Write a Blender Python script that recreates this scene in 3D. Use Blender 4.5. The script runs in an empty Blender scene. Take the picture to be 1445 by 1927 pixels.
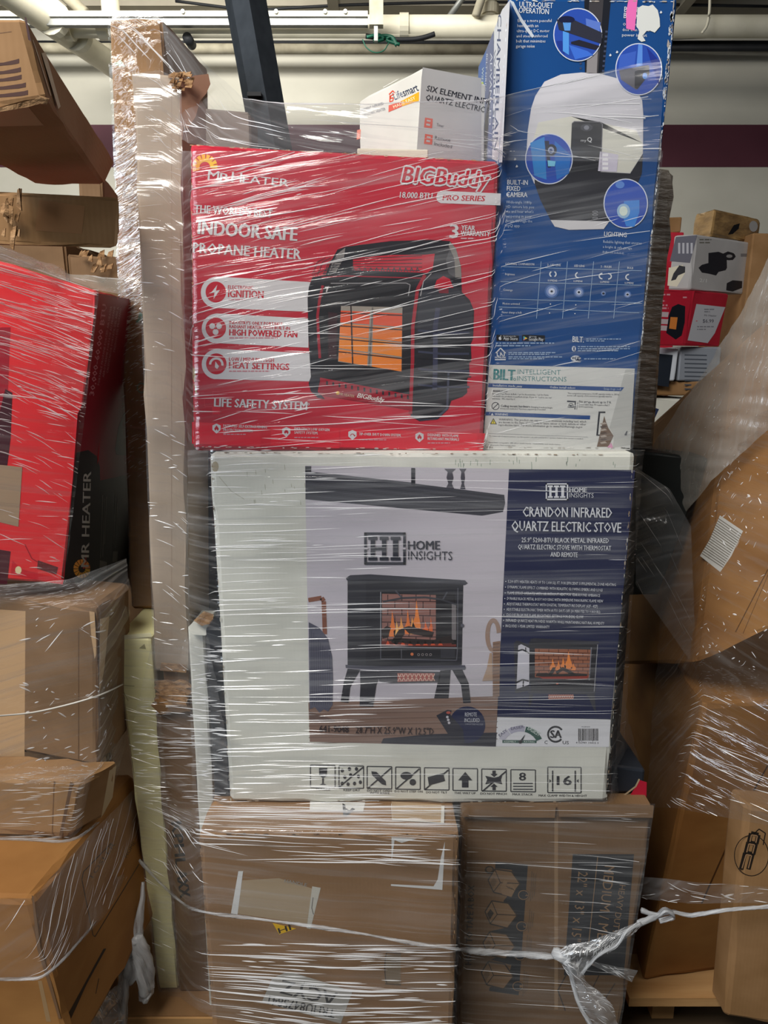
import bpy, math, random
import numpy as np
from mathutils import Vector, noise as mnoise

random.seed(7)
scene = bpy.context.scene
COL = scene.collection
R = math.radians

# ------------------------------------------------------------------ camera, world, lights, exposure
FPX, PITCH, EYE = 1336.0, R(11.5), 1.5           # focal length in pixels of the 1445 x 1927 frame
cam_d = bpy.data.cameras.new('camera')
cam_d.sensor_fit = 'VERTICAL'
cam_d.sensor_height = 24.0
cam_d.lens = 24.0 * FPX / 1927.0
cam_d.clip_start, cam_d.clip_end = 0.02, 60
cam = bpy.data.objects.new('camera', cam_d)
COL.objects.link(cam)
cam.location = (0, 0, EYE)
cam.rotation_euler = (math.pi / 2 - PITCH, 0, 0)
scene.camera = cam

world = bpy.data.worlds.new('world')
scene.world = world
world.use_nodes = True
bg = world.node_tree.nodes['Background']
bg.inputs[0].default_value = (0.80, 0.86, 0.95, 1)
bg.inputs[1].default_value = 0.04


def area(name, loc, target, sx, sy, power, color):
    d = bpy.data.lights.new(name, 'AREA')
    d.shape, d.size, d.size_y, d.energy, d.color = 'RECTANGLE', sx, sy, power, color
    o = bpy.data.objects.new(name, d)
    COL.objects.link(o)
    o.location = loc
    o.rotation_euler = (Vector(target) - Vector(loc)).to_track_quat('-Z', 'Y').to_euler()
    return o


area('ceiling_lamp_aisle', (-1.3, -0.5, 3.8), (-0.1, 1.3, 1.0), 1.7, 1.2, 128, (1.0, 0.96, 0.90))
area('ceiling_lamp_rear', (-1.6, 4.2, 4.2), (-1.4, 6.5, 2.6), 3.4, 0.4, 115, (1.0, 0.96, 0.88))
area('ceiling_lamp_near_aisle', (2.2, -0.6, 3.9), (0.8, 1.6, 1.2), 1.6, 0.6, 13, (1.0, 0.95, 0.88))
area('dock_door_daylight', (-2.9, -0.8, 2.4), (-0.3, 1.3, 1.5), 1.6, 2.2, 66, (0.80, 0.89, 1.0))

scene.view_settings.view_transform = 'Standard'
scene.view_settings.look = 'None'
scene.view_settings.exposure = 0.05
scene.view_settings.gamma = 1.0
scene.view_settings.use_curve_mapping = False
scene.cycles.use_denoising = True
scene.cycles.transparent_max_bounces = 16
scene.cycles.max_bounces = 8

# ------------------------------------------------------------------ measuring the photograph
CF = Vector((0, math.cos(PITCH), -math.sin(PITCH)))
CU = Vector((0, math.sin(PITCH), math.cos(PITCH)))
CR = Vector((1, 0, 0))
CE = Vector((0, 0, EYE))


def ray(px, py):
    return CF + CR * ((px - 722.5) / FPX) - CU * ((py - 963.5) / FPX)


def at_y(px, py, y):
    d = ray(px, py)
    return CE + d * (y / d.y)


def at_z(px, py, z):
    d = ray(px, py)
    return CE + d * ((z - EYE) / d.z)


class Face:
    """A flat side of a box: a point and a normal."""
    def __init__(self, point, normal):
        self.p, self.n = Vector(point), Vector(normal).normalized()
        if self.n.dot(CE - self.p) < 0:
            self.n = -self.n

    def at(self, px, py, lift=0.0):
        d = ray(px, py)
        q = self.p + self.n * lift
        return CE + d * ((q - CE).dot(self.n) / d.dot(self.n))


def upright(px, py, y, yaw=0.0, lean=0.0):
    nh = Vector((math.sin(R(yaw)), -math.cos(R(yaw)), 0))
    return Face(at_y(px, py, y), nh * math.cos(R(lean)) + Vector((0, 0, math.sin(R(lean)))))


def face3(a, b, c):
    return Face(a, (Vector(b) - Vector(a)).cross(Vector(c) - Vector(a)))


def zoomed(ox, oy, s):
    return lambda x, y: (ox + x * s, oy + y * s)


# ------------------------------------------------------------------ materials
def lin(c):
    c = c / 255.0
    return c / 12.92 if c <= 0.04045 else ((c + 0.055) / 1.055) ** 2.4


def rgb(c):
    return (lin(c[0]), lin(c[1]), lin(c[2]), 1)


_mats = {}


def base_mat(name):
    m = bpy.data.materials.new(name)
    m.use_nodes = True
    nt = m.node_tree
    return m, nt, nt.nodes['Principled BSDF']


def ink(c, rough=0.4):
    """A plain printed colour."""
    key = ('ink', tuple(c), rough)
    if key not in _mats:
        m, nt, b = base_mat('ink_%d_%d_%d' % tuple(c))
        b.inputs['Base Color'].default_value = rgb(c)
        b.inputs['Roughness'].default_value = rough
        b.inputs['Specular IOR Level'].default_value = 0.3
        _mats[key] = m
    return _mats[key]


def noisy(name, c1, c2, scale=(6, 6, 6), rough=0.7, bump=0.2, bdist=0.002, detail=5, spec=0.3, metal=0.0, flute=None, contrast=(0.35, 0.65)):
    key = ('noisy', name)
    if key in _mats:
        return _mats[key]
    m, nt, b = base_mat(name)
    N, L = nt.nodes, nt.links
    tc = N.new('ShaderNodeTexCoord')
    mp = N.new('ShaderNodeMapping')
    mp.inputs['Scale'].default_value = scale
    L.new(tc.outputs['Object'], mp.inputs['Vector'])
    nz = N.new('ShaderNodeTexNoise')
    nz.inputs['Scale'].default_value = 1.0
    nz.inputs['Detail'].default_value = detail
    L.new(mp.outputs['Vector'], nz.inputs['Vector'])
    mr = N.new('ShaderNodeMapRange')
    mr.inputs[1].default_value, mr.inputs[2].default_value = contrast
    L.new(nz.outputs['Fac'], mr.inputs[0])
    mx = N.new('ShaderNodeMix')
    mx.data_type = 'RGBA'
    mx.inputs[6].default_value, mx.inputs[7].default_value = rgb(c1), rgb(c2)
    L.new(mr.outputs[0], mx.inputs[0])
    L.new(mx.outputs[2], b.inputs['Base Color'])
    b.inputs['Roughness'].default_value = rough
    b.inputs['Specular IOR Level'].default_value = spec
    b.inputs['Metallic'].default_value = metal
    hgt = nz.outputs['Fac']
    if flute:
        wv = N.new('ShaderNodeTexWave')
        wv.bands_direction = flute
        wv.inputs['Scale'].default_value = 45
        wv.inputs['Distortion'].default_value = 1.0
        L.new(tc.outputs['Object'], wv.inputs['Vector'])
        ad = N.new('ShaderNodeMath')
        ad.operation = 'MULTIPLY_ADD'
        ad.inputs[1].default_value = 0.12
        L.new(wv.outputs['Fac'], ad.inputs[0])
        L.new(nz.outputs['Fac'], ad.inputs[2])
        hgt = ad.outputs[0]
    if bump:
        bp = N.new('ShaderNodeBump')
        bp.inputs['Strength'].default_value = bump
        bp.inputs['Distance'].default_value = bdist
        L.new(hgt, bp.inputs['Height'])
        L.new(bp.outputs['Normal'], b.inputs['Normal'])
    _mats[key] = m
    return m


def film_mat(name, haze=0.10, streak=0.5, gloss=0.14, rough=0.10, su=2.2, sv=95.0, turn=0.0, bump=0.5, patch=1.5, cover=(0.50, 0.78), white=(0.80, 0.82, 0.84)):
    """Clear stretch film: mostly see-through, milky where it is folded or stretched, glossy, ribbed along its pull."""
    m = bpy.data.materials.new(name)
    m.use_nodes = True
    nt = m.node_tree
    N, L = nt.nodes, nt.links
    N.remove(N['Principled BSDF'])
    out = N['Material Output']
    uv = N.new('ShaderNodeUVMap')

    def nz(scu, scv, detail, dist=0.0):
        r1 = N.new('ShaderNodeMapping')
        r1.inputs['Rotation'].default_value = (0, 0, R(turn))
        L.new(uv.outputs['UV'], r1.inputs['Vector'])
        mp = N.new('ShaderNodeMapping')
        mp.inputs['Scale'].default_value = (scu, scv, 1)
        L.new(r1.outputs['Vector'], mp.inputs['Vector'])
        t = N.new('ShaderNodeTexNoise')
        t.inputs['Scale'].default_value = 1
        t.inputs['Detail'].default_value = detail
        t.inputs['Distortion'].default_value = dist
        L.new(mp.outputs['Vector'], t.inputs['Vector'])
        return t.outputs['Fac']

    def rng(src, a, b, c, d):
        r = N.new('ShaderNodeMapRange')
        r.inputs[1].default_value, r.inputs[2].default_value, r.inputs[3].default_value, r.inputs[4].default_value = a, b, c, d
        L.new(src, r.inputs[0])
        return r.outputs[0]

    def mth(op, a, b):
        r = N.new('ShaderNodeMath')
        r.operation = op
        for k, v in ((0, a), (1, b)):
            if isinstance(v, (int, float)):
                r.inputs[k].default_value = v
            else:
                L.new(v, r.inputs[k])
        return r.outputs[0]

    fine, wide, area_n = nz(su, sv, 4, 0.3), nz(su * 0.5, sv * 0.22, 3, 0.2), nz(patch * 2.2, patch * 4.0, 3)
    f1 = rng(fine, cover[0], cover[1], 0, 1)
    f2 = rng(wide, 0.45, 0.75, 0, 1)
    pa = rng(area_n, 0.35, 0.65, 0.25, 1.0)
    milk = mth('ADD', mth('MULTIPLY', mth('ADD', mth('MULTIPLY', f1, 0.7), mth('MULTIPLY', f2, 0.4)), mth('MULTIPLY', pa, streak)), haze)
    tr = N.new('ShaderNodeBsdfTransparent')
    tr.inputs[0].default_value = (0.97, 0.97, 0.97, 1)
    df = N.new('ShaderNodeBsdfDiffuse')
    df.inputs[0].default_value = (*white, 1)
    tl = N.new('ShaderNodeBsdfTranslucent')
    tl.inputs[0].default_value = (*white, 1)
    mw = N.new('ShaderNodeMixShader')
    mw.inputs[0].default_value = 0.3
    L.new(df.outputs[0], mw.inputs[1])
    L.new(tl.outputs[0], mw.inputs[2])
    m1 = N.new('ShaderNodeMixShader')
    L.new(milk, m1.inputs[0])
    L.new(tr.outputs[0], m1.inputs[1])
    L.new(mw.outputs[0], m1.inputs[2])
    hsum = mth('ADD', mth('MULTIPLY', fine, 1.0), mth('MULTIPLY', wide, 1.6))
    bp = N.new('ShaderNodeBump')
    bp.inputs['Strength'].default_value = bump
    bp.inputs['Distance'].default_value = 0.006
    L.new(hsum, bp.inputs['Height'])
    gl = N.new('ShaderNodeBsdfGlossy')
    gl.inputs['Color'].default_value = (1, 1, 1, 1)
    gl.inputs['Roughness'].default_value = rough
    L.new(bp.outputs['Normal'], gl.inputs['Normal'])
    gf = mth('ADD', mth('MULTIPLY', f1, gloss), gloss * 0.35)
    m2 = N.new('ShaderNodeMixShader')
    L.new(gf, m2.inputs[0])
    L.new(m1.outputs[0], m2.inputs[1])
    L.new(gl.outputs[0], m2.inputs[2])
    L.new(m2.outputs[0], out.inputs['Surface'])
    return m


def fold_mat():
    """A raised fold of the same film: several layers, so milkier, and pale to imitate bright glints."""
    m = bpy.data.materials.new('film_fold')
    m.use_nodes = True
    nt = m.node_tree
    N, L = nt.nodes, nt.links
    b = N['Principled BSDF']
    b.inputs['Base Color'].default_value = (0.90, 0.91, 0.92, 1)  # pale base imitates the bright streaks on the wrinkles
    b.inputs['Roughness'].default_value = 0.16
    b.inputs['Specular IOR Level'].default_value = 0.9
    tr = N.new('ShaderNodeBsdfTransparent')
    mx = N.new('ShaderNodeMixShader')
    mx.inputs[0].default_value = 0.62
    L.new(tr.outputs[0], mx.inputs[1])
    L.new(b.outputs[0], mx.inputs[2])
    L.new(mx.outputs[0], N['Material Output'].inputs['Surface'])
    return m


def rope_mat(name='bunched_film', lo=0.25, hi=0.85):
    m, nt, b = base_mat(name)
    N, L = nt.nodes, nt.links
    b.inputs['Base Color'].default_value = (0.70, 0.72, 0.74, 1)
    b.inputs['Roughness'].default_value = 0.22
    b.inputs['Specular IOR Level'].default_value = 0.8
    uv = N.new('ShaderNodeUVMap')
    mp = N.new('ShaderNodeMapping')
    mp.inputs['Scale'].default_value = (9, 20, 1)
    L.new(uv.outputs['UV'], mp.inputs['Vector'])
    t = N.new('ShaderNodeTexNoise')
    t.inputs['Scale'].default_value = 1
    t.inputs['Detail'].default_value = 4
    L.new(mp.outputs['Vector'], t.inputs['Vector'])
    bp = N.new('ShaderNodeBump')
    bp.inputs['Strength'].default_value = 0.9
    bp.inputs['Distance'].default_value = 0.006
    L.new(t.outputs['Fac'], bp.inputs['Height'])
    L.new(bp.outputs['Normal'], b.inputs['Normal'])
    tr = N.new('ShaderNodeBsdfTransparent')
    mr = N.new('ShaderNodeMapRange')
    mr.inputs[1].default_value, mr.inputs[2].default_value, mr.inputs[3].default_value, mr.inputs[4].default_value = 0.35, 0.65, lo, hi
    L.new(t.outputs['Fac'], mr.inputs[0])
    mx = N.new('ShaderNodeMixShader')
    L.new(mr.outputs[0], mx.inputs[0])
    L.new(tr.outputs[0], mx.inputs[1])
    L.new(b.outputs[0], mx.inputs[2])
    L.new(mx.outputs[0], N['Material Output'].inputs['Surface'])
    return m


CARD = noisy('kraft_cardboard', (132, 98, 60), (152, 116, 78), (7, 7, 10), 0.8, 0.25, 0.002, flute='X')
CARD_L = noisy('light_kraft_cardboard', (130, 97, 62), (143, 108, 73), (6, 6, 6), 0.8, 0.25, 0.002, flute='X')
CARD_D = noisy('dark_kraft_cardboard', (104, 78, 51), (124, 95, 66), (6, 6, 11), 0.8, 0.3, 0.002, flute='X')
CARD_G = noisy('greyed_kraft_cardboard', (150, 132, 112), (166, 148, 128), (6, 6, 9), 0.8, 0.25, 0.002, flute='X')
CARD_GOLD = noisy('golden_kraft_cardboard', (134, 90, 44), (160, 114, 62), (4, 4, 9), 0.75, 0.25, 0.003)
TORN = noisy('torn_cardboard_edge', (130, 96, 62), (166, 130, 92), (60, 60, 90), 0.9, 1.0, 0.006, contrast=(0.4, 0.6))
WHITE_C = noisy('white_coated_carton', (206, 206, 196), (218, 218, 208), (9, 9, 9), 0.5, 0.2, 0.002, flute='X')
YELLOW_C = noisy('pale_yellow_carton', (238, 232, 172), (244, 239, 184), (6, 6, 4), 0.6, 0.2, 0.002)
RED_C = noisy('red_printed_carton', (178, 30, 50), (192, 40, 60), (6, 6, 6), 0.4, 0.15, 0.002)
RED_C2 = noisy('bright_red_printed_carton', (202, 38, 44), (214, 48, 52), (6, 6, 6), 0.4, 0.15, 0.002)
BLUE_C = noisy('blue_printed_carton', (14, 66, 124), (18, 72, 134), (6, 6, 6), 0.4, 0.15, 0.002)
BLACK_C = noisy('black_printed_carton', (30, 34, 40), (40, 44, 52), (6, 6, 6), 0.45, 0.15, 0.002)
WOOD = noisy('rough_pallet_wood', (168, 124, 76), (198, 156, 104), (3, 30, 30), 0.8, 0.4, 0.003)
TAPE = ink((186, 160, 124), 0.25)
FOLD = fold_mat()
ROPE = rope_mat()
EDGE = rope_mat('gathered_film', 0.20, 0.60)


# ------------------------------------------------------------------ mesh collecting
class MB:
    def __init__(self):
        self.v, self.f, self.m, self.mats, self.uv = [], [], [], [], {}

    def mi(self, mat):
        if mat not in self.mats:
            self.mats.append(mat)
        return self.mats.index(mat)

    def add(self, vs, fs, mat):
        b, k = len(self.v), self.mi(mat)
        self.v.extend(tuple(p) for p in vs)
        for f in fs:
            self.f.append(tuple(b + i for i in f))
            self.m.append(k)
        return b

    def quad(self, a, b, c, d, mat):
        self.add([a, b, c, d], [(0, 1, 2, 3)], mat)

    def build(self, name, parent=None, origin=None, smooth=False):
        me = bpy.data.meshes.new(name)
        o0 = Vector(origin) if origin is not None else Vector((0, 0, 0))
        me.from_pydata([tuple(Vector(p) - o0) for p in self.v], [], self.f)
        for mt in self.mats:
            me.materials.append(mt)
        me.polygons.foreach_set('material_index', self.m)
        if self.uv:
            ul = me.uv_layers.new(name='UVMap')
            vi = np.empty(len(me.loops), dtype=np.int32)
            me.loops.foreach_get('vertex_index', vi)
            arr = np.zeros((len(self.v), 2))
            for k, q in self.uv.items():
                arr[k] = q
            ul.data.foreach_set('uv', arr[vi].ravel())
        if smooth:
            me.polygons.foreach_set('use_smooth', [True] * len(self.f))
        me.validate()
        me.update()
        o = bpy.data.objects.new(name, me)
        COL.objects.link(o)
        if parent is not None:
            o.parent = parent
            o.location = o0 - parent.location
        else:
            o.location = o0
        return o


def thing(name, label, cat, loc, group=None):
    o = bpy.data.objects.new(name, None)
    o.empty_display_size = 0.05
    COL.objects.link(o)
    o.location = loc
    o['label'], o['category'] = label, cat
    if group:
        o['group'] = group
    return o


def tag(o, label, cat, group=None):
    o['label'], o['category'] = label, cat
    if group:
        o['group'] = group
    return o


def structure(o):
    o['kind'] = 'structure'
    return o


def box_into(mb, lo, hi, mat, taper=0.0):
    x0, y0, z0 = lo
    x1, y1, z1 = hi
    vs = [(x0, y0, z0), (x1, y0, z0), (x1, y1, z0), (x0, y1, z0), (x0, y0, z1), (x1, y0, z1), (x1, y1, z1), (x0, y1, z1)]
    mb.add(vs, [(0, 3, 2, 1), (4, 5, 6, 7), (0, 1, 5, 4), (1, 2, 6, 5), (2, 3, 7, 6), (3, 0, 4, 7)], mat)


def hexa_into(mb, c8, mat, n=(8, 5, 8), r=0.006, dent=0.0, edge=0.002, seed=0, front_flat=True, fmats=None):
    """A carton: c8 = front TL, TR, BR, BL then the back four; rounded, worn edges, dented sides."""
    F, B = [Vector(p) for p in c8[:4]], [Vector(p) for p in c8[4:]]
    size = ((F[1] - F[0]).length, (B[0] - F[0]).length, (F[3] - F[0]).length)

    def lines(k):
        e = min(0.2, r / max(size[k], 1e-3))
        m = max(1, n[k])
        return [0.0] + [e + (1 - 2 * e) * i / m for i in range(m + 1)] + [1.0]

    U, V, W = lines(0), lines(1), lines(2)

    def pos(i, j, k):
        u, v, w = U[i], V[j], W[k]
        f = (F[0] * (1 - u) + F[1] * u) * (1 - w) + (F[3] * (1 - u) + F[2] * u) * w
        b = (B[0] * (1 - u) + B[1] * u) * (1 - w) + (B[3] * (1 - u) + B[2] * u) * w
        p = f * (1 - v) + b * v
        ex = [(i in (0, len(U) - 1)), (j in (0, len(V) - 1)), (k in (0, len(W) - 1))]
        if sum(ex) >= 2:
            c = sum(F, Vector()) / 8 + sum(B, Vector()) / 8
            axes = ((F[1] - F[0]).normalized(), (B[0] - F[0]).normalized(), (F[3] - F[0]).normalized())
            t = (u, v, w)
            for a in range(3):
                if ex[a]:
                    p = p + axes[a] * ((1 if t[a] == 0 else -1) * r * (0.3 if sum(ex) == 2 else 0.45))
            q = mnoise.noise_vector(p * 22 + Vector((seed, 3.1 * seed, 0)))
            p = p + q * edge
        elif dent and not (front_flat and j == 0):
            q = mnoise.noise_vector(p * 4.5 + Vector((seed * 1.7, 0, seed)))
            p = p + q * dent
        return p

    idx, vs = {}, []

    def vid(i, j, k):
        if (i, j, k) not in idx:
            idx[(i, j, k)] = len(vs)
            vs.append(pos(i, j, k))
        return idx[(i, j, k)]

    a, b, c = len(U) - 1, len(V) - 1, len(W) - 1
    groups = {'front': [], 'back': [], 'left': [], 'right': [], 'top': [], 'bottom': []}
    for i in range(a):
        for k in range(c):
            groups['front'].append((vid(i, 0, k), vid(i, 0, k + 1), vid(i + 1, 0, k + 1), vid(i + 1, 0, k)))
            groups['back'].append((vid(i, b, k), vid(i + 1, b, k), vid(i + 1, b, k + 1), vid(i, b, k + 1)))
    for j in range(b):
        for k in range(c):
            groups['left'].append((vid(0, j, k), vid(0, j + 1, k), vid(0, j + 1, k + 1), vid(0, j, k + 1)))
            groups['right'].append((vid(a, j, k), vid(a, j, k + 1), vid(a, j + 1, k + 1), vid(a, j + 1, k)))
    for i in range(a):
        for j in range(b):
            groups['top'].append((vid(i, j, 0), vid(i + 1, j, 0), vid(i + 1, j + 1, 0), vid(i, j + 1, 0)))
            groups['bottom'].append((vid(i, j, c), vid(i, j + 1, c), vid(i + 1, j + 1, c), vid(i + 1, j, c)))
    b0 = len(mb.v)
    mb.v.extend(tuple(p) for p in vs)
    for g, fs in groups.items():
        mk = mb.mi((fmats or {}).get(g, mat))
        for f in fs:
            mb.f.append(tuple(b0 + q for q in f))
            mb.m.append(mk)


def from_front(face, quad, back, zb=None, zt=None):
    """Eight corners from the front quad seen in the photo (TL, TR, BR, BL) on its plane and one step back."""
    f = [face.at(*q) for q in quad]
    if zb is not None:
        f[2].z = zb
        f[3].z = zb
    if zt is not None:
        f[0].z = zt
        f[1].z = zt
    bk = Vector(back)
    return f + [p + bk for p in f]


def base_of(c8):
    return (Vector(c8[2]) + Vector(c8[3]) + Vector(c8[6]) + Vector(c8[7])) / 4


def carton(name, label, c8, mat, cat='box', group=None, **kw):
    base = base_of(c8)
    t = thing(name, label, cat, base, group)
    mb = MB()
    hexa_into(mb, c8, mat, **kw)
    mb.build('carton_body', t, base)
    return t


# ------------------------------------------------------------------ printing on a flat face
LIFT = 0.00014
_glyph = {}


def glyphs(s, bold=0.0, shear=0.0, space=1.0):
    key = (s, bold, shear, space)
    if key in _glyph:
        return _glyph[key]
    c = bpy.data.curves.new('t', 'FONT')
    c.body, c.size, c.offset, c.shear, c.space_character = s, 1.0, bold, shear, space
    c.resolution_u = 2 if len(s) < 14 else 1
    c.fill_mode = 'FRONT'
    o = bpy.data.objects.new('t', c)
    me = o.to_mesh()
    v = np.array([(p.co.x, p.co.y) for p in me.vertices]) if len(me.vertices) else np.zeros((0, 2))
    f = [tuple(p.vertices) for p in me.polygons]
    o.to_mesh_clear()
    bpy.data.objects.remove(o)
    bpy.data.curves.remove(c)
    if len(v):
        x0, x1 = v[:, 0].min(), v[:, 0].max()
        v[:, 0] = (v[:, 0] - x0) / max(1e-6, x1 - x0)
        v[:, 1] = v[:, 1] / 0.70
    _glyph[key] = (v, f)
    return _glyph[key]


class Print:
    """Flat printing collected on one face; points are read from the photograph and land on the face's plane."""
    def __init__(self, face, conv=None):
        self.face, self.mb, self.c, self.k = face, MB(), conv or (lambda x, y: (x, y)), 1.0

    def zoom(self, ox, oy, s):
        self.c, self.k = zoomed(ox, oy, s), s
        return self

    def at(self, p, layer):
        return self.face.at(*self.c(*p), lift=LIFT * layer)

    def poly(self, pts, col, layer=1):
        vs = [self.at(p, layer) for p in pts]
        mat = col if not isinstance(col, tuple) else ink(col)
        self.mb.add(vs, [tuple(range(len(vs)))], mat)

    def rect(self, x0, y0, x1, y1, col, layer=1):
        self.poly([(x0, y0), (x1, y0), (x1, y1), (x0, y1)], col, layer)

    def ell(self, cx, cy, rx, ry, col, layer=1, n=28, a0=0, a1=360):
        pts = [(cx + rx * math.cos(R(a0 + (a1 - a0) * i / n)), cy + ry * math.sin(R(a0 + (a1 - a0) * i / n))) for i in range(n + (0 if a1 - a0 == 360 else 1))]
        self.poly(pts, col, layer)

    def ring(self, cx, cy, rx, ry, w, col, layer=1, n=32, a0=0, a1=360):
        for i in range(n):
            t0, t1 = R(a0 + (a1 - a0) * i / n), R(a0 + (a1 - a0) * (i + 1) / n)
            self.poly([(cx + rx * math.cos(t0), cy + ry * math.sin(t0)), (cx + rx * math.cos(t1), cy + ry * math.sin(t1)),
                       (cx + (rx - w) * math.cos(t1), cy + (ry - w) * math.sin(t1)), (cx + (rx - w) * math.cos(t0), cy + (ry - w) * math.sin(t0))], col, layer)

    def line(self, pts, w, col, layer=1):
        for (x0, y0), (x1, y1) in zip(pts, pts[1:]):
            dx, dy = x1 - x0, y1 - y0
            L = math.hypot(dx, dy) or 1
            ox, oy = -dy / L * w / 2, dx / L * w / 2
            self.poly([(x0 + ox, y0 + oy), (x1 + ox, y1 + oy), (x1 - ox, y1 - oy), (x0 - ox, y0 - oy)], col, layer)

    def text(self, s, p0, p1, h, col, layer=2, bold=0.02, shear=0.0, space=1.0, rim=0.0):
        v, f = glyphs(s, min(bold, 0.0), shear, space)
        if not len(v):
            return
        dx, dy = p1[0] - p0[0], p1[1] - p0[1]
        L = math.hypot(dx, dy)
        ux, uy = dy / L * h, -dx / L * h
        ex, ey = dx / L * h, dy / L * h
        cw = 1.25 * L / max(1, len(s)) / h
        bold = bold * min(1.0, cw)
        if rim:
            sh = [(rim * math.cos(q * math.pi / 4), rim * math.sin(q * math.pi / 4)) for q in range(8)] + [(0, 0)]
        elif bold > 0.02:
            sh = [(-bold * 1.25, 0), (-bold * .6, 0), (0, 0), (bold * .6, 0), (bold * 1.25, 0)]
        elif bold > 0.006:
            sh = [(-bold, 0), (bold, 0)]
        else:
            sh = [(0, 0)]
        for n_, (sx, sy) in enumerate(sh):
            vs = [self.at((p0[0] + a * dx + (b + sy) * ux + sx * ex, p0[1] + a * dy + (b + sy) * uy + sx * ey), layer + n_ * 0.02) for a, b in v]
            self.mb.add(vs, f, ink(col) if isinstance(col, tuple) else col)

    def small(self, x0, y0, x1, y1, col, layer=2, rows=2, h=None, seed=1):
        """Print too fine to read: broken word dashes."""
        rnd = random.Random(seed)
        for r_ in range(rows):
            yy = y0 + (y1 - y0) * (r_ + 0.5) / rows
            x = x0
            hh = (h or (y1 - y0) / rows * 0.45)
            end = x1 if r_ < rows - 1 else x0 + (x1 - x0) * rnd.uniform(0.5, 0.9)
            while x < end:
                w = rnd.uniform(1.2, 5) * hh
                w = min(w, end - x)
                self.poly([(x, yy - hh / 2), (x + w, yy - hh / 2), (x + w, yy + hh / 2), (x, yy + hh / 2)], col, layer)
                x += w + hh * 0.8

    def wear(self, p0, p1, n, w, cols, seed=0, layer=1, side=0.0):
        """Chips and frayed paper along an edge."""
        rnd = random.Random(seed)
        dx, dy = p1[0] - p0[0], p1[1] - p0[1]
        L = math.hypot(dx, dy)
        nx, ny = -dy / L, dx / L
        for _ in range(n):
            t = rnd.random()
            a, b = rnd.uniform(.4, 2.2) * w * 2, rnd.uniform(.2, 1) * w
            x, y = p0[0] + dx * t + nx * side * w * rnd.random(), p0[1] + dy * t + ny * side * w * rnd.random()
            k = rnd.randint(5, 7)
            pts = []
            for q in range(k):
                an = 2 * math.pi * q / k
                u, v = a * math.cos(an) * rnd.uniform(.5, 1), b * math.sin(an) * rnd.uniform(.5, 1)
                pts.append((x + dx / L * u + nx * v, y + dy / L * u + ny * v))
            self.poly(pts, cols[rnd.randrange(len(cols))], layer)

    def build(self, name, t):
        return self.mb.build(name, t, t.location)


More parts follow.
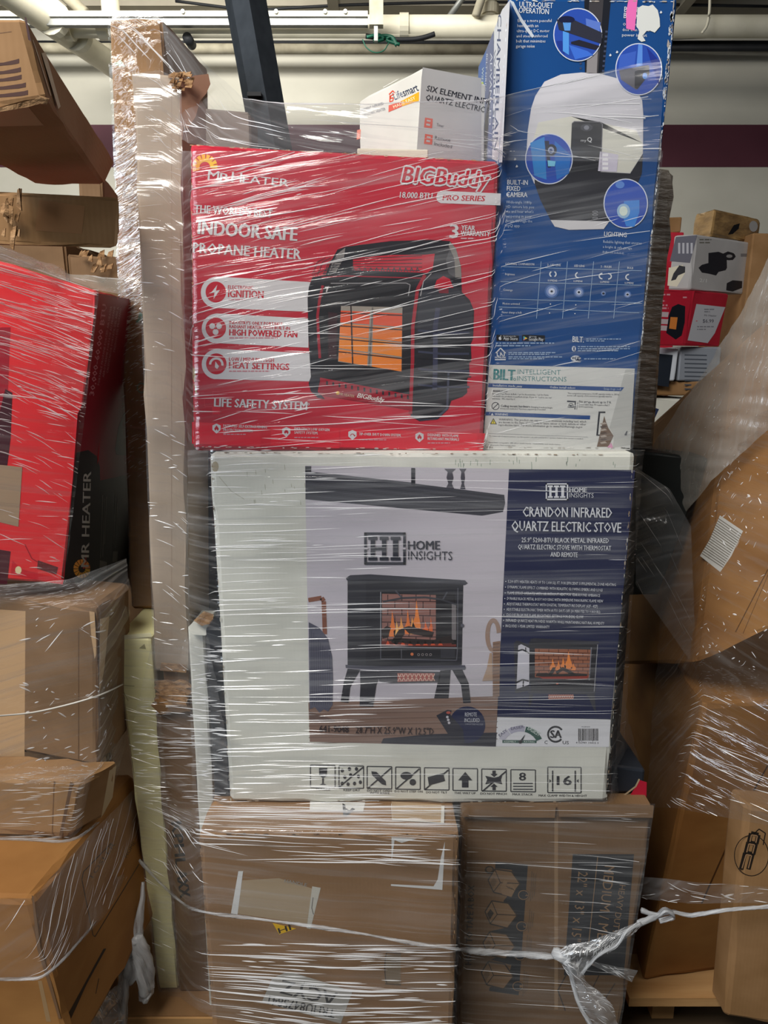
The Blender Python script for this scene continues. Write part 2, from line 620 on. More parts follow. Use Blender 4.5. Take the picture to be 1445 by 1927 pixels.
# ------------------------------------------------------------------ film, folds, ropes
class Sheet:
    """A film surface through rows of measured points (px, py, distance)."""
    def __init__(self, rows, nu=60, nv=60, wob=0.003, seed=0, pts3=False):
        P = np.array([[tuple(at_y(*q)) if not pts3 else tuple(q) for q in r_] for r_ in rows])
        nr, nc = P.shape[:2]

        def interp(A, n, axis):
            m = A.shape[axis]
            t = np.linspace(0, m - 1, n)
            i = np.minimum(t.astype(int), m - 2)
            f = t - i
            a, b = np.take(A, i, axis), np.take(A, i + 1, axis)
            sh = [1] * A.ndim
            sh[axis] = n
            f = f.reshape(sh)
            return a * (1 - f) + b * f
        G = interp(interp(P, nv, 0), nu, 1)
        self.n0 = []
        du = np.gradient(G, axis=1)
        dv = np.gradient(G, axis=0)
        nn = np.cross(dv, du)
        nn /= np.linalg.norm(nn, axis=2, keepdims=True) + 1e-9
        eye = np.array([0, 0, EYE])
        sgn = np.sign(np.sum(nn * (eye - G), axis=2, keepdims=True))
        self.nrm = nn * sgn
        for j in range(nv):
            for i in range(nu):
                p = Vector(G[j, i])
                w = mnoise.noise(Vector((p.x * 6 + seed, p.y * 6, p.z * 30))) + 0.5 * mnoise.noise(Vector((p.x * 18, p.y * 18 + seed, p.z * 70)))
                G[j, i] += self.nrm[j, i] * wob * w
        self.G, self.nu, self.nv = G, nu, nv
        lu = np.concatenate([np.zeros((nv, 1)), np.cumsum(np.linalg.norm(np.diff(G, axis=1), axis=2), axis=1)], axis=1)
        lv = np.concatenate([np.zeros((1, nu)), np.cumsum(np.linalg.norm(np.diff(G, axis=0), axis=2), axis=0)], axis=0)
        self.lu, self.lv = lu, lv
        self.su, self.sv = float(lu[:, -1].mean()), float(lv[-1, :].mean())

    def at(self, u, v, lift=0.0):
        x, y = min(max(u, 0), 0.9999) * (self.nu - 1), min(max(v, 0), 0.9999) * (self.nv - 1)
        i, j = int(x), int(y)
        a, b = x - i, y - j
        G, Nn = self.G, self.nrm
        f = lambda A: (A[j, i] * (1 - a) + A[j, i + 1] * a) * (1 - b) + (A[j + 1, i] * (1 - a) + A[j + 1, i + 1] * a) * b
        return Vector(f(G) + f(Nn) * lift)

    def into(self, mb, mat):
        k = mb.mi(mat)
        b = len(mb.v)
        for j in range(self.nv):
            for i in range(self.nu):
                mb.uv[len(mb.v)] = (self.lu[j, i], -self.lv[j, i])
                mb.v.append(tuple(self.G[j, i]))
        for j in range(self.nv - 1):
            for i in range(self.nu - 1):
                q = b + j * self.nu + i
                mb.f.append((q, q + self.nu, q + self.nu + 1, q + 1))
                mb.m.append(k)

    def folds(self, mb, count, u=(0, 1), v=(0, 1), length=(0.03, 0.16), width=(0.0006, 0.0018), slope=0.0, spread=0.08, seed=0, mat=None, lift=0.0015, bend=0.0):
        """Raised pleats of the film: low ridges with two sloping sides."""
        rnd = random.Random(seed)
        mat = mat or FOLD
        for _ in range(count):
            cu, cv = rnd.uniform(*u), rnd.uniform(*v)
            L, w = rnd.uniform(*length) * rnd.uniform(0.4, 1), rnd.uniform(*width)
            s = slope + rnd.uniform(-spread, spread)
            n = 8
            bb = rnd.uniform(-bend, bend)
            ph = rnd.uniform(0, 6)
            A, B_, C_ = [], [], []
            for q in range(n + 1):
                t = q / n - 0.5
                uu = cu + t * L / self.su
                vv = cv - (s * t * L + bb * L * t * t + 0.004 * L * math.sin(ph + t * 5)) / self.sv
                if not (0 < uu < 1 and 0 < vv < 1):
                    continue
                tp = w * (1 - (2 * abs(t)) ** 2) + 1e-5
                A.append(self.at(uu, vv - tp / self.sv, lift))
                B_.append(self.at(uu, vv, lift + tp * 0.9))
                C_.append(self.at(uu, vv + tp / self.sv, lift))
            m = len(A)
            if m < 3:
                continue
            vs = A + B_ + C_
            fs = []
            for q in range(m - 1):
                fs.append((q, q + 1, m + q + 1, m + q))
                fs.append((m + q, m + q + 1, 2 * m + q + 1, 2 * m + q))
            mb.add(vs, fs, mat)


def tube_into(mb, pts, rad, mat, n=10, lump=0.0, twist=0.0, seed=0, flat=1.0, closed=True):
    P = [Vector(p) for p in pts]
    m = len(P)
    rad = rad if isinstance(rad, (list, tuple)) else [rad] * m
    b0 = len(mb.v)
    up = Vector((0, 0, 1))
    dist = 0
    for i, p in enumerate(P):
        d = (P[min(i + 1, m - 1)] - P[max(i - 1, 0)]).normalized()
        if i:
            dist += (p - P[i - 1]).length
        s = d.cross(up)
        if s.length < 0.05:
            s = d.cross(Vector((1, 0, 0)))
        s.normalize()
        t = s.cross(d)
        for k in range(n):
            a = 2 * math.pi * k / n + twist * dist
            r_ = rad[i] * (1 + lump * mnoise.noise(Vector((math.cos(a) * 1.6 + seed, math.sin(a) * 1.6, dist * 14))) + lump * 0.6 * math.cos(3 * a + 1.0))
            mb.uv[len(mb.v)] = (dist, k / n * 0.3)
            mb.v.append(tuple(p + s * (math.cos(a) * r_) + t * (math.sin(a) * r_ * flat)))
    mk = mb.mi(mat)
    for i in range(m - 1):
        for k in range(n):
            mb.f.append((b0 + i * n + k, b0 + i * n + (k + 1) % n, b0 + (i + 1) * n + (k + 1) % n, b0 + (i + 1) * n + k))
            mb.m.append(mk)
    if closed:
        mb.f.append(tuple(b0 + k for k in range(n))[::-1])
        mb.m.append(mk)
        mb.f.append(tuple(b0 + (m - 1) * n + k for k in range(n)))
        mb.m.append(mk)


def smooth_path(pts, n=8):
    P = [Vector(p) for p in pts]
    Q = [P[0] * 2 - P[1]] + P + [P[-1] * 2 - P[-2]]
    out = []
    for i in range(1, len(Q) - 2):
        for k in range(n):
            t = k / n
            a, b, c, d = Q[i - 1], Q[i], Q[i + 1], Q[i + 2]
            out.append(0.5 * ((2 * b) + (c - a) * t + (2 * a - 5 * b + 4 * c - d) * t * t + (3 * b - 3 * c + d - a) * t ** 3))
    out.append(P[-1])
    return out


def slab_into(mb, pts, normal, thick, mat):
    """A flat sheet of real thickness from an outline."""
    n = Vector(normal).normalized() * thick
    m = len(pts)
    vs = [Vector(p) for p in pts] + [Vector(p) - n for p in pts]
    fs = [tuple(range(m)), tuple(range(2 * m - 1, m - 1, -1))] + [(i, m + i, m + (i + 1) % m, (i + 1) % m) for i in range(m)]
    mb.add(vs, fs, mat)


def sun_mark(pr, cx, cy, r0, r1, a0, a1, n, c1, c2, layer=2):
    for i in range(n):
        t0, t1 = R(a0 + (a1 - a0) * (i + 0.12) / n), R(a0 + (a1 - a0) * (i + 0.88) / n)
        c = tuple(int(c1[k] + (c2[k] - c1[k]) * i / max(1, n - 1)) for k in range(3))
        pr.poly([(cx + r1 * math.cos(t0), cy - r1 * math.sin(t0)), (cx + r1 * math.cos(t1), cy - r1 * math.sin(t1)),
                 (cx + r0 * math.cos(t1), cy - r0 * math.sin(t1)), (cx + r0 * math.cos(t0), cy - r0 * math.sin(t0))], c, layer)
        pr.poly([(cx + r0 * 1.02 * math.cos(R(a0 + (a1 - a0) * i / n)), cy - r0 * 1.02 * math.sin(R(a0 + (a1 - a0) * i / n))),
                 (cx + r0 * 1.02 * math.cos(R(a0 + (a1 - a0) * (i + 1) / n)), cy - r0 * 1.02 * math.sin(R(a0 + (a1 - a0) * (i + 1) / n))),
                 (cx + r0 * 0.62 * math.cos(R(a0 + (a1 - a0) * (i + 1) / n)), cy - r0 * 0.62 * math.sin(R(a0 + (a1 - a0) * (i + 1) / n))),
                 (cx + r0 * 0.62 * math.cos(R(a0 + (a1 - a0) * i / n)), cy - r0 * 0.62 * math.sin(R(a0 + (a1 - a0) * i / n)))], c, layer)

# ================================================================== the hall
WALL = noisy('painted_wall', (196, 194, 182), (208, 206, 194), (1.3, 1.3, 2.4), 0.75, 0.1, 0.004)
MAROON = noisy('maroon_paint', (84, 44, 56), (92, 50, 62), (2, 2, 2), 0.6, 0.05, 0.002)
CEIL = noisy('ceiling_boards', (150, 144, 130), (170, 164, 150), (2, 2, 2), 0.8, 0.2, 0.004)
PIPE = noisy('painted_pipe', (206, 202, 182), (218, 214, 196), (5, 5, 5), 0.5, 0.1, 0.002)
PIPE_D = noisy('dusty_pipe', (150, 144, 126), (186, 180, 160), (7, 7, 7), 0.6, 0.2, 0.003)
GREYM = noisy('grey_steel', (120, 122, 120), (140, 142, 140), (8, 8, 8), 0.45, 0.1, 0.002, metal=0.4)
BLACKM = noisy('black_cable', (24, 26, 30), (34, 36, 40), (8, 8, 8), 0.6, 0.1, 0.002)
FLOORM = noisy('worn_concrete', (50, 46, 40), (112, 108, 98), (4.5, 4.5, 4.5), 0.75, 0.3, 0.004, contrast=(0.52, 0.60))

mb = MB()
box_into(mb, (-7, -4, -0.1), (7, 6.7, 0), FLOORM)
structure(mb.build('floor'))
mb = MB()
box_into(mb, (-7, 6.5, 0), (7, 6.7, 3.17), WALL)
box_into(mb, (-7, 6.495, 3.17), (7, 6.7, 3.50), MAROON)
box_into(mb, (-7, 6.5, 3.50), (7, 6.7, 4.6), WALL)
structure(mb.build('wall_back'))
mb = MB()
box_into(mb, (-7, 2.6, 4.5), (7, 6.7, 4.6), CEIL)
structure(mb.build('ceiling'))
mb = MB()
box_into(mb, (-7, 6.2, 4.26), (7, 6.5, 4.5), CEIL)
structure(mb.build('trim_1'))
mb = MB()
for px in (20, 620, 1180, 1330):
    a = at_y(px, 0, 5.6)
    box_into(mb, (a.x - 0.04, 4.6, 4.16), (a.x + 0.04, 6.2, 4.5), CEIL)
structure(mb.build('trim_2'))


def pipe_thing(name, label, cat, pts, rad, mat, extra=None, group=None):
    P = [Vector(p) for p in pts]
    t = thing(name, label, cat, P[0], group)
    m = MB()
    tube_into(m, P, rad, mat, 18)
    m.build('pipe_run', t, P[0], smooth=True)
    for kind, c, d, r_, w in (extra or []):
        m = MB()
        dv = Vector(d).normalized() * w / 2
        tube_into(m, [Vector(c) - dv, Vector(c) + dv], r_, mat, 18)
        m.build(kind, t, P[0], smooth=False)
    return t


tee = at_y(122, 50, 5.4)
rgt = at_y(1500, 44, 5.4)
pz = tee.z
pipe_thing('ceiling_pipe', 'thick cream pipe running level along the top of the wall from the tee', 'pipe',
           [(tee.x, 5.4, pz), (7, 5.4, pz)], 0.068, PIPE,
           [('pipe_coupling', (at_y(196, 55, 5.4).x, 5.4, pz), (1, 0, 0), 0.083, 0.07), ('pipe_coupling', (at_y(130, 55, 5.4).x, 5.4, pz), (1, 0, 0), 0.086, 0.05),
            ('pipe_coupling', (at_y(760, 55, 5.4).x, 5.4, pz), (1, 0, 0), 0.08, 0.06)])
n0, n1 = at_z(-40, -52, pz), at_z(262, 158, pz)
dr = (n1 - n0).normalized()
pipe_thing('crossing_pipe', 'thick cream pipe running back to the wall through a tee above the slotted carton', 'pipe',
           [n0 - dr * 1.2, n1], 0.085, PIPE, [('tee_collar', tee - dr * 0.12, dr, 0.112, 0.06), ('tee_collar', tee + dr * 0.14, dr, 0.104, 0.05)])
a = at_y(60, 88, 6.2)
pipe_thing('thin_ceiling_pipe', 'thin cream pipe along the wall below the thick pipe', 'pipe', [(-6, 6.2, a.z), (at_y(945, 88, 6.2).x, 6.2, a.z - 0.02)], 0.036, PIPE_D)
a = at_y(1200, 90, 6.3)
pipe_thing('black_conduit', 'black conduit running along the wall above the maroon stripe', 'conduit', [(a.x - 1.0, 6.3, a.z), (6.8, 6.3, a.z)], 0.026, BLACKM)
a = at_y(60, 80, 6.32)
pipe_thing('dark_conduit', 'thin dark conduit lying just above the thin cream pipe', 'conduit', [(-6, 6.32, a.z), (6.8, 6.32, a.z - 0.0)], 0.014, BLACKM)
a, b = at_y(1290, 68, 6.2), at_y(1470, 60, 6.2)
pipe_thing('sloping_conduit', 'grey sloping conduit between the thick pipe and the black conduit', 'conduit', [a - (b - a) * 0.6, b], 0.022, GREYM)
# steel channel with bolts and its hanger
z1, z0 = at_y(500, 20, 5.2).z, at_y(500, 45, 5.2).z
xa, xb = at_y(180, 30, 5.2).x, at_y(692, 30, 5.2).x
t = thing('steel_channel', 'white steel channel with bolts lying level in front of the thick pipe', 'channel', (xa, 5.2, z0))
m = MB()
box_into(m, (xa - 0.8, 5.2, z0 + 0.045), (xb, 5.26, z1), PIPE)
m.build('channel_face', t, t.location)
m = MB()
box_into(m, (xa - 0.8, 5.215, z0), (xb, 5.26, z0 + 0.045), GREYM)
m.build('channel_lip', t, t.location)
for px in (345, 520, 612, 650):
    q = at_y(px, 28, 5.2)
    m = MB()
    tube_into(m, [(q.x, 5.185, (z0 + z1) / 2 + 0.03), (q.x, 5.2, (z0 + z1) / 2 + 0.03)], 0.014, GREYM, 8)
    m.build('bolt', t, t.location)
xh = at_y(708, 30, 5.15).x
t = thing('pipe_hanger', 'white steel hanger strut coming down from the ceiling at the channel end', 'hanger', (xh, 5.15, 3.7))
m = MB()
zb_ = at_y(708, 50, 5.15).z
box_into(m, (xh - 0.045, 5.12, zb_), (xh + 0.045, 5.18, 4.5), PIPE_D)
m.build('strut', t, t.location)
m = MB()
box_into(m, (xh - 0.015, 5.13, zb_ - 0.09), (xh + 0.01, 5.16, zb_), GREYM)
m.build('hanger_rod', t, t.location)
a = at_y(205, 40, 5.35)
pipe_thing('drop_pipe', 'cream vertical pipe dropping from the ceiling onto the thick pipe behind the tallest carton', 'pipe', [(a.x, 5.4, 4.5), (a.x, 5.4, pz)], 0.06, PIPE)
a = at_y(922, 10, 5.4)
pipe_thing('drop_pipe', 'cream vertical pipe stub meeting the thick pipe beside the blue carton', 'pipe', [(a.x, 5.4, 4.5), (a.x, 5.4, pz)], 0.045, PIPE_D, [('pipe_coupling', (a.x, 5.4, pz + 0.1), (0, 0, 1), 0.06, 0.06)])
a, b = at_y(895, 30, 5.3), at_y(912, -20, 5.3)
pipe_thing('brace_rod', 'dusty slanted rod beside the pipe stub near the blue carton', 'rod', [a, b + (b - a)], 0.028, PIPE_D)
a, b = at_y(845, 32, 5.5), at_y(875, -10, 5.5)
pipe_thing('brace_rod', 'thin grey slanted rod above the thick pipe', 'rod', [a, b + (b - a)], 0.02, GREYM)
a, b = at_y(160, 25, 5.6), at_y(120, -10, 5.6)
pipe_thing('branch_pipe', 'short cream branch pipe hanging above the tee', 'pipe', [a, b + (b - a)], 0.04, PIPE_D)
q = at_y(352, 70, 5.3)
pipe_thing('pipe_plug', 'short black plugged stub on the thick pipe behind the film', 'pipe', [q, q + Vector((0, 0.12, 0))], 0.032, BLACKM)
# wires
def wire(name, label, cat, pts, r_, mat):
    P = smooth_path(pts, 8)
    m = MB()
    tube_into(m, P, r_, mat, 6)
    return tag(m.build(name, None, P[0], smooth=True), label, cat)


GREEN = ink((20, 84, 66))
wire('hanging_cord', 'pale cord hanging off the thick pipe beside the blue carton top', 'cord', [at_y(1336, -30, 5.2), at_y(1335, 20, 5.2), at_y(1330, 48, 5.2), at_y(1321, 62, 5.2)], 0.009, PIPE)
wire('green_wire', 'dark green tangled wire tied under the thick pipe', 'wire', [at_y(x, y, 5.28) for x, y in ((690, 70), (712, 66), (722, 74), (704, 78), (716, 68), (738, 70), (746, 86), (736, 70), (728, 76), (752, 84))], 0.011, GREEN)
wire('black_cable', 'black cable running along the thick pipe to a grey end', 'cable', [at_y(x, y, 5.3) for x, y in ((688, 68), (720, 72), (750, 75), (780, 74), (800, 70), (818, 64))], 0.016, BLACKM)
wire('thin_wire_loop', 'thin wire loop drooping below the thick pipe', 'wire', [at_y(x, y, 5.26) for x, y in ((682, 74), (690, 90), (706, 99), (722, 95), (732, 80))], 0.004, GREEN)
wire('ceiling_cable', 'thin black cable crossing the ceiling', 'cable', [at_y(x, y, 6.0) for x, y in ((330, 2), (470, 18), (560, 14), (700, 8), (960, 4), (1445, 12))], 0.01, BLACKM)
# yellow wall sign beyond the slotted carton
m = MB()
a, b = at_y(-120, 200, 6.48), at_y(16, 306, 6.48)
box_into(m, (a.x, 6.46, b.z), (b.x, 6.48, a.z), ink((232, 196, 30)))
tag(m.build('wall_sign', None, (a.x, 6.47, b.z)), 'yellow panel on the wall beyond the slotted carton', 'sign')

# ================================================================== the wrapped pallet
# ---- pallet
t = thing('wooden_pallet', 'wooden pallet carrying the tall central load', 'pallet', (-0.05, 1.55, 0))
for i, y in enumerate((1.27, 1.45, 1.63, 1.81, 1.93)):
    m = MB()
    box_into(m, (-0.62, y, 0.115), (0.50, y + 0.11, 0.137), WOOD)
    m.build('deck_board', t, t.location)
for x in (-0.61, -0.08, 0.44):
    m = MB()
    box_into(m, (x, 1.28, 0.022), (x + 0.05, 2.03, 0.115), WOOD)
    m.build('stringer', t, t.location)
for y in (1.27, 1.92):
    m = MB()
    box_into(m, (-0.62, y, 0.0), (0.50, y + 0.11, 0.022), WOOD)
    m.build('bottom_board', t, t.location)
m = MB()
box_into(m, (-0.60, 1.275, 0.1375), (-0.32, 1.9, 0.1395), CARD_L)
tag(m.build('cardboard_sheet', None, (-0.5, 1.5, 0.1375)), 'flat brown cardboard sheet lying on the pallet under the pale yellow carton', 'cardboard')
ZP = 0.138

# ---- pale yellow carton
f = upright(215, 1198, 1.339)
c8 = from_front(f, [(215, 1198), (284, 1200), (338, 1872), (300, 1872)], (0, 0.38, 0), zb=0.14)
c8[2].x = f.at(337, 1872).x
yel = carton('yellow_carton', 'narrow pale yellow carton standing upright under the tallest brown carton', c8, YELLOW_C, r=0.006, edge=0.004, seed=3, n=(4, 6, 14))
YTOP = c8[0].z
m = MB()
pr = Print(f).zoom(0, 1040, 0.2907)
pr.poly([(735, 540), (975, 518), (985, 545), (738, 566)], (232, 228, 190), 1)
pr.poly([(900, 620), (935, 590), (945, 625)], (150, 146, 100), 1)
pr.line([(780, 858), (870, 865)], 3, (120, 116, 80), 1)
pr.line([(790, 880), (815, 930), (830, 960)], 3, (140, 136, 96), 1)
pr.build('scuffed_edge', yel)

# ---- tallest carton
f = upright(205, 32, 1.50)
c8 = from_front(f, [(205, 34), (305, 34), (332, 1142), (246, 1142)], (0.03, 0.23, 0), zb=YTOP + 0.001)
c8[2].x = c8[3].x + 0.10
tall = carton('tall_carton', 'tallest brown carton, narrow and upright, standing on the pale yellow carton', c8, CARD, r=0.006, edge=0.006, dent=0.004, seed=5, n=(4, 6, 16))
pr = Print(f)
GRN = (70, 130, 110)
pr.poly([(262, 586), (268, 590), (268, 610), (258, 608)], GRN, 2)
pr.line([(256, 606), (270, 598)], 4, GRN, 3)
pr.ring(266, 730, 9, 10, 3, (110, 140, 120), 2)
pr.poly([(214, 122), (236, 126), (226, 112)], (120, 160, 130), 2)
pr.build('recycling_mark', tall)

# ---- second tall carton with torn flap
f2 = upright(250, 132, 1.335)
c8 = from_front(f2, [(250, 134), (340, 142), (354, 1262), (291, 1262)], (0.01, 0.14, 0), zb=0.902)
tall2 = carton('torn_carton', 'tall narrow brown carton with a torn open top flap, in front of the tallest carton', c8, CARD_G, r=0.005, edge=0.006, dent=0.0, seed=8, n=(4, 4, 18))
m = MB()
flap = [(338, 142), (352, 150), (366, 142), (392, 139), (396, 158), (388, 176), (376, 190), (368, 220), (352, 244), (346, 236), (343, 262), (340, 250)]
ff = upright(340, 180, 1.328, yaw=25)
slab_into(m, [ff.at(*q) for q in flap], ff.n, 0.004, noisy('inner_cardboard', (140, 104, 84), (156, 118, 96), (9, 9, 9), 0.8, 0.2))
m.build('torn_flap', tall2, tall2.location)
m = MB()
rnd = random.Random(4)
for i in range(26):
    x = rnd.uniform(316, 352)
    y = rnd.uniform(134, 168)
    w, h = rnd.uniform(5, 16), rnd.uniform(3, 8)
    fz = upright(340, 160, 1.326 - rnd.uniform(0, 0.012), yaw=rnd.uniform(-25, 25))
    slab_into(m, [fz.at(x, y), fz.at(x + w, y - h * 0.4), fz.at(x + w * 0.8, y + h), fz.at(x - 2, y + h * 0.7)], fz.n, 0.002, TORN)
m.build('torn_fibres', tall2, tall2.location)
m = MB()
fz = upright(300, 1250, 1.328)
slab_into(m, [fz.at(*q) for q in ((303, 1248), (351, 1252), (350, 1266), (301, 1262))], fz.n, 0.003, TORN)
m.build('torn_strip', tall2, tall2.location)
pr = Print(f2)
pr.rect(322, 150, 323.4, 1225, (150, 128, 108), 1)
pr.build('tape_edge', tall2)

# ---- crushed lower carton with black letters
f3 = upright(290, 1300, 1.335)
c8 = from_front(f3, [(289, 1312), (362, 1306), (398, 1882), (338, 1882)], (0, 0.055, 0), zb=ZP + 0.002)
low3 = carton('crushed_carton', 'narrow dark brown carton with crushed torn top beside the pale yellow carton', c8, CARD_D, r=0.004, edge=0.007, dent=0.0, seed=11, n=(4, 2, 14))
ZT3 = c8[0].z
m = MB()
rnd = random.Random(9)
for i in range(5):
    y = 1290 + i * 11
    fz = upright(300, y, 1.333 - 0.006 - 0.002 * i)
    dx = rnd.uniform(-8, 4)
    pts = [(292 + dx, y - 6)] + [(300 + k * 12, y - 6 + rnd.uniform(-3, 3)) for k in range(5)] + [(358 + rnd.uniform(-8, 4), y + 5)] + [(350 - k * 12, y + 7 + rnd.uniform(-3, 4)) for k in range(5)]
    slab_into(m, [fz.at(*q) for q in pts], fz.n + Vector((0, 0, rnd.uniform(-0.2, 0.3))), 0.012, TORN if i < 4 else CARD_D)
m.build('crushed_flap', low3, low3.location)
m = MB()
c0 = at_y(300, 1300, 1.34)
box_into(m, (c0.x + 0.01, 1.342, ZT3 - 0.01), (c0.x + 0.06, 1.385, 0.90), CARD_D)
m.build('bent_flap', low3, low3.location)
pr = Print(f3)
pr.text('KPHL', (322, 1548), (331, 1632), 20, (34, 30, 30), 2, bold=0.05)
pr.text('AXX', (331, 1640), (339, 1690), 20, (34, 30, 30), 2, bold=0.05)
pr.build('lettering', low3)

# ---- narrow white carton, black carton and a dark backing added to the gap
f = upright(353, 1172, 1.30)
c8 = from_front(f, [(353, 1180), (384, 1182), (400, 1700), (374, 1700)], (0, 0.10, 0), zb=ZP + 0.002)
c8[2].x, c8[3].x = c8[1].x, c8[0].x
wn = carton('narrow_white_carton', 'narrow white carton edge with torn corner squeezed beside the big white stove carton', c8, WHITE_C, r=0.004, edge=0.004, seed=13, n=(3, 3, 12))
m = MB()
for pts, dy in ((((354, 1180), (372, 1162), (398, 1166), (404, 1184), (386, 1196), (362, 1194)), 0.0), (((364, 1168), (384, 1150), (402, 1156), (400, 1172), (380, 1178)), 0.012)):
    fz = upright(370, 1175, 1.292 - dy, yaw=15, lean=20)
    slab_into(m, [fz.at(*q) for q in pts], fz.n, 0.003, TORN if dy else WHITE_C)
m.build('torn_corner', wn, wn.location)
f = upright(386, 1178, 1.24)
c8 = from_front(f, [(387, 1182), (429, 1182), (434, 1500), (398, 1500)], (0, 0.22, 0), zb=0.686)
c8[2].x, c8[3].x = c8[1].x, c8[0].x
carton('black_carton', 'narrow black carton standing on the tan carton against the big white stove carton', c8, BLACK_C, r=0.004, edge=0.002, seed=14, n=(3, 4, 8))
x0, x1 = at_y(352, 900, 1.50).x, at_y(410, 900, 1.50).x  # added backing that gives the gap its blue-black darkness
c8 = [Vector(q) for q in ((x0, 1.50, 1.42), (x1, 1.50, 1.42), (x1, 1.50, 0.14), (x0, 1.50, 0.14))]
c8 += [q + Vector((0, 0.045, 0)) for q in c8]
carton('gap_backing_carton', 'flat blue-black carton added to keep the gap dark behind the torn brown carton', c8, noisy('gap_backing_navy', (28, 34, 48), (36, 42, 58), (6, 6, 6), 0.4, 0.1), n=(3, 2, 10))

# ---- tan carton at the bottom
f = upright(374, 1564, 1.133)
c8 = from_front(f, [(371, 1564), (864, 1566), (853, 1921), (399, 1921)], (0, 0.41, 0), zb=ZP + 0.001, zt=0.681)
c8[2].x, c8[3].x = f.at(852, 1921).x, f.at(400, 1921).x
tan = carton('tan_carton', 'wide tan carton with torn paper labels under the big white stove carton', c8, CARD_L, r=0.010, edge=0.006, dent=0.004, seed=17, n=(14, 8, 10))
TANTOP = 0.681
pr = Print(f).zoom(300, 1480, 0.4014)
W_, G_ = (214, 214, 212), (150, 134, 110)
pr.poly([(370, 397), (392, 397), (366, 600), (335, 595)], W_, 2)
pr.poly([(388, 440), (560, 430), (715, 478), (692, 645), (365, 596)], (164, 144, 116), 1)
pr.poly([(716, 468), (756, 475), (708, 668), (690, 664)], (188, 184, 172), 2)
pr.line([(720, 520), (714, 570), (722, 600)], 3, (70, 64, 60), 3)
pr.text('HANDLE', (585, 450), (690, 470), 16, (150, 146, 138), 3)
pr.poly([(1088, 238), (1206, 245), (1136, 264), (1102, 252), (1088, 356)], W_, 2)
pr.poly([(1338, 258), (1326, 485), (1085, 466), (1085, 458), (1285, 468), (1304, 436), (1320, 330)], W_, 2)
pr.poly([(530, 640), (642, 666), (562, 694)], (226, 178, 24), 2)
pr.text('HI', (562, 690), (618, 672), 26, (40, 34, 24), 3, bold=0.03)
pr.poly([(528, 900), (590, 872), (640, 876), (905, 960), (850, 1112), (480, 1010)], (176, 172, 164), 2)
pr.text('ACYZ', (836, 968), (578, 906), 66, (64, 62, 62), 3, bold=0.02)
pr.text('01/2024', (748, 940), (678, 914), 12, (80, 78, 76), 3)
pr.text('TRHU8475841', (826, 1046), (516, 980), 42, (64, 62, 62), 3, bold=0.02)
pr.build('paper_label', tan)
pr = Print(f).zoom(300, 1480, 0.4014)
pr.ring(1068, 850, 14, 74, 5, (70, 56, 44), 2, 20, 100, 260)
pr.line([(1066, 778), (1132, 784)], 5, (90, 74, 58), 2)
pr.line([(1058, 925), (1132, 930)], 6, (90, 74, 58), 2)
pr.poly([(1060, 790), (1132, 786), (1130, 926), (1056, 920)], (128, 110, 88), 1)
pr.build('hand_hole', tan)
pr = Print(f)
pr.wear((374, 1568), (862, 1570), 50, 2.0, [(176, 138, 98), (96, 70, 46), (190, 156, 116)], 25, 3, 1)
pr.wear((374, 1572), (399, 1900), 40, 1.6, [(176, 138, 98), (100, 76, 52)], 26, 3, -1)
pr.wear((860, 1572), (851, 1900), 30, 1.6, [(170, 132, 92), (90, 66, 46)], 27, 3, 1)
pr.build('worn_edge', tan)
ft = Face((0, 1.3, TANTOP), (0, 0, 1))
pr = Print(ft).zoom(300, 1480, 0.4014)
pr.poly([(706, 70), (964, 75), (955, 118), (704, 108)], (212, 210, 204), 22)
pr.text('A', (915, 105), (860, 80), 52, (40, 40, 44), 24, bold=0.04)
pr.poly([(1086, 80), (1336, 90), (1334, 172), (1090, 158)], (210, 206, 196), 21)
pr.poly([(1088, 70), (1322, 85), (1318, 168), (1090, 148)], (176, 150, 118), 23)
pr.build('top_label', tan)

# ---- medium moving carton
f = upright(868, 1515, 1.211)
c8 = from_front(f, [(868, 1513), (1230, 1518), (1160, 1966), (858, 1966)], (0, 0.32, 0), zb=ZP - 0.02, zt=0.681)
c8[3].x = max(c8[3].x, f.at(853, 1921).x)
mov = carton('moving_carton', 'brown moving carton lying on its side with dark printed size panel and taping diagrams', c8, CARD_D, r=0.008, edge=0.005, dent=0.003, seed=21, n=(10, 7, 10))
NAVY = (44, 46, 50)
INKB = (58, 50, 44)
pr = Print(f).zoom(860, 1560, 0.2561)
pr.poly([(850, 185), (1300, 185), (1225, 1075), (785, 1075)], NAVY, 1)
KR = (140, 112, 84)
pr.text('MEDIUM / ME', (1085, 268), (1028, 800), 74, KR, 2, bold=0.0)
pr.text('HEAVY DUTY', (1194, 408), (1140, 768), 46, KR, 2, bold=0.0)
pr.text('22" x 13" x 15"', (892, 312), (836, 822), 72, KR, 2, bold=0.0)
pr.line([(1033, 205), (968, 830)], 6, KR, 2)
pr.text('HOW TO TAPE A BOX', (104, 998), (128, 415), 46, INKB, 2, bold=0.03)
pr.poly([(282, 240), (520, 262), (452, 1222), (235, 1190), (240, 1160), (330, 1160), (380, 1070), (400, 1000), (250, 960), (380, 900), (420, 850), (250, 750), (380, 720), (430, 640), (340, 530), (430, 420), (440, 380), (400, 300), (280, 290)], NAVY, 1)
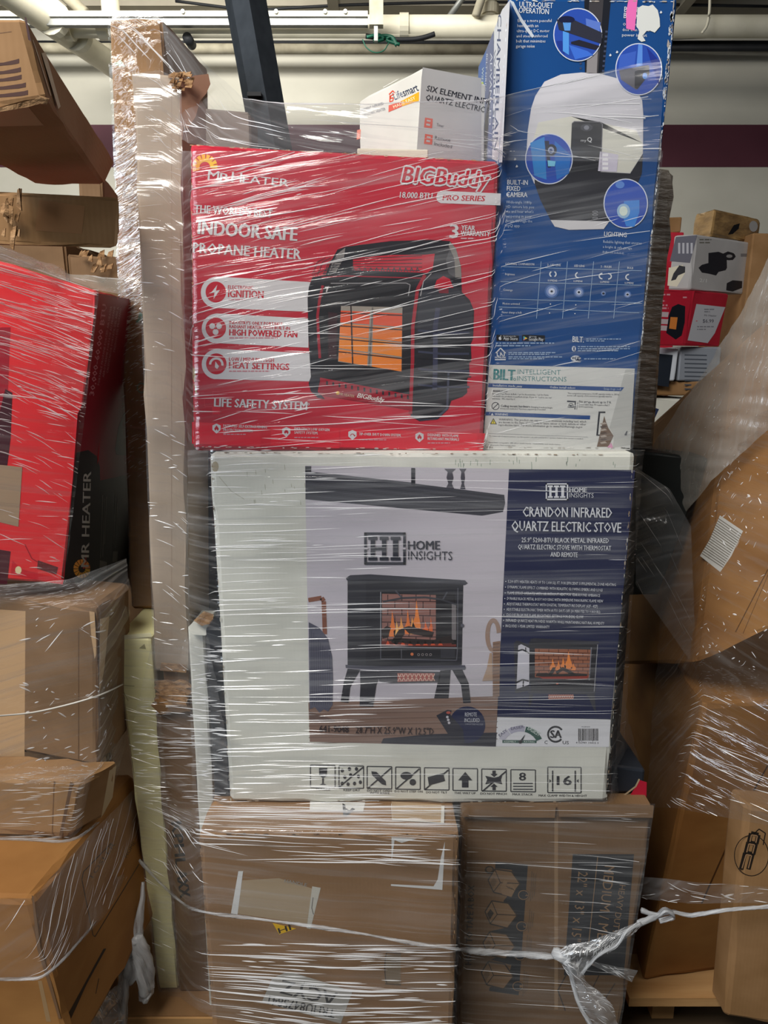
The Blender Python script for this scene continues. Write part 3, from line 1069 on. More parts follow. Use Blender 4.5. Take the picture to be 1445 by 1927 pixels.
for cx, cy in ((338, 395), (315, 628), (300, 855), (288, 1075)):
    hx = [(cx - 110, cy - 20), (cx - 60, cy - 100), (cx + 62, cy - 82), (cx + 126, cy + 8), (cx + 55, cy + 100), (cx - 70, cy + 70)]
    pr.poly(hx, (132, 104, 76), 2)
    pr.line(hx + hx[:1], 9, INKB, 3)
    pr.line([(cx - 20, cy), (cx + 120, cy + 6)], 6, INKB, 3)
    pr.line([(cx - 20, cy), (cx - 60, cy - 96)], 6, INKB, 3)
    pr.line([(cx - 20, cy), (cx - 70, cy + 66)], 6, INKB, 3)
    pr.poly([(cx - 95, cy - 5), (cx - 70, cy - 40), (cx - 45, cy - 10), (cx - 75, cy + 40)], INKB if cy == 628 else (110, 88, 66), 3)
pr.ell(238, 300, 34, 28, INKB, 4)
pr.ell(238, 298, 22, 18, (110, 88, 66), 5)
pr.poly([(318, 430), (345, 375), (372, 385), (362, 410), (400, 400), (430, 440), (400, 500), (330, 480)], (140, 112, 84), 5)
for x0, y0 in ((362, 418), (380, 425), (398, 432)):
    pr.line([(x0, y0), (x0 + 22, y0 + 20)], 4, INKB, 6)
for i, (cx, cy) in enumerate(((488, 485), (475, 715), (462, 930), (447, 1155))):
    pr.ell(cx, cy, 42, 38, NAVY, 4)
    pr.ring(cx, cy, 40, 36, 6, (132, 104, 76), 5, 24)
    pr.text(str(4 - i), (cx + 12, cy - 8), (cx + 12, cy + 10), 22, (132, 104, 76), 5)
for i, (x0, y0, y1) in enumerate(((560, 310, 530), (545, 590, 760), (528, 780, 980), (505, 1040, 1230))):
    for k in range(3):
        pr.line([(x0 + k * 14 - 10, y0 + k * 12), (x0 + k * 14 - 22, y1 - 20 * k)], 5, (96, 78, 60), 2)
pr.line([(740, 1185), (795, 1335)], 8, INKB, 2)
pr.line([(740, 1185), (830, 1020)], 8, INKB, 2)
pr.line([(1160, 1135), (1080, 1260)], 6, INKB, 2)
pr.line([(1050, 1060), (1000, 1160)], 6, INKB, 2)
pr.build('printed_panel', mov)
m = MB()
for k, (xa_, xb_, h) in enumerate(((868, 1046, 9), (1050, 1230, 8))):
    fz = upright(900, 1515, 1.206, lean=12)
    pts = [fz.at(xa_, 1513 + k), fz.at((xa_ + xb_) / 2, 1511 + k), fz.at(xb_, 1515 + 2 * k), fz.at(xb_ - 2, 1517 + 22), fz.at((xa_ + xb_) / 2, 1514 + 24), fz.at(xa_ + 2, 1515 + 22)]
    slab_into(m, pts, fz.n, 0.004, CARD_D)
m.build('closing_flap', mov, mov.location)
pr = Print(f)
pr.rect(1043, 1522, 1050, 1900, (150, 122, 92), 1)
pr.build('packing_tape', mov)

# ---- dark carton with red corner behind
c8 = [Vector(q) for q in ((0.41, 1.57, 1.30), (0.57, 1.57, 1.30), (0.57, 1.57, 0.14), (0.41, 1.57, 0.14))]
c8 += [q + Vector((0, 0.25, 0)) for q in c8]
carton('support_carton', 'tall black carton behind the moving carton carrying the crinkled wrapped carton', c8, BLACK_C, n=(4, 4, 10))
c8 = [Vector(q) for q in ((0.436, 1.25, 0.745), (0.508, 1.25, 0.735), (0.508, 1.25, 0.684), (0.436, 1.25, 0.684))]
c8 += [q + Vector((0, 0.26, 0)) for q in c8]
dk = carton('dark_carton', 'small dark carton with a red printed corner lying on the moving carton', c8, BLACK_C, n=(4, 4, 3))
f = Face((0.47, 1.25, 0.7), (0, -1, 0))
pr = Print(f)
pr.poly([(1182, 1502), (1204, 1468), (1217, 1472), (1216, 1502)], (176, 30, 52), 2)
pr.line([(1170, 1500), (1196, 1480), (1203, 1466)], 3, (170, 150, 120), 3)
pr.build('red_corner', dk)

# ---- big white stove carton
fC = upright(800, 1180, 1.22)
c8 = from_front(fC, [(394, 848), (1196, 852), (1141, 1514), (432, 1510)], (0, 0.31, 0), zb=0.684)
CT = (c8[0].z + c8[1].z) / 2
c8[0].z = c8[1].z = CT
for k in (4, 5):
    c8[k].z = CT
sto = carton('stove_carton', 'big white and navy electric stove carton in the middle of the load', c8, WHITE_C, r=0.009, edge=0.005, dent=0.002, seed=25, n=(16, 6, 12))
INK_N = (28, 34, 70)
# picture
pr = Print(fC).zoom(360, 820, 0.4152)
pr.poly([(515, 135), (1440, 150), (1378, 1410), (537, 1387)], (196, 190, 198), 1)
pr.poly([(530, 1210), (1392, 1180), (1378, 1408), (537, 1387)], (134, 108, 96), 2)
for i in range(7):
    y = 1230 + i * 26
    pr.line([(532, y + 8), (1388, y - 12)], 3, (112, 88, 78), 3)
pr.poly([(517, 165), (1000, 215), (1418, 268), (1422, 305), (1412, 345), (1318, 362), (517, 288)], (64, 64, 72), 3)
for i in range(8):
    pr.line([(520, 180 + i * 13), (960, 225 + i * 12), (1405, 278 + i * 9)], 2.5, (84, 84, 92) if i % 2 else (48, 48, 56), 4)
pr.poly([(517, 160), (1000, 212), (1000, 222), (517, 172)], (96, 96, 102), 4)
pr.poly([(516, 138), (543, 138), (543, 168), (516, 165)], (40, 40, 48), 5)
pr.poly([(996, 146), (1014, 146), (1014, 228), (996, 222)], (40, 40, 48), 5)
for cx, y0 in ((1172, 150), (1230, 150)):
    w = 26 if cx < 1200 else 16
    pr.poly([(cx - w, y0), (cx + w, y0), (cx + w * 0.4, y0 + 14), (cx + w * 0.6, y0 + 40), (cx + w * 0.3, y0 + 66), (cx + w * 0.75, y0 + 92), (cx - w * 0.75, y0 + 90), (cx - w * 0.3, y0 + 66), (cx - w * 0.6, y0 + 40), (cx - w * 0.4, y0 + 14)], (70, 68, 78), 5)
# chair and blanket
pr.line([(530, 745), (590, 735), (600, 750), (605, 900)], 20, (134, 84, 66), 4)
pr.poly([(532, 845), (580, 870), (620, 920), (638, 1000), (642, 1100), (640, 1220), (620, 1250), (600, 1240), (580, 1255), (560, 1230), (536, 1240)], (84, 84, 100), 5)
for i in range(9):
    pr.line([(545 + i * 10, 880 + i * 14), (548 + i * 10, 1220)], 3, (66, 66, 82), 6)
pr.poly([(536, 1250), (655, 1290), (640, 1300), (536, 1300)], (104, 84, 78), 4)
# stove
K1, K2, K3 = (40, 40, 48), (56, 56, 66), (84, 84, 96)
pr.poly([(700, 645), (720, 632), (810, 628), (1240, 655), (1252, 668), (1240, 676), (800, 650), (705, 656)], K2, 6)
pr.poly([(708, 655), (800, 648), (1232, 674), (1225, 1045), (858, 1050), (708, 1040)], K1, 5)
pr.poly([(712, 658), (792, 655), (792, 1040), (712, 1036)], (48, 48, 56), 6)
pr.poly([(698, 1038), (860, 1045), (1240, 1040), (1244, 1054), (1238, 1060), (860, 1062), (700, 1052)], K3, 7)
pr.poly([(858, 710), (1195, 720), (1204, 960), (858, 955)], (28, 26, 30), 6)
pr.poly([(864, 716), (1108, 722), (1108, 955), (864, 950)], (150, 106, 98), 7)
for i in range(7):
    pr.line([(864, 748 + i * 32), (1108, 752 + i * 32)], 4, (70, 44, 44), 8)
    for k in range(4):
        x = 890 + k * 64 + (32 if i % 2 else 0)
        if x < 1104:
            pr.line([(x, 720 + i * 32), (x, 750 + i * 32)], 4, (70, 44, 44), 8)
for cx, y0, y1, w, c in ((910, 790, 910, 16, (240, 130, 60)), (980, 785, 900, 14, (240, 128, 60)), (1020, 745, 890, 20, (246, 140, 64)), (950, 820, 900, 12, (250, 170, 90)), (1000, 820, 900, 16, (250, 170, 90)), (1060, 840, 905, 14, (236, 110, 56)), (1085, 820, 900, 9, (226, 110, 60)), (930, 840, 915, 14, (252, 190, 110))):
    pr.poly([(cx, y0), (cx + w * 0.5, (y0 + y1) / 2 - 8), (cx + w, y1 - 30), (cx + w * 0.8, y1), (cx - w * 0.8, y1), (cx - w, y1 - 30), (cx - w * 0.3, (y0 + y1) / 2)], c, 9)
pr.poly([(862, 930), (1200, 925), (1200, 956), (862, 952)], (110, 44, 36), 9)
for pts in ([(862, 880), (885, 862), (905, 870), (890, 915), (866, 920)], [(905, 935), (940, 880), (968, 870), (965, 900), (930, 950)], [(960, 870), (985, 862), (1100, 890), (1090, 915), (985, 895)], [(870, 925), (960, 918), (1100, 925), (1170, 905), (1195, 940), (1000, 945)]):
    pr.poly(pts, (38, 26, 26), 10)
for i in range(8):
    x = 880 + i * 34
    pr.poly([(x, 950), (x + 10, 928), (x + 22, 950)], (214, 84, 52), 10)
pr.poly([(1110, 722), (1190, 724), (1200, 915), (1110, 890)], (34, 32, 38), 8)
pr.poly([(1180, 760), (1200, 765), (1200, 945), (1180, 945)], (120, 114, 116), 9)
pr.line([(868, 752), (960, 735), (1060, 732), (1130, 742), (1202, 765)], 8, (58, 58, 66), 11)
pr.line([(925, 702), (955, 735)], 7, (74, 74, 84), 11)
pr.line([(1160, 708), (1140, 742)], 7, (74, 74, 84), 11)
pr.line([(858, 708), (858, 958), (1204, 962)], 4, (150, 150, 158), 11)
pr.line([(1208, 690), (1206, 965), (1202, 1018), (858, 1012), (858, 960)], 5, (86, 86, 96), 10)
pr.poly([(862, 966), (1200, 970), (1200, 1010), (862, 1006)], (34, 34, 40), 9)
pr.line([(952, 968), (952, 1010)], 4, (90, 90, 98), 10)
pr.poly([(1130, 968), (1195, 970), (1195, 1008), (1130, 1006)], (52, 52, 60), 10)
pr.ell(1000, 990, 7, 7, (210, 120, 80), 11)
for i in range(4):
    pr.ring(1030 + i * 18, 992, 6, 6, 2, (150, 140, 140), 11, 10)
pr.ell(1228, 860, 8, 8, K3, 11)
pr.poly([(708, 1056), (766, 1060), (720, 1140), (712, 1210), (676, 1206), (690, 1120)], K1, 6)
pr.poly([(764, 1062), (860, 1068), (838, 1130), (824, 1228), (762, 1226), (766, 1130)], (46, 46, 54), 7)
pr.poly([(850, 1064), (1130, 1070), (1125, 1118), (905, 1122), (850, 1112)], (56, 54, 62), 6)
pr.poly([(934, 1076), (1100, 1076), (1098, 1110), (934, 1116)], (170, 92, 84), 7)
for i in range(9):
    x = 936 + i * 19
    pr.line([(x, 1078), (x + 15, 1112)], 3, (240, 200, 180), 8)
    pr.line([(x + 15, 1078), (x, 1112)], 3, (240, 200, 180), 8)
pr.poly([(1128, 1064), (1175, 1062), (1165, 1190), (1100, 1190)], K1, 6)
pr.poly([(1182, 1062), (1228, 1060), (1256, 1120), (1266, 1210), (1232, 1212), (1222, 1130)], K1, 6)
# basket
pr.ring(1368, 905, 36, 78, 20, (160, 132, 116), 5, 26, 90, 350)
pr.poly([(1366, 935), (1400, 930), (1396, 1180), (1366, 1190)], (142, 112, 94), 6)
for i in range(16):
    pr.line([(1366, 945 + i * 15), (1396, 942 + i * 15)], 4, (112, 86, 72), 7)
pr.poly([(1352, 985), (1362, 985), (1366, 1110), (1318, 1112), (1340, 1050)], (178, 150, 128), 6)
# rug, remote, remote badge
pr.poly([(870, 1372), (1100, 1352), (1384, 1345), (1380, 1408), (860, 1394)], (40, 40, 52), 4)
pr.ell(1250, 1310, 82, 84, INK_N, 5)
pr.poly([(1110, 1268), (1160, 1242), (1180, 1245), (1172, 1262), (1230, 1330), (1240, 1400), (1190, 1395)], (42, 42, 54), 6)
pr.ell(1165, 1255, 10, 6, (180, 90, 80), 7)
for i in range(3):
    pr.ell(1160 + i * 4, 1275 + i * 13, 6, 6, (190, 188, 196), 7)
pr.build('printed_picture', sto)
# lettering
def home_mark(pr, x0, y0, x1, y1, col, back, tx, k):
    w, h = x1 - x0, y1 - y0
    b = w * 0.06
    for q in ((x0, y0, x1, y0 + b), (x0, y1 - b, x1, y1), (x0, y0, x0 + b, y1), (x1 - b, y0, x1, y1)):
        pr.rect(*q, col, 12)
    c0, c1 = x0 + w * 0.10, x1 - w * 0.10
    r0, r1 = y0 + h * 0.13, y1 - h * 0.13
    ww = c1 - c0
    s = h * 0.10
    for a_, b_ in ((0.07, 0.20), (0.41, 0.54), (0.74, 0.90)):
        pr.rect(c0 + ww * a_, r0, c0 + ww * b_, r1, col, 12)
        for y in (r0, r1 - s):
            pr.rect(c0 + ww * (a_ - 0.07), y, c0 + ww * (b_ + 0.07), y + s, col, 13)
    pr.rect(c0 + ww * 0.15, (r0 + r1) / 2 - s / 2, c0 + ww * 0.5, (r0 + r1) / 2 + s / 2, col, 13)
    pr.rect(x0 - 1, (y0 + y1) / 2 - h * 0.03, x0 + w * 0.09, (y0 + y1) / 2 + h * 0.03, back, 14)
    pr.rect(x1 - w * 0.09, (y0 + y1) / 2 - h * 0.03, x1 + 1, (y0 + y1) / 2 + h * 0.03, back, 14)
    pr.text('HOME', (x1 + w * 0.06, y0 + h * 0.53), (x1 + w * 0.06 + tx * 0.72, y0 + h * 0.53), h * 0.27, col, 12, bold=0.03)
    pr.text('INSIGHTS', (x1 + w * 0.06, y0 + h * 0.84), (x1 + w * 0.06 + tx, y0 + h * 0.86), h * 0.27, col, 12, bold=-0.005)


pr = Print(fC).zoom(360, 820, 0.4152)
home_mark(pr, 783, 438, 971, 584, (44, 46, 58), (196, 190, 198), 200, 1)
pr.text('641-9048', (580, 1342), (712, 1345), 30, (44, 34, 40), 12, bold=0.02)
pr.text('28.7"H X 25.9"W X 12.5"D', (745, 1348), (1098, 1356), 32, (44, 34, 40), 12, bold=0.02)
pr.text('REMOTE', (1240, 1272), (1294, 1272), 18, (190, 192, 204), 12)
pr.text('INCLUDED', (1238, 1298), (1306, 1298), 18, (190, 192, 204), 12)
pr.text('2 AAA BATTERIES INCLUDED', (1240, 1310), (1322, 1312), 7, (150, 152, 170), 12, bold=0)
pr.build('lettering', sto)
# navy panel
pr = Print(fC).zoom(900, 840, 0.3772)
pr.poly([(153, 114), (782, 118), (660, 1362), (93, 1350)], INK_N, 2)
pr.poly([(93, 1352), (660, 1364), (652, 1500), (84, 1497)], (222, 222, 226), 2)
CW = (214, 216, 222)
home_mark(pr, 336, 184, 448, 268, CW, INK_N, 120, 1)
pr.text('CRANDON INFRARED', (222, 350), (666, 356), 50, CW, 12, bold=0.025)
pr.text('QUARTZ ELECTRIC STOVE', (166, 420), (712, 430), 50, CW, 12, bold=0.025)
pr.text('25.9" 5200-BTU BLACK METAL INFRARED', (216, 478), (651, 482), 24, CW, 12)
pr.text('QUARTZ ELECTRIC STOVE WITH THERMOSTAT', (198, 512), (662, 520), 24, CW, 12)
pr.text('AND REMOTE', (360, 550), (495, 553), 24, CW, 12)
for s, x0, x1, y0, y1 in (('5,200 BTU HEATER HEATS UP TO 1,000 SQ. FT. FOR EFFICIENT SUPPLEMENTAL ZONE HEATING', 148, 686, 680, 697),
                          ('DYNAMIC FLAME EFFECT COMBINED WITH REALISTIC GLOWING EMBERS AND LOGS', 146, 620, 708, 724),
                          ('FLAME EFFECT OPERATES WITH OR WITHOUT HEAT FOR YEAR-ROUND AMBIANCE', 145, 607, 737, 751),
                          ('DURABLE BLACK METAL BODY HOUSING WITH IMMERSIVE PANORAMIC FLAME VIEW', 143, 622, 765, 779),
                          ('ADJUSTABLE THERMOSTAT WITH DIGITAL TEMPERATURE DISPLAY (62F - 82F)', 141, 595, 792, 805),
                          ('ADJUSTABLE ELECTRONIC TIMER WITH AUTO SHUT-OFF (30 MINUTES TO 9 HOURS)', 140, 608, 819, 833),
                          ('CHOOSE FROM FIVE FLAME BRIGHTNESS SETTINGS FOR IDEAL GLOW', 138, 524, 847, 858),
                          ('INFRARED QUARTZ HEAT PROVIDES WARMTH WHILE MAINTAINING NATURAL HUMIDITY', 137, 628, 874, 890),
                          ('INCLUDES 1-YEAR LIMITED WARRANTY', 136, 355, 902, 908)):
    pr.text(s, (x0, y0), (x1, y1), 14, CW, 12, bold=0.01)
    pr.ell(x0 - 11, y0 - 6, 2.6, 2.6, CW, 12, 8)
# second stove picture
pr.zoom(940, 900, 0.2697)
pr.poly([(100, 1150), (118, 1132), (150, 1140), (210, 1165), (210, 1480), (110, 1500)], (44, 44, 54), 3)
pr.poly([(130, 1168), (150, 1158), (208, 1186), (206, 1440), (118, 1470)], (206, 204, 214), 4)
pr.line([(126, 1205), (160, 1195), (206, 1220)], 10, (30, 30, 38), 5)
pr.line([(118, 1425), (160, 1405), (204, 1415)], 12, (30, 30, 38), 5)
pr.line([(182, 1180), (182, 1210)], 7, (30, 30, 38), 5)
pr.line([(166, 1410), (164, 1455)], 8, (30, 30, 38), 5)
pr.poly([(215, 1122), (240, 1116), (690, 1138), (698, 1150), (660, 1158), (215, 1140)], (50, 50, 60), 4)
pr.poly([(205, 1140), (685, 1156), (668, 1492), (215, 1490)], (38, 38, 46), 3)
pr.poly([(246, 1188), (635, 1196), (625, 1395), (246, 1390)], (156, 100, 76), 5)
for i in range(8):
    pr.line([(246, 1214 + i * 25), (630, 1220 + i * 25)], 4, (84, 48, 40), 6)
    for k in range(6):
        x = 275 + k * 68 + (34 if i % 2 else 0)
        if x < 628:
            pr.line([(x, 1192 + i * 25), (x, 1216 + i * 25)], 4, (84, 48, 40), 6)
for cx, y0, y1, w in ((370, 1255, 1340, 22), (410, 1270, 1340, 20), (442, 1250, 1335, 22), (480, 1205, 1330, 30), (515, 1290, 1340, 18)):
    pr.poly([(cx, y0), (cx + w * 0.5, (y0 + y1) / 2), (cx + w, y1 - 20), (cx + w * 0.8, y1), (cx - w * 0.8, y1), (cx - w, y1 - 20), (cx - w * 0.3, (y0 + y1) / 2)], (240, 142, 70), 7)
pr.poly([(246, 1370), (620, 1375), (610, 1402), (300, 1400)], (150, 56, 44), 7)
for pts in ([(340, 1370), (370, 1320), (392, 1318), (380, 1350), (360, 1378)], [(390, 1350), (440, 1316), (470, 1330), (530, 1365), (510, 1375), (440, 1340), (400, 1368)], [(250, 1380), (262, 1360), (330, 1358), (360, 1370), (520, 1360), (610, 1365), (610, 1380), (300, 1385)]):
    pr.poly(pts, (40, 30, 30), 8)
pr.ell(402, 1434, 9, 4, (220, 110, 80), 8)
pr.line([(640, 1180), (625, 1410)], 8, (120, 118, 128), 6)
pr.line([(684, 1160), (660, 1488)], 5, (150, 150, 160), 6)
pr.poly([(200, 1488), (668, 1488), (665, 1506), (200, 1500)], (62, 62, 72), 5)
pr.poly([(340, 1508), (516, 1508), (512, 1542), (340, 1544)], (150, 88, 84), 5)
for i in range(11):
    pr.ring(350 + i * 16, 1525, 8, 15, 3, (226, 180, 160), 6, 8)
pr.poly([(605, 1508), (660, 1502), (668, 1560), (672, 1636), (650, 1600), (625, 1540)], (58, 58, 68), 5)
pr.poly([(205, 1505), (235, 1508), (225, 1560), (205, 1600)], (40, 40, 52), 4)
# assembly gauge, safety mark, barcode
DG, GR = (44, 84, 74), (150, 150, 170)
pr.zoom(900, 840, 0.3772)
cx, cy, ro, ri = 210, 1505, 118, 88
for a0, a1, c in ((205, 236, (190, 188, 202)), (238, 282, (178, 176, 194)), (284, 335, DG)):
    n = 8
    for i in range(n):
        t0, t1 = R(a0 + (a1 - a0) * i / n), R(a0 + (a1 - a0) * (i + 1) / n)
        pr.poly([(cx + ro * math.cos(t0), cy + ro * 0.94 * math.sin(t0)), (cx + ro * math.cos(t1), cy + ro * 0.94 * math.sin(t1)), (cx + ri * math.cos(t1), cy + ri * 0.94 * math.sin(t1)), (cx + ri * math.cos(t0), cy + ri * 0.94 * math.sin(t0))], c, 4)
pr.text('EASY', (108, 1450), (146, 1420), 15, (110, 108, 130), 6)
pr.text('EASIER', (164, 1416), (228, 1404), 15, (110, 108, 130), 6)
pr.text('EASIEST', (244, 1412), (302, 1446), 20, (206, 220, 212), 6, bold=0.03)
pr.poly([(120, 1465), (290, 1466), (290, 1480), (120, 1479)], DG, 5)
pr.text('ASSEMBLY', (126, 1477), (188, 1477), 8, (200, 214, 206), 6)
pr.text('RATING', (228, 1477), (280, 1478), 8, (200, 214, 206), 6)
pr.poly([(202, 1476), (234, 1436), (216, 1480)], (40, 44, 52), 7)
pr.ell(209, 1474, 9, 9, (40, 44, 52), 7)
pr.ring(385, 1436, 42, 42, 9, (36, 36, 42), 5, 30, 40, 325)
pr.text('SA', (360, 1454), (414, 1454), 38, (36, 36, 42), 6, bold=0.05)
pr.text('C', (330, 1484), (345, 1484), 16, (60, 60, 66), 5, bold=0)
pr.text('US', (420, 1485), (451, 1486), 16, (60, 60, 66), 5, bold=0)
rnd = random.Random(3)
x = 498
while x < 600:
    w = rnd.choice((1.5, 2.5, 4))
    pr.rect(x, 1408, x + w, 1468 if rnd.random() < .9 else 1472, (50, 48, 54), 5)
    x += w + rnd.choice((1.5, 2.5, 3.5))
pr.text('4 56789 10415 9', (486, 1482), (600, 1484), 9, (80, 78, 84), 5, bold=0)
pr.small(514, 1396, 590, 1402, (130, 130, 136), 5, 1)
pr.build('navy_panel', sto)
# handling symbols
pr = Print(fC).zoom(360, 1360, 0.609)
DK = (52, 52, 58)


def frame(x0, y0, x1, y1, w=3):
    pr.line([(x0, y0), (x1, y0 + 1), (x1, y1 + 1), (x0, y1), (x0, y0)], w, DK, 4)


for i, x0 in enumerate((368, 456, 543, 631, 720, 808, 897, 987)):
    frame(x0, 131 + i * 2, x0 + 76, 200 + i * 1.8)
frame(1101, 137, 1204, 216)
pr.poly([(394, 140), (420, 140), (418, 165), (409, 170), (409, 188), (418, 192), (396, 192), (404, 188), (404, 170), (395, 162)], DK, 5)
for (a_, b_) in ((466, 148), (488, 143), (510, 143), (474, 168), (492, 162), (516, 166), (466, 188), (484, 190), (504, 188), (522, 184)):
    pr.ell(a_, b_, 5, 6, DK, 5, 10)
pr.line([(458, 198), (530, 138)], 4, DK, 5)
pr.poly([(556, 150), (572, 152), (600, 180), (602, 194), (588, 190), (558, 162)], DK, 5)
pr.line([(546, 202), (617, 140)], 4, DK, 6)
pr.ell(664, 164, 18, 12, DK, 5)
pr.ell(684, 184, 10, 10, DK, 5)
pr.line([(634, 204), (705, 142)], 4, DK, 6)
pr.poly([(730, 168), (778, 156), (784, 180), (734, 194)], DK, 5)
pr.line([(722, 206), (794, 146)], 4, DK, 6)
pr.poly([(846, 152), (868, 178), (856, 178), (856, 200), (836, 200), (836, 178), (824, 178)], DK, 5)
pr.poly([(908, 164), (936, 170), (960, 164), (956, 176), (960, 190), (936, 184), (908, 190), (914, 176)], DK, 5)
pr.poly([(930, 148), (940, 148), (940, 158), (946, 158), (935, 168), (924, 158), (930, 158)], DK, 6)
pr.poly([(930, 208), (940, 208), (940, 198), (946, 198), (935, 188), (924, 198), (930, 198)], DK, 6)
pr.line([(899, 212), (972, 150)], 4, DK, 6)
pr.text('8', (1013, 178), (1033, 178), 24, DK, 5, bold=0.03)
for k in range(3):
    pr.rect(994, 186 + k * 9, 1055, 189 + k * 9, DK, 5)
pr.rect(1114, 148, 1118, 212, DK, 5)
pr.rect(1184, 148, 1188, 212, DK, 5)
pr.text('16', (1130, 192), (1174, 192), 28, DK, 5, bold=0.04)
pr.poly([(1106, 174), (1112, 180), (1106, 186)], DK, 5)
pr.poly([(1196, 174), (1190, 180), (1196, 186)], DK, 5)
for s, x0, x1, y in (('FRAGILE', 385, 429, 209), ('KEEP DRY', 470, 521, 211), ('DO NOT OPEN', 543, 619, 213), ('WITH KNIFE', 551, 612, 220), ('DO NOT STEP ON', 628, 714, 215), ('DO NOT TILT', 725, 790, 218), ('THIS WAY UP', 812, 878, 220), ('DO NOT PINCH', 893, 974, 222), ('MAX STACK', 992, 1055, 224), ('MAX CLAMP WIDTH & HEIGHT', 1073, 1222, 228)):
    pr.text(s, (x0, y), (x1, y + 1), 6.5, DK, 5, bold=0.015)
pr.build('handling_symbols', sto)
pr = Print(fC).zoom(360, 820, 0.4152)
rnd = random.Random(12)
for _ in range(26):
    x, y = rnd.uniform(1190, 1930), rnd.uniform(95, 130)
    pr.line([(x, y), (x + rnd.uniform(-2, 2), y + rnd.uniform(8, 26))], 3, (150, 164, 150), 1)
for _ in range(14):
    x, y = rnd.uniform(200, 520), rnd.uniform(105, 300)
    pr.line([(x, y), (x + 2, y + rnd.uniform(8, 26))], 2.5, (170, 170, 150), 1)
pr.ell(108, 140, 16, 24, (164, 152, 124), 1, 12)
pr.line([(125, 185), (180, 250), (240, 288)], 3, (176, 174, 160), 1)
pr.build('scuff_marks', sto)
pr = Print(fC)
KR_ = [(150, 128, 104), (176, 160, 140), (190, 186, 172)]
pr.wear((396, 852), (433, 1506), 46, 1.6, KR_, 21, 3, -1)
pr.wear((1193, 856), (1142, 1508), 60, 1.8, KR_, 22, 3, 1)
pr.wear((400, 851), (1190, 855), 60, 1.6, KR_, 23, 3, 1)
pr.wear((436, 1507), (1138, 1511), 40, 1.6, KR_, 24, 3, -1)
pr.build('worn_edge', sto)

# ---- red heater carton
fB = upright(362, 500, 1.225, yaw=1.6)
c8 = from_front(fB, [(357, 270), (940, 303), (908, 850), (363, 846)], (0.005, 0.25, 0), zb=CT + 0.001)
heat = carton('red_heater_carton', 'red portable heater carton on top of the big white stove carton', c8, RED_C, r=0.007, edge=0.005, dent=0.002, seed=31, n=(12, 6, 12))
BBTOP = (c8[0].z + c8[1].z) / 2
WHT, RED, DRED, BK = (208, 206, 208), (188, 26, 48), (170, 20, 40), (26, 28, 36)
pr = Print(fB).zoom(340, 250, 0.4291)
pr.poly([(50, 1268), (1335, 1318), (1325, 1396), (55, 1362)], (204, 30, 50), 1)
for x in (50, 395, 700, 1000):
    pr.poly([(x, 1268 + x * .04), (x + 300, 1280 + x * .04), (x + 300, 1375 + x * .02), (x, 1362 + x * .02)], (216, 34, 54), 2)
for x, y, t in ((157, 1297, 'f'), (463, 1312, 'f'), (753, 1325, 'a'), (1047, 1335, 'f')):
    pr.poly([(x, y - 22), (x + 18, y - 14), (x + 18, y + 6), (x, y + 22), (x - 18, y + 6), (x - 18, y - 14)], WHT, 3)
    if t == 'f':
        pr.poly([(x, y - 14), (x + 10, y), (x + 6, y + 10), (x, y + 2), (x - 6, y + 10), (x - 10, y)], RED, 4)
    else:
        pr.ring(x, y + 4, 10, 10, 3, RED, 4, 12, 180, 330)
        pr.poly([(x + 4, y), (x + 13, y), (x + 9, y + 8)], RED, 4)
for s, x0, x1, y0, h in (('PATENTED SELF-EXTINGUISHING', 187, 378, 1290, 12), ('PROTECTION SYSTEM.', 187, 316, 1308, 12), ('EMERGENCY LOW OXYGEN', 498, 652, 1303, 12), ('SAFETY SYSTEM.', 498, 602, 1319, 12), ('TIP-OVER SHUT DOWN SYSTEM.', 782, 966, 1326, 12), ('DESIGNED WITH FLAME', 1083, 1218, 1330, 12), ('RETARDANT MATERIALS', 1083, 1220, 1346, 12)):
    pr.text(s, (x0, y0), (x1, y0 + (x1 - x0) * 0.035), h, WHT, 4, bold=0.03)
for x0, x1, y in ((187, 340, 1318), (498, 655, 1332), (782, 938, 1342), (1083, 1250, 1356)):
    pr.small(x0, y, x1, y + 8, (200, 150, 160), 4, 1, 4, seed=x0)
# pills
for i, (cx, cy, r_, xr, t0, t1, b0, b1) in enumerate(((158, 700, 70, 575, 630, 655, 768, 785), (158, 858, 66, 560, 792, 814, 922, 942), (160, 1015, 68, 575, 947, 967, 1080, 1090))):
    pts = [(cx, t0)] + [(xr, t1), (xr, b1), (cx, b0)] + [(cx - r_ * math.sin(R(180 * k / 14)), cy + (b0 - t0) / 2 * math.cos(R(180 * k / 14))) for k in range(1, 14)]
    pr.poly(pts, WHT, 2)
    pr.ell(cx - 4, cy - 2, 45, 46, RED, 3)
x, y = 152, 697
pr.poly([(x + 8, y - 30), (x - 20, y + 6), (x - 4, y + 4), (x - 8, y + 32), (x + 20, y - 8), (x + 2, y - 4)], WHT, 4)
for k in range(3):
    a = R(90 + 120 * k)
    pr.ell(153 + 17 * math.cos(a), 856 + 17 * math.sin(a), 13, 13, WHT, 4, 14)
pr.ell(153, 856, 6, 6, RED, 5, 10)
pr.ring(156, 1016, 32, 32, 10, WHT, 4, 20, 180, 370)
pr.poly([(152, 1002), (168, 1024), (160, 1036), (150, 1028)], WHT, 5)
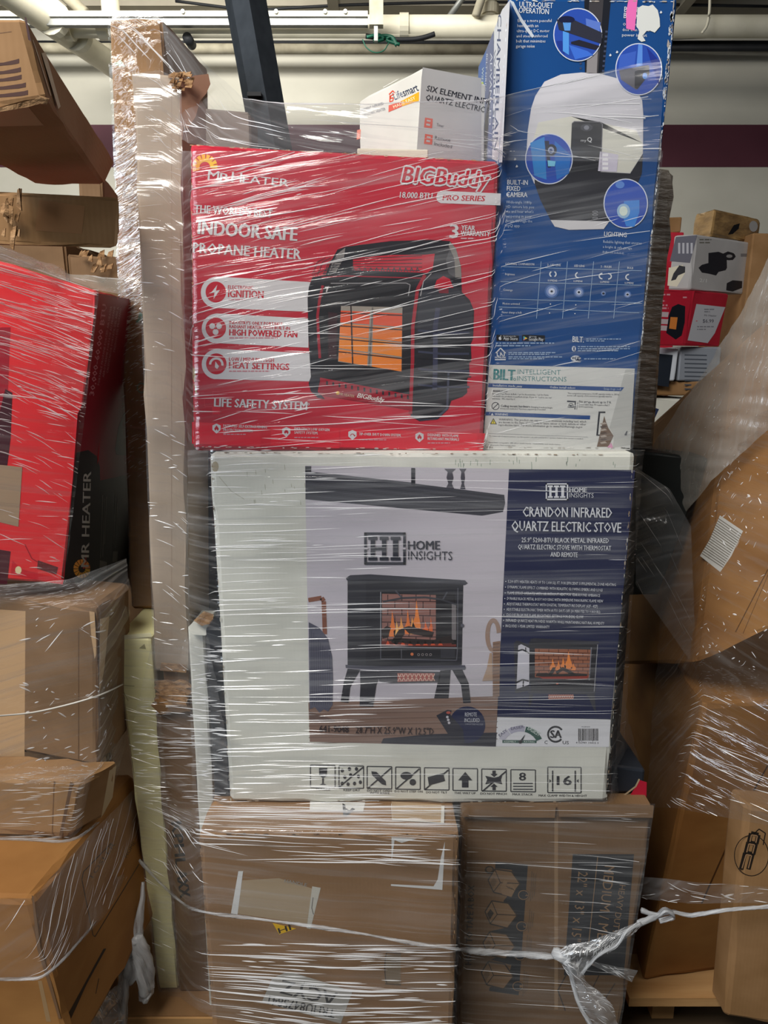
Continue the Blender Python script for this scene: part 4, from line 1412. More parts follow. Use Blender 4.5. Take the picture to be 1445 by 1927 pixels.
for s, x0, x1, y, h, b in (('ELECTRONIC', 207, 318, 684, 16, .02), ('IGNITION', 208, 362, 720, 32, .045), ("INDUSTRY'S ONLY PORTABLE", 213, 446, 838, 14, .03), ('RADIANT HEATER WITH BUILT-IN', 213, 478, 856, 14, .03), ('HIGH POWERED FAN', 213, 510, 888, 28, .045), ('LOW / MEDIUM / HIGH', 212, 408, 1000, 17, .03), ('HEAT SETTINGS', 212, 474, 1032, 28, .045)):
    pr.text(s, (x0, y), (x1, y + (x1 - x0) * 0.03), h, RED, 4, bold=b)
for x0, x1, y in ((210, 350, 726), (213, 490, 894), (212, 430, 1040)):
    pr.small(x0, y, x1, y + 10, (200, 130, 140), 4, 1, 5, seed=x0 + y)
# life safety
pr.line([(105, 1165), (140, 1166), (140, 1135), (172, 1136)], 2, (214, 60, 76), 2)
pr.line([(105, 1165), (105, 1200), (140, 1202), (140, 1235), (172, 1236)], 2, (214, 60, 76), 2)
pr.rect(140, 1200, 172, 1236, (206, 34, 54), 2)
pr.text('LIFE SAFETY SYSTEM', (147, 1200), (553, 1216), 38, WHT, 4, bold=.045)
pr.ring(560, 1190, 5, 5, 2, WHT, 4, 10)
# headline
pr.text("THE WORLD'S BEST", (60, 350), (400, 372), 36, WHT, 4, bold=.03)
pr.text('INDOOR SAFE', (76, 443), (508, 474), 60, WHT, 4, bold=.045)
pr.text('PROPANE HEATER', (53, 525), (526, 555), 46, WHT, 4, bold=.03)
pr.text('3', (1180, 460), (1216, 461), 60, WHT, 4, bold=.04)
pr.text('YEAR', (1230, 426), (1290, 429), 22, WHT, 4, bold=.03)
pr.text('WARRANTY', (1228, 450), (1356, 454), 22, WHT, 4, bold=.03)
pr.small(1228, 458, 1340, 468, (206, 160, 168), 4, 1, 6)
pr.build('lettering', heat)
pr = Print(fB)
TN = [(190, 150, 112), (206, 176, 150), (150, 110, 84)]
pr.wear((360, 272), (938, 304), 60, 1.8, TN, 1, 3, 1)
pr.wear((359, 290), (364, 840), 46, 1.6, [(200, 180, 170), (190, 150, 112)], 2, 3, -1)
pr.wear((366, 842), (906, 846), 40, 1.6, [(206, 170, 160), (200, 190, 186)], 3, 3, -1)
pr.wear((362, 700), (366, 740), 6, 5, [(220, 200, 150), (214, 190, 150)], 4, 3, -1)
pr.build('worn_edge', heat)
# brand marks
pr = Print(fB).zoom(340, 250, 0.4291)
sun_mark(pr, 106, 150, 38, 56, -10, 205, 9, (236, 186, 54), (232, 150, 40))
for s, x0, x1, y0, h in (('M', 118, 166, 205, 42), ('R', 171, 214, 209, 34), ('H', 252, 294, 214, 44), ('EATER', 298, 472, 218, 34)):
    if s == 'H':
        x0, x1 = 222, 266
    if s == 'EATER':
        x0 = 270
    pr.text(s, (x0, y0), (x1, y0 + (x1 - x0) * 0.09), h, WHT, 4, bold=.012)
pr.text('BIGBuddy', (970, 217), (1352, 238), 70, WHT, 4, shear=.18, rim=.13)
pr.text('BIGBuddy', (970, 217), (1352, 238), 70, RED, 6, bold=.03, shear=.18)
pr.text('18,000 BTU', (960, 284), (1104, 289), 26, WHT, 4, bold=.03, shear=.1)
pr.poly([(1120, 282), (1126, 264), (1140, 254), (1404, 266), (1402, 318), (1140, 308), (1126, 300)], WHT, 3)
pr.text('PRO SERIES', (1148, 295), (1334, 300), 24, RED, 4, bold=.04, shear=.15)
pr.build('brand_mark', heat)
# product picture
pr = Print(fB).zoom(560, 440, 0.2491)
B2, B3, GRY = (40, 42, 52), (58, 60, 70), (120, 120, 126)
pr.poly([(75, 480), (85, 400), (110, 330), (210, 310), (250, 210), (300, 120), (360, 98), (700, 55), (1000, 45), (1150, 55), (1195, 110), (1232, 240), (1240, 440), (1300, 500), (1332, 580), (1325, 790), (1308, 830), (1312, 940), (1295, 980), (1298, 1060), (1280, 1100), (1280, 1200), (1245, 1230), (1160, 1260), (1140, 1320), (1060, 1400), (920, 1416), (855, 1380), (850, 1215), (170, 1085), (150, 1190), (205, 1245), (160, 1240), (100, 1190), (82, 1130), (100, 1080), (80, 760)], BK, 3)
pr.poly([(1150, 60), (1195, 110), (1232, 240), (1238, 330), (1190, 330), (1180, 180), (1140, 90)], (130, 126, 120), 4)
pr.poly([(1150, 110), (1185, 200), (1190, 330), (1140, 300), (1120, 200)], (72, 72, 76), 5)
pr.poly([(300, 150), (360, 105), (350, 180), (290, 290), (235, 290), (260, 220)], (130, 126, 124), 4)
pr.poly([(418, 185), (700, 160), (960, 158), (1036, 150), (1020, 262), (980, 295), (420, 275)], RED, 4)
for k in range(7):
    y = 178 + k * 20
    pr.line([(180 - k * 14 + 80, y + 20), (500, y + 10 - k), (940, y - 14 + k * 9)], 5, (34, 34, 42), 5)
for k in range(12):
    x = 410 + k * 44
    pr.line([(x, 285), (x + 10, 255), (x + 24, 285)], 6, (60, 60, 68), 6)
pr.line([(180, 330), (360, 318), (940, 335)], 9, (150, 30, 48), 6)
for x0 in (110, 150, 195, 240):
    pr.line([(x0, 310), (x0 + 40, 210), (x0 + 100, 180)], 4, (52, 52, 60), 6)
pr.line([(80, 480), (95, 380), (130, 300), (300, 240)], 4, (52, 52, 60), 6)
pr.poly([(190, 380), (240, 350), (880, 345), (860, 480), (848, 1200), (170, 1082), (160, 600)], (24, 24, 30), 5)
pr.line([(250, 374), (820, 372), (850, 385), (836, 470)], 7, (140, 138, 140), 6)
pr.poly([(205, 400), (240, 395), (232, 412), (222, 440), (212, 440), (218, 412), (205, 412)], (190, 186, 186), 6)
pr.line([(190, 390), (165, 500), (150, 620), (160, 820), (168, 940)], 20, (150, 26, 44), 6)
pr.line([(962, 310), (905, 420), (870, 700), (868, 960), (858, 1190), (852, 1360)], 26, (158, 28, 46), 6)
pr.line([(1010, 300), (950, 360), (928, 470)], 6, (170, 166, 168), 7)
pr.poly([(232, 590), (300, 600), (290, 950), (232, 935)], (52, 26, 34), 6)
# glowing panels
pr.poly([(328, 545), (400, 545), (792, 556), (785, 1036), (305, 966)], (150, 142, 132), 6)
for x0, x1, xb0, xb1 in ((326, 398, 308, 410), (412, 546, 420, 525), (572, 790, 560, 784)):
    for k in range(4):
        def X(u, v):
            return x0 + (x1 - x0) * u + ((xb0 - x0) * (1 - u) + (xb1 - x1) * u) * v

        def Y(u, v):
            return 575 + (X(u, v) - 320) * 0.045 + v * (392 + (X(u, v) - 320) * 0.125)
        v0, v1 = k / 4 + .012, (k + 1) / 4 - .012
        pr.poly([(X(0, v0), Y(0, v0)), (X(1, v0), Y(1, v0)), (X(1, v1), Y(1, v1)), (X(0, v1), Y(0, v1))], [(222, 78, 48), (232, 118, 52), (236, 132, 50), (234, 126, 48)][k], 7)
        for q in range(9):
            v = v0 + (v1 - v0) * (q + .5) / 9
            pr.line([(X(0.02, v), Y(0.02, v)), (X(0.98, v), Y(0.98, v))], 2.2, [(232, 104, 66), (240, 150, 70), (244, 166, 70), (242, 154, 66)][k], 8)
for k in range(4):
    y = 596 + k * 98
    pr.line([(312 - k * 2, y), (792, y + 20 + k * 11)], 8, (52, 34, 34), 9)
pr.line([(402, 545), (416, 985)], 9, (44, 30, 32), 9)
pr.line([(566, 556), (538, 1000)], 12, (110, 104, 100), 9)
# lower red lip
pr.poly([(175, 1092), (850, 1215), (850, 1330), (620, 1290), (160, 1215), (168, 1150)], (150, 22, 42), 6)
for k in range(14):
    x = 215 + k * 47
    pr.poly([(x, 1112 + k * 8.2), (x + 14, 1114 + k * 8.2), (x + 14, 1142 + k * 8.4), (x, 1140 + k * 8.4)], BK, 7)
pr.text('BIGBuddy', (448, 1236), (652, 1272), 36, (216, 206, 200), 8, bold=.04, shear=.25)
pr.text('MR HEATER', (312, 1218), (428, 1238), 20, (196, 150, 120), 8, bold=.02)
pr.ell(303, 1202, 14, 14, (220, 170, 60), 8, 12)
pr.poly([(85, 1130), (105, 1090), (170, 1100), (150, 1190), (190, 1235), (205, 1248), (150, 1238), (100, 1185)], B2, 5)
# side body shading of the picture: ribs and knob
pr.poly([(960, 330), (1040, 300), (1130, 310), (1190, 380), (1240, 460), (1320, 560), (1325, 780), (900, 770), (915, 480)], B2, 4)
pr.poly([(1030, 412), (1050, 350), (1100, 318), (1150, 342), (1176, 408)], RED, 6)
pr.poly([(1060, 415), (1140, 412), (1140, 450), (1070, 448)], (120, 26, 42), 5)
for y in (800, 960, 1080):
    pr.line([(900, y - 20), (1100, y - 5), (1310, y)], 10, (18, 20, 28), 5)
for y in (740, 900, 1030, 1150):
    pr.line([(910, y - 10), (1100, y + 8), (1296, y + 6)], 16, (56, 60, 82), 5)
pr.line([(1060, 560), (1040, 700), (1040, 1000), (1035, 1180)], 36, (58, 60, 84), 5)
pr.line([(1140, 1040), (1130, 1320), (1050, 1390)], 16, (70, 74, 92), 5)
pr.line([(850, 1330), (870, 1380), (930, 1408), (1050, 1398)], 8, (56, 60, 76), 5)
pr.build('product_picture', heat)

# ---- blue garage opener carton
fG = upright(950, 400, 1.25)
c8 = from_front(fG, [(957, -6), (1276, -4), (1186, 848), (908, 846)], (0.0, 0.25, 0), zb=CT + 0.001)
gar = carton('blue_opener_carton', 'tall blue garage door opener carton standing beside the red heater carton', c8, BLUE_C, r=0.006, edge=0.005, dent=0.002, seed=37, n=(8, 6, 14))
GL = face3(c8[0], c8[3], c8[7])
pr = Print(fG).zoom(890, 0, 0.3841)
CW = (214, 218, 224)
pr.poly([(545, -10), (676, -10), (640, 370), (548, 370)], (22, 26, 36), 2)
pr.poly([(570, -10), (640, -10), (612, 370), (552, 370)], (60, 58, 62), 3)
pr.poly([(560, 250), (612, 240), (606, 360), (556, 360)], (140, 136, 138), 4)
for k in range(9):
    y = 150 + k * 24
    pr.rect(648 - k * 2, y, 660 - k * 2, y + 10, (60, 70, 96), 3)
    pr.rect(522, y + 60, 532, y + 70, (60, 70, 96), 3) if k < 6 else None
pr.poly([(262, 740), (268, 640), (285, 530), (305, 470), (350, 400), (430, 365), (530, 355), (620, 360), (710, 385), (800, 440), (828, 490), (834, 560), (832, 752), (770, 850), (300, 900), (270, 830)], (206, 204, 210), 4)
pr.poly([(300, 830), (380, 820), (490, 760), (620, 780), (620, 842), (770, 850), (832, 755), (826, 850), (760, 1000), (690, 1082), (380, 1078), (330, 980), (302, 900)], (34, 34, 42), 5)
pr.poly([(380, 1078), (668, 1084), (640, 1122), (470, 1126), (400, 1110)], (206, 204, 206), 5)
pr.poly([(290, 700), (320, 600), (480, 570), (800, 640), (830, 700), (830, 752), (770, 848), (622, 840), (630, 600), (486, 600), (480, 760)], (214, 212, 200), 5)
pr.poly([(496, 594), (622, 597), (634, 606), (624, 842), (474, 842), (484, 604)], (32, 32, 38), 6)
pr.line([(486, 604), (496, 595), (622, 598), (634, 608), (626, 840)], 4, (120, 118, 124), 7)
pr.ell(556, 625, 30, 18, (64, 64, 72), 7)
pr.ell(556, 625, 13, 11, (128, 130, 140), 8)
pr.text('my', (528, 694), (556, 694), 14, (190, 190, 194), 8, bold=0)
pr.text('Q', (560, 694), (582, 694), 22, (210, 210, 212), 8, bold=.02)
pr.poly([(622, 742), (712, 758), (704, 842), (612, 838)], (206, 200, 216), 7)
for k in range(4):
    pr.rect(634, 752 + k * 22, 662, 766 + k * 22, (238, 236, 240), 8)
pr.rect(574, 1030, 614, 1082, (22, 22, 28), 6)
for k, q in enumerate((1038, 1052, 1068)):
    pr.ring(598, q, 14, 5, 2, (160, 160, 168), 8, 12)
BC = ((513, 170, 120, 131), (812, 339, 115, 128), (372, 778, 117, 125), (748, 997, 109, 122))
for cx, cy, rx, ry in BC:
    pr.ell(cx, cy, rx, ry, (206, 212, 226), 9, 40)
    pr.ell(cx, cy, rx - 5, ry - 5, (40, 76, 170), 10, 40)
# motor circle
pr.poly([(410, 95), (500, 100), (632, 160), (630, 215), (420, 145)], (44, 46, 60), 12)
pr.ell(458, 96, 40, 18, (20, 26, 60), 13)
pr.poly([(440, 110), (480, 110), (476, 150), (448, 150)], (90, 150, 220), 13)
pr.poly([(552, 90), (625, 110), (620, 160), (555, 130)], (90, 120, 200), 11)
pr.poly([(480, 205), (520, 195), (620, 225), (600, 245), (480, 215)], (34, 34, 48), 12)
pr.poly([(440, 150), (470, 160), (470, 270), (440, 250)], (80, 150, 226), 12)
pr.poly([(470, 220), (560, 250), (590, 270), (500, 292)], (60, 110, 210), 12)
pr.poly([(408, 200), (436, 200), (450, 270), (420, 240)], (30, 54, 140), 11)
# battery circle
pr.poly([(715, 345), (790, 330), (860, 318), (866, 360), (800, 440), (725, 390)], (90, 88, 96), 12)
pr.poly([(792, 350), (864, 325), (862, 365), (806, 436), (792, 430)], (26, 26, 34), 13)
pr.ell(842, 372, 12, 16, (80, 140, 220), 14, 12)
pr.poly([(810, 215), (830, 220), (830, 320), (800, 330)], (90, 140, 220), 11)
pr.poly([(720, 270), (800, 250), (790, 330), (712, 340)], (60, 96, 190), 11)
pr.poly([(850, 230), (915, 300), (910, 420), (870, 300)], (30, 50, 140), 11)
# camera circle
pr.poly([(280, 700), (350, 670), (360, 880), (300, 860)], (50, 130, 200), 11)
pr.poly([(350, 690), (372, 690), (380, 820), (366, 820)], (22, 30, 60), 12)
pr.ell(384, 734, 26, 28, (34, 36, 48), 13)
pr.ell(382, 736, 15, 17, (150, 160, 190), 14)
pr.ell(381, 738, 8, 9, (50, 70, 120), 15)
pr.poly([(400, 690), (480, 760), (470, 850), (410, 880), (400, 790)], (40, 110, 190), 11)
pr.poly([(365, 785), (405, 790), (400, 815), (368, 815)], (120, 190, 220), 13)
# light circle
pr.poly([(740, 985), (815, 980), (815, 1040), (790, 1112), (750, 1108), (730, 1050)], (60, 130, 210), 11)
pr.ell(737, 1034, 32, 36, (150, 184, 214), 12)
pr.ell(737, 1034, 20, 24, (214, 226, 214), 13)
pr.ell(720, 905, 22, 18, (90, 130, 200), 11)
pr.build('product_picture', gar)
pr = Print(fG).zoom(890, 0, 0.3841)
pr.text('ULTRA-QUIET', (227, 34), (391, 40), 27, CW, 4, bold=.015)
pr.text('OPERATION', (224, 62), (371, 70), 27, CW, 4, bold=.015)
for i, (s, x0, x1) in enumerate((('Enjoy a more peaceful', 219, 385), ('home with an', 217, 320), ('ultra-quiet DC motor', 215, 375), ('and steel-reinforced', 213, 365), ('belt that minimizes', 212, 355), ('garage noise', 210, 302))):
    pr.text(s, (x0, 108 + i * 25), (x1, 108 + i * 25), 15, CW, 4, bold=.005)
pr.text('BATTERY', (741, 58), (860, 62), 26, CW, 4, bold=.015)
pr.text('BACKUP', (738, 88), (850, 94), 26, CW, 4, bold=.015)
for i, (s, x1) in enumerate((('Opens your garage', 880), ('door even when the', 875), ('power is out', 852))):
    pr.text(s, (734 - i * 2, 126 + i * 26), (x1, 128 + i * 26), 15, CW, 4, bold=.005)
pr.poly([(762, -6), (806, -6), (792, 150), (750, 140), (750, 60)], (232, 110, 180), 6)
PAT = (214, 216, 212)
pr.poly([(806, 40), (830, 26), (860, 30), (880, 22), (905, 50), (914, 90), (916, 130), (890, 160), (868, 150), (850, 152), (830, 175), (845, 200), (825, 205), (806, 190), (815, 150), (800, 130)], PAT, 6)
pr.poly([(176, -4), (200, 10), (214, 40), (240, 90), (268, 130), (300, 176), (290, 186), (262, 150), (232, 104), (204, 50)], (196, 204, 214), 6)
for x, y in ((920, 60), (205, 780), (214, 815), (705, 255), (672, 270)):
    pr.poly([(x, y - 8), (x + 7, y), (x + 2, y + 6), (x - 6, y + 4)], CW, 6)
for i, (s, x1) in enumerate((('BUILT-IN', 268), ('FIXED', 231), ('CAMERA', 266))):
    pr.text(s, (168 - i * 2, 904 + i * 30), (x1, 906 + i * 30), 24, CW, 4, bold=.015)
for i, (s, x1) in enumerate((('Wide-angle 1080p', 288), ('HD camera lets you', 298), ("see and hear what's", 296), ('happening in your', 288), ('garage through the', 290), ('myQ app', 228))):
    pr.text(s, (162 - i, 996 + i * 23), (x1, 998 + i * 23), 14, (170, 186, 210), 4, bold=.0)
pr.text('LIGHTING', (642, 1156), (752, 1162), 22, CW, 4, bold=.015)
for i, (s, x1) in enumerate((('Reliable lighting that ensures', 825), ('a bright & safe garage', 778), ('(bulbs not included)', 738))):
    pr.text(s, (638 - i * 2, 1190 + i * 24), (x1, 1198 + i * 24), 14 - i * 2, (180, 194, 214), 4, bold=.0)
pr.zoom(880, 440, 0.391)
LN = (150, 176, 206)
for y0, y1, x0, x1 in ((158, 178, 172, 838), (230, 248, 158, 836), (313, 332, 150, 832), (352, 380, 148, 826)):
    pr.line([(x0, y0), (x1, y1)], 2.5, LN, 3)
for x0, x1 in ((353, 331), (480, 456), (606, 580), (730, 702)):
    pr.line([(x0, 133), (x1, 408)], 2.5, LN, 3)
for s, x0, x1, y, h in (('LIGHTING COMPARISON', 182, 320, 150, 11), ('2 - LED LENS', 383, 447, 154, 10), ('LED LENS', 513, 562, 158, 10), ('2 - BULBS', 640, 692, 162, 10), ('BULB', 768, 796, 168, 10), ('Brightness', 180, 226, 198, 10), ('Coverage', 172, 216, 274, 10), ('Motion activated', 168, 250, 340, 10), ('Never change a bulb', 165, 260, 382, 10), ('LUMENS', 386, 430, 228, 9), ('LUMENS', 510, 552, 231, 9), ('LUMENS', 638, 680, 235, 9), ('LUMENS', 756, 798, 240, 9)):
    pr.text(s, (x0, y), (x1, y + 2), h, CW, 4, bold=.01)
for cx, a0, a1 in ((410, 120, 240), (410, -60, 60), (534, 90, 250), (648, 90, 270), (676, -90, 90), (776, 90, 270)):
    pr.ring(cx, 194 + (cx - 410) * .04, 18, 16, 6, CW, 4, 12, a0, a1)
for cx, cy, r0 in ((404, 277, 26), (535, 281, 20), (653, 287, 10), (769, 292, 14)):
    pr.ell(cx, cy, r0 * 1.3, r0 * 1.3, (60, 98, 156), 3)
    pr.ell(cx, cy, r0, r0, (120, 142, 190), 4)
    pr.ell(cx, cy, r0 * .6, r0 * .6, (196, 204, 226), 5)
    pr.ell(cx, cy, 6, 5, (30, 36, 50), 6)
for x, y in ((398, 338), (520, 342), (394, 381), (516, 384)):
    pr.ell(x, y, 3, 3, CW, 4, 8)
# store badges
for x0, x1 in ((138, 246), (262, 371)):
    pr.poly([(x0, 485), (x1, 489), (x1, 518), (x0, 515)], (18, 20, 26), 4)
pr.text('App Store', (172, 510), (240, 512), 15, CW, 6, bold=.01)
pr.text('Download on the', (172, 495), (232, 496), 6, CW, 6, bold=0)
pr.ell(156, 503, 7, 8, CW, 6, 14)
pr.ell(163, 501, 3.5, 3.5, (18, 20, 26), 7, 10)
pr.poly([(156, 494), (160, 488), (161, 493)], CW, 6)
pr.text('Google Play', (294, 513), (364, 515), 15, CW, 6, bold=.01)
pr.text('GET IT ON', (295, 498), (330, 499), 6, CW, 6, bold=0)
pr.poly([(268, 492), (278, 497), (274, 503)], (90, 180, 120), 6)
pr.poly([(268, 492), (274, 503), (268, 514)], (90, 160, 220), 6)
pr.poly([(278, 497), (288, 503), (278, 508), (274, 503)], (226, 190, 80), 6)
pr.poly([(268, 514), (274, 503), (278, 508)], (214, 80, 80), 6)
SM = (140, 164, 196)
pr.small(135, 520, 418, 545, SM, 4, 2, 6, seed=4)
pr.line([(135, 574), (158, 550), (182, 574)], 5, CW, 4)
pr.line([(142, 570), (142, 588), (152, 588)], 4, CW, 4)
pr.line([(176, 570), (176, 588), (166, 588)], 4, CW, 4)
pr.line([(158, 588), (158, 570), (170, 590)], 4, CW, 4)
pr.text('HOMELINK', (131, 599), (184, 600), 9, CW, 4, bold=.02)
pr.rect(131, 603, 183, 608, CW, 4)
pr.small(196, 568, 424, 584, SM, 4, 2, 5, seed=5)
pr.small(196, 588, 454, 606, SM, 4, 2, 5, seed=6)
pr.text('BILT.', (504, 520), (558, 523), 28, CW, 4, bold=.04)
pr.small(570, 502, 738, 520, SM, 4, 2, 5, seed=7)
pr.ell(511, 553, 10, 13, CW, 4, 16)
pr.line([(506, 547), (516, 558), (511, 563), (511, 543), (516, 548), (506, 559)], 2.5, (26, 60, 116), 5)
pr.small(530, 538, 780, 568, SM, 4, 3, 5, seed=8)
pr.ell(520, 599, 24, 13, CW, 4, 20)
pr.text('Wi', (500, 605), (518, 605), 14, (26, 40, 70), 5, bold=.03)
pr.rect(519, 590, 541, 610, (26, 40, 70), 5)
pr.text('Fi', (522, 605), (538, 605), 14, CW, 6, bold=.03)
pr.text('CERTIFIED', (500, 619), (543, 619), 7, CW, 4, bold=.01)
pr.small(560, 596, 780, 608, SM, 4, 1, 5, seed=9)
pr.build('lettering', gar)
# white instruction band
pr = Print(fG).zoom(900, 580, 0.2145)
WB, TL, IK = (206, 206, 202), (58, 128, 130), (54, 56, 66)
pr.poly([(95, 496), (1372, 530), (1332, 1245), (40, 1240)], WB, 2)
pr.text('BILT', (135, 626), (318, 634), 96, TL, 4, bold=.07)
pr.ring(318, 624, 12, 12, 5, TL, 4, 16)
pr.text('INTELLIGENT', (345, 578), (722, 584), 44, TL, 4, bold=-.01)
pr.text('INSTRUCTIONS', (340, 636), (772, 644), 42, TL, 4, bold=-.01)
pr.poly([(88, 658), (1280, 694), (1252, 728), (84, 692)], (34, 72, 132), 4)
pr.text('Installation made easy', (128, 686), (384, 694), 20, CW, 6, bold=.02)
pr.text('Online install videos', (628, 702), (850, 708), 20, CW, 6, bold=.02)
pr.text('Snap-logs roll', (1100, 716), (1250, 720), 20, (170, 184, 206), 6, bold=.0)
pr.text('WARRANTY', (124, 735), (256, 738), 18, IK, 4, bold=.03)
for s, x0, x1, y in (('Includes: 5 yr Motor & Belt, 1 yr for Accessories, 1 yr for Parts', 123, 614, 756), ('We build our products to perform & last. If you do need to use our', 121, 644, 778), ('warranty - We stand by it.', 120, 324, 799), ('*For comparison purposes a 1/2 HP capacity similar to 3/4 hp', 782, 1235, 752), ('motor. Lift capacity of DC motors is typically rated in', 780, 1170, 772)):
    pr.text(s, (x0, y), (x1, y + (x1 - x0) * .025), 14, IK, 4, bold=.005)
pr.ring(150, 858, 34, 34, 5, IK, 4, 28)
pr.line([(128, 880), (174, 836)], 5, IK, 5)
pr.text('Ceiling mount hardware', (196, 866), (452, 872), 20, IK, 4, bold=.03)
pr.text('(hanging brackets/angle', (460, 872), (650, 880), 14, IK, 4, bold=.0)
pr.text('irons) not included. Purchase separately if needed.', (194, 886), (592, 896), 14, IK, 4, bold=.0)
pr.poly([(778, 810), (856, 814), (850, 888), (842, 888), (846, 826), (778, 822)], IK, 4)
pr.poly([(790, 850), (802, 834), (824, 834), (836, 850), (838, 872), (782, 870)], IK, 4)
pr.poly([(796, 848), (804, 839), (822, 840), (830, 849)], WB, 5)
pr.ell(795, 858, 5, 5, WB, 5, 10)
pr.ell(826, 859, 5, 5, WB, 5, 10)
pr.line([(872, 824), (862, 890)], 3, IK, 4)
pr.text('Fits garage doors up to 7 ft.', (884, 828), (1166, 836), 20, IK, 4, bold=.025)
pr.text('Doors taller than 7ft require a Rail 7', (882, 850), (1150, 858), 14, IK, 4, bold=.0)
pr.text('(sold separately)', (880, 868), (1004, 874), 14, IK, 4, bold=.0)
pr.poly([(66, 908), (982, 942), (978, 976), (62, 940)], (34, 72, 132), 4)
pr.poly([(110, 940), (122, 918), (134, 941)], CW, 5)
pr.text('WARNING', (144, 938), (258, 942), 19, CW, 5, bold=.02)
pr.poly([(103, 1016), (132, 964), (162, 1018)], (58, 56, 50), 4)
pr.poly([(112, 1012), (132, 976), (153, 1013)], (224, 206, 70), 5)
pr.rect(130, 986, 135, 1002, (40, 40, 40), 6)
pr.rect(130, 1005, 135, 1009, (40, 40, 40), 6)
for s, x0, x1, y in (('WARNING: This product can expose you to chemicals including lead, which', 180, 946, 984), ('are known to the State of California to cause cancer or birth defects or other', 178, 944, 1008), ('reproductive harm. For more information go to www.P65Warnings.ca.gov', 176, 912, 1032)):
    pr.text(s, (x0, y), (x1, y + (x1 - x0) * .026), 19, IK, 4, bold=.005)
pr.line([(88, 1098), (960, 1130)], 2, (120, 120, 124), 4)
for s, x0, x1, y in (('To reduce risk of injury to persons - use this operator only with sectional door operation features when operator is installed.', 96, 920, 1126), ('Homelink compatible. All other trade marks. Trademarks and trade names', 90, 720, 1182), ('are the property of their respective owners.', 88, 330, 1204)):
    pr.text(s, (x0, y), (x1, y + (x1 - x0) * .03), 11, (90, 90, 96), 4, bold=.0)
pr.poly([(1055, 906), (1114, 906), (1114, 920), (1068, 920), (1050, 1108), (1072, 1108), (1072, 1120), (1034, 1118)], (36, 38, 48), 4)
pr.poly([(1104, 945), (1120, 1000), (1140, 1050), (1186, 1120), (1140, 1215), (1040, 1215), (1060, 1130)], (112, 92, 78), 5)
for k in range(7):
    pr.poly([(1066, 1010 + k * 28), (1110, 1000 + k * 28), (1130, 1014 + k * 28), (1080, 1022 + k * 28)], ((170, 158, 148), (80, 62, 52))[k % 2], 6)
pr.poly([(1150, 1050), (1290, 540), (1372, 534), (1332, 1200), (1180, 1225), (1190, 1120)], (182, 182, 178), 3)
pr.poly([(1282, 1108), (1300, 1080), (1308, 1076), (1302, 1116), (1284, 1116)], (60, 62, 72), 5)
pr.poly([(1130, 1220), (1165, 1180), (1180, 1215), (1172, 1232)], (206, 150, 180), 6)
pr.build('instruction_panel', gar)
pr = Print(fG)
WT = [(214, 218, 220), (190, 196, 204), (170, 160, 150)]
pr.wear((955, 4), (912, 640), 50, 1.5, WT, 5, 7, -1)
pr.wear((1270, 10), (1206, 660), 130, 2.0, WT, 6, 7, 1)
pr.wear((1268, 6), (1250, 180), 30, 3.0, WT, 7, 7, 1)
pr.wear((960, 0), (1270, 2), 36, 2.0, WT, 8, 7, 1)
pr.wear((912, 842), (1184, 844), 30, 2.0, [(180, 176, 170), (226, 224, 220)], 9, 7, -1)
pr.build('worn_edge', gar)
# narrow side with upright lettering
pr = Print(GL).zoom(890, 0, 0.1661)
pr.poly([(418, 0), (330, 110), (240, 330), (215, 1800), (300, 1840), (330, 1840)], (210, 214, 220), 2)
pr.poly([(236, 345), (150, 560), (125, 1780), (215, 1800)], (92, 104, 142), 2)
pr.poly([(150, 560), (62, 760), (30, 1760), (125, 1780)], (50, 98, 168), 2)
pr.text('CHAMBERLAIN', (280, 160), (236, 1700), 42, (36, 62, 110), 4, bold=.01)
pr.text('WORLD SERIES', (240, 560), (216, 1700), 16, (60, 80, 120), 4, bold=.0)
pr.text('ADVANCED', (196, 600), (178, 1420), 26, (212, 216, 226), 4, bold=.01)
pr.text('BELT DRIVE', (150, 610), (128, 1050), 18, (206, 212, 224), 4, bold=.0)
pr.text('WIFI', (102, 760), (94, 930), 22, (206, 222, 216), 4, bold=.0)
pr.poly([(94, 934), (118, 930), (104, 1430), (86, 1495)], (176, 200, 60), 4)
pr.small(74, 1540, 104, 1700, (206, 212, 222), 4, 2, 8)
pr.build('side_lettering', gar)

# ---- white quartz heater carton, foam slab
cz = BBTOP + 0.001
fl = at_y(795, 128, 1.335)
ztop = fl.z
c_ = Vector((fl.x, 1.335, 0))
aL = at_z(676, 190, ztop)
aR = at_z(915, 158, ztop)
aL.z = aR.z = 0
dR = (aR - c_)
far = aL + dR
q = [aL, c_, aR, far]
c8 = [Vector((c_.x, c_.y, ztop)), Vector((aR.x, aR.y, ztop)), Vector((aR.x, aR.y, cz)), Vector((c_.x, c_.y, cz)),
      Vector((aL.x, aL.y, ztop)), Vector((far.x, far.y, ztop)), Vector((far.x, far.y, cz)), Vector((aL.x, aL.y, cz))]
lif = carton('quartz_heater_carton', 'white quartz heater carton set cornerwise on the red heater carton', c8, WHITE_C, r=0.003, edge=0.002, seed=41, n=(5, 6, 6))
fR, fL = face3(c8[0], c8[1], c8[2]), face3(c8[0], c8[3], c8[7])
pr = Print(fR).zoom(660, 110, 0.173)
pr.poly([(782, 96), (1420, 215), (1420, 1200), (705, 1200), (770, 200)], (186, 186, 184), 1)
BKT, ORG, RD2 = (30, 32, 40), (238, 166, 40), (214, 84, 60)
pr.text('SIX ELEMENT INFRARED', (822, 352), (1720, 555), 64, BKT, 3, bold=.02)
pr.text('QUARTZ ELECTRIC HEATER', (812, 450), (1740, 650), 64, BKT, 3, bold=.02)
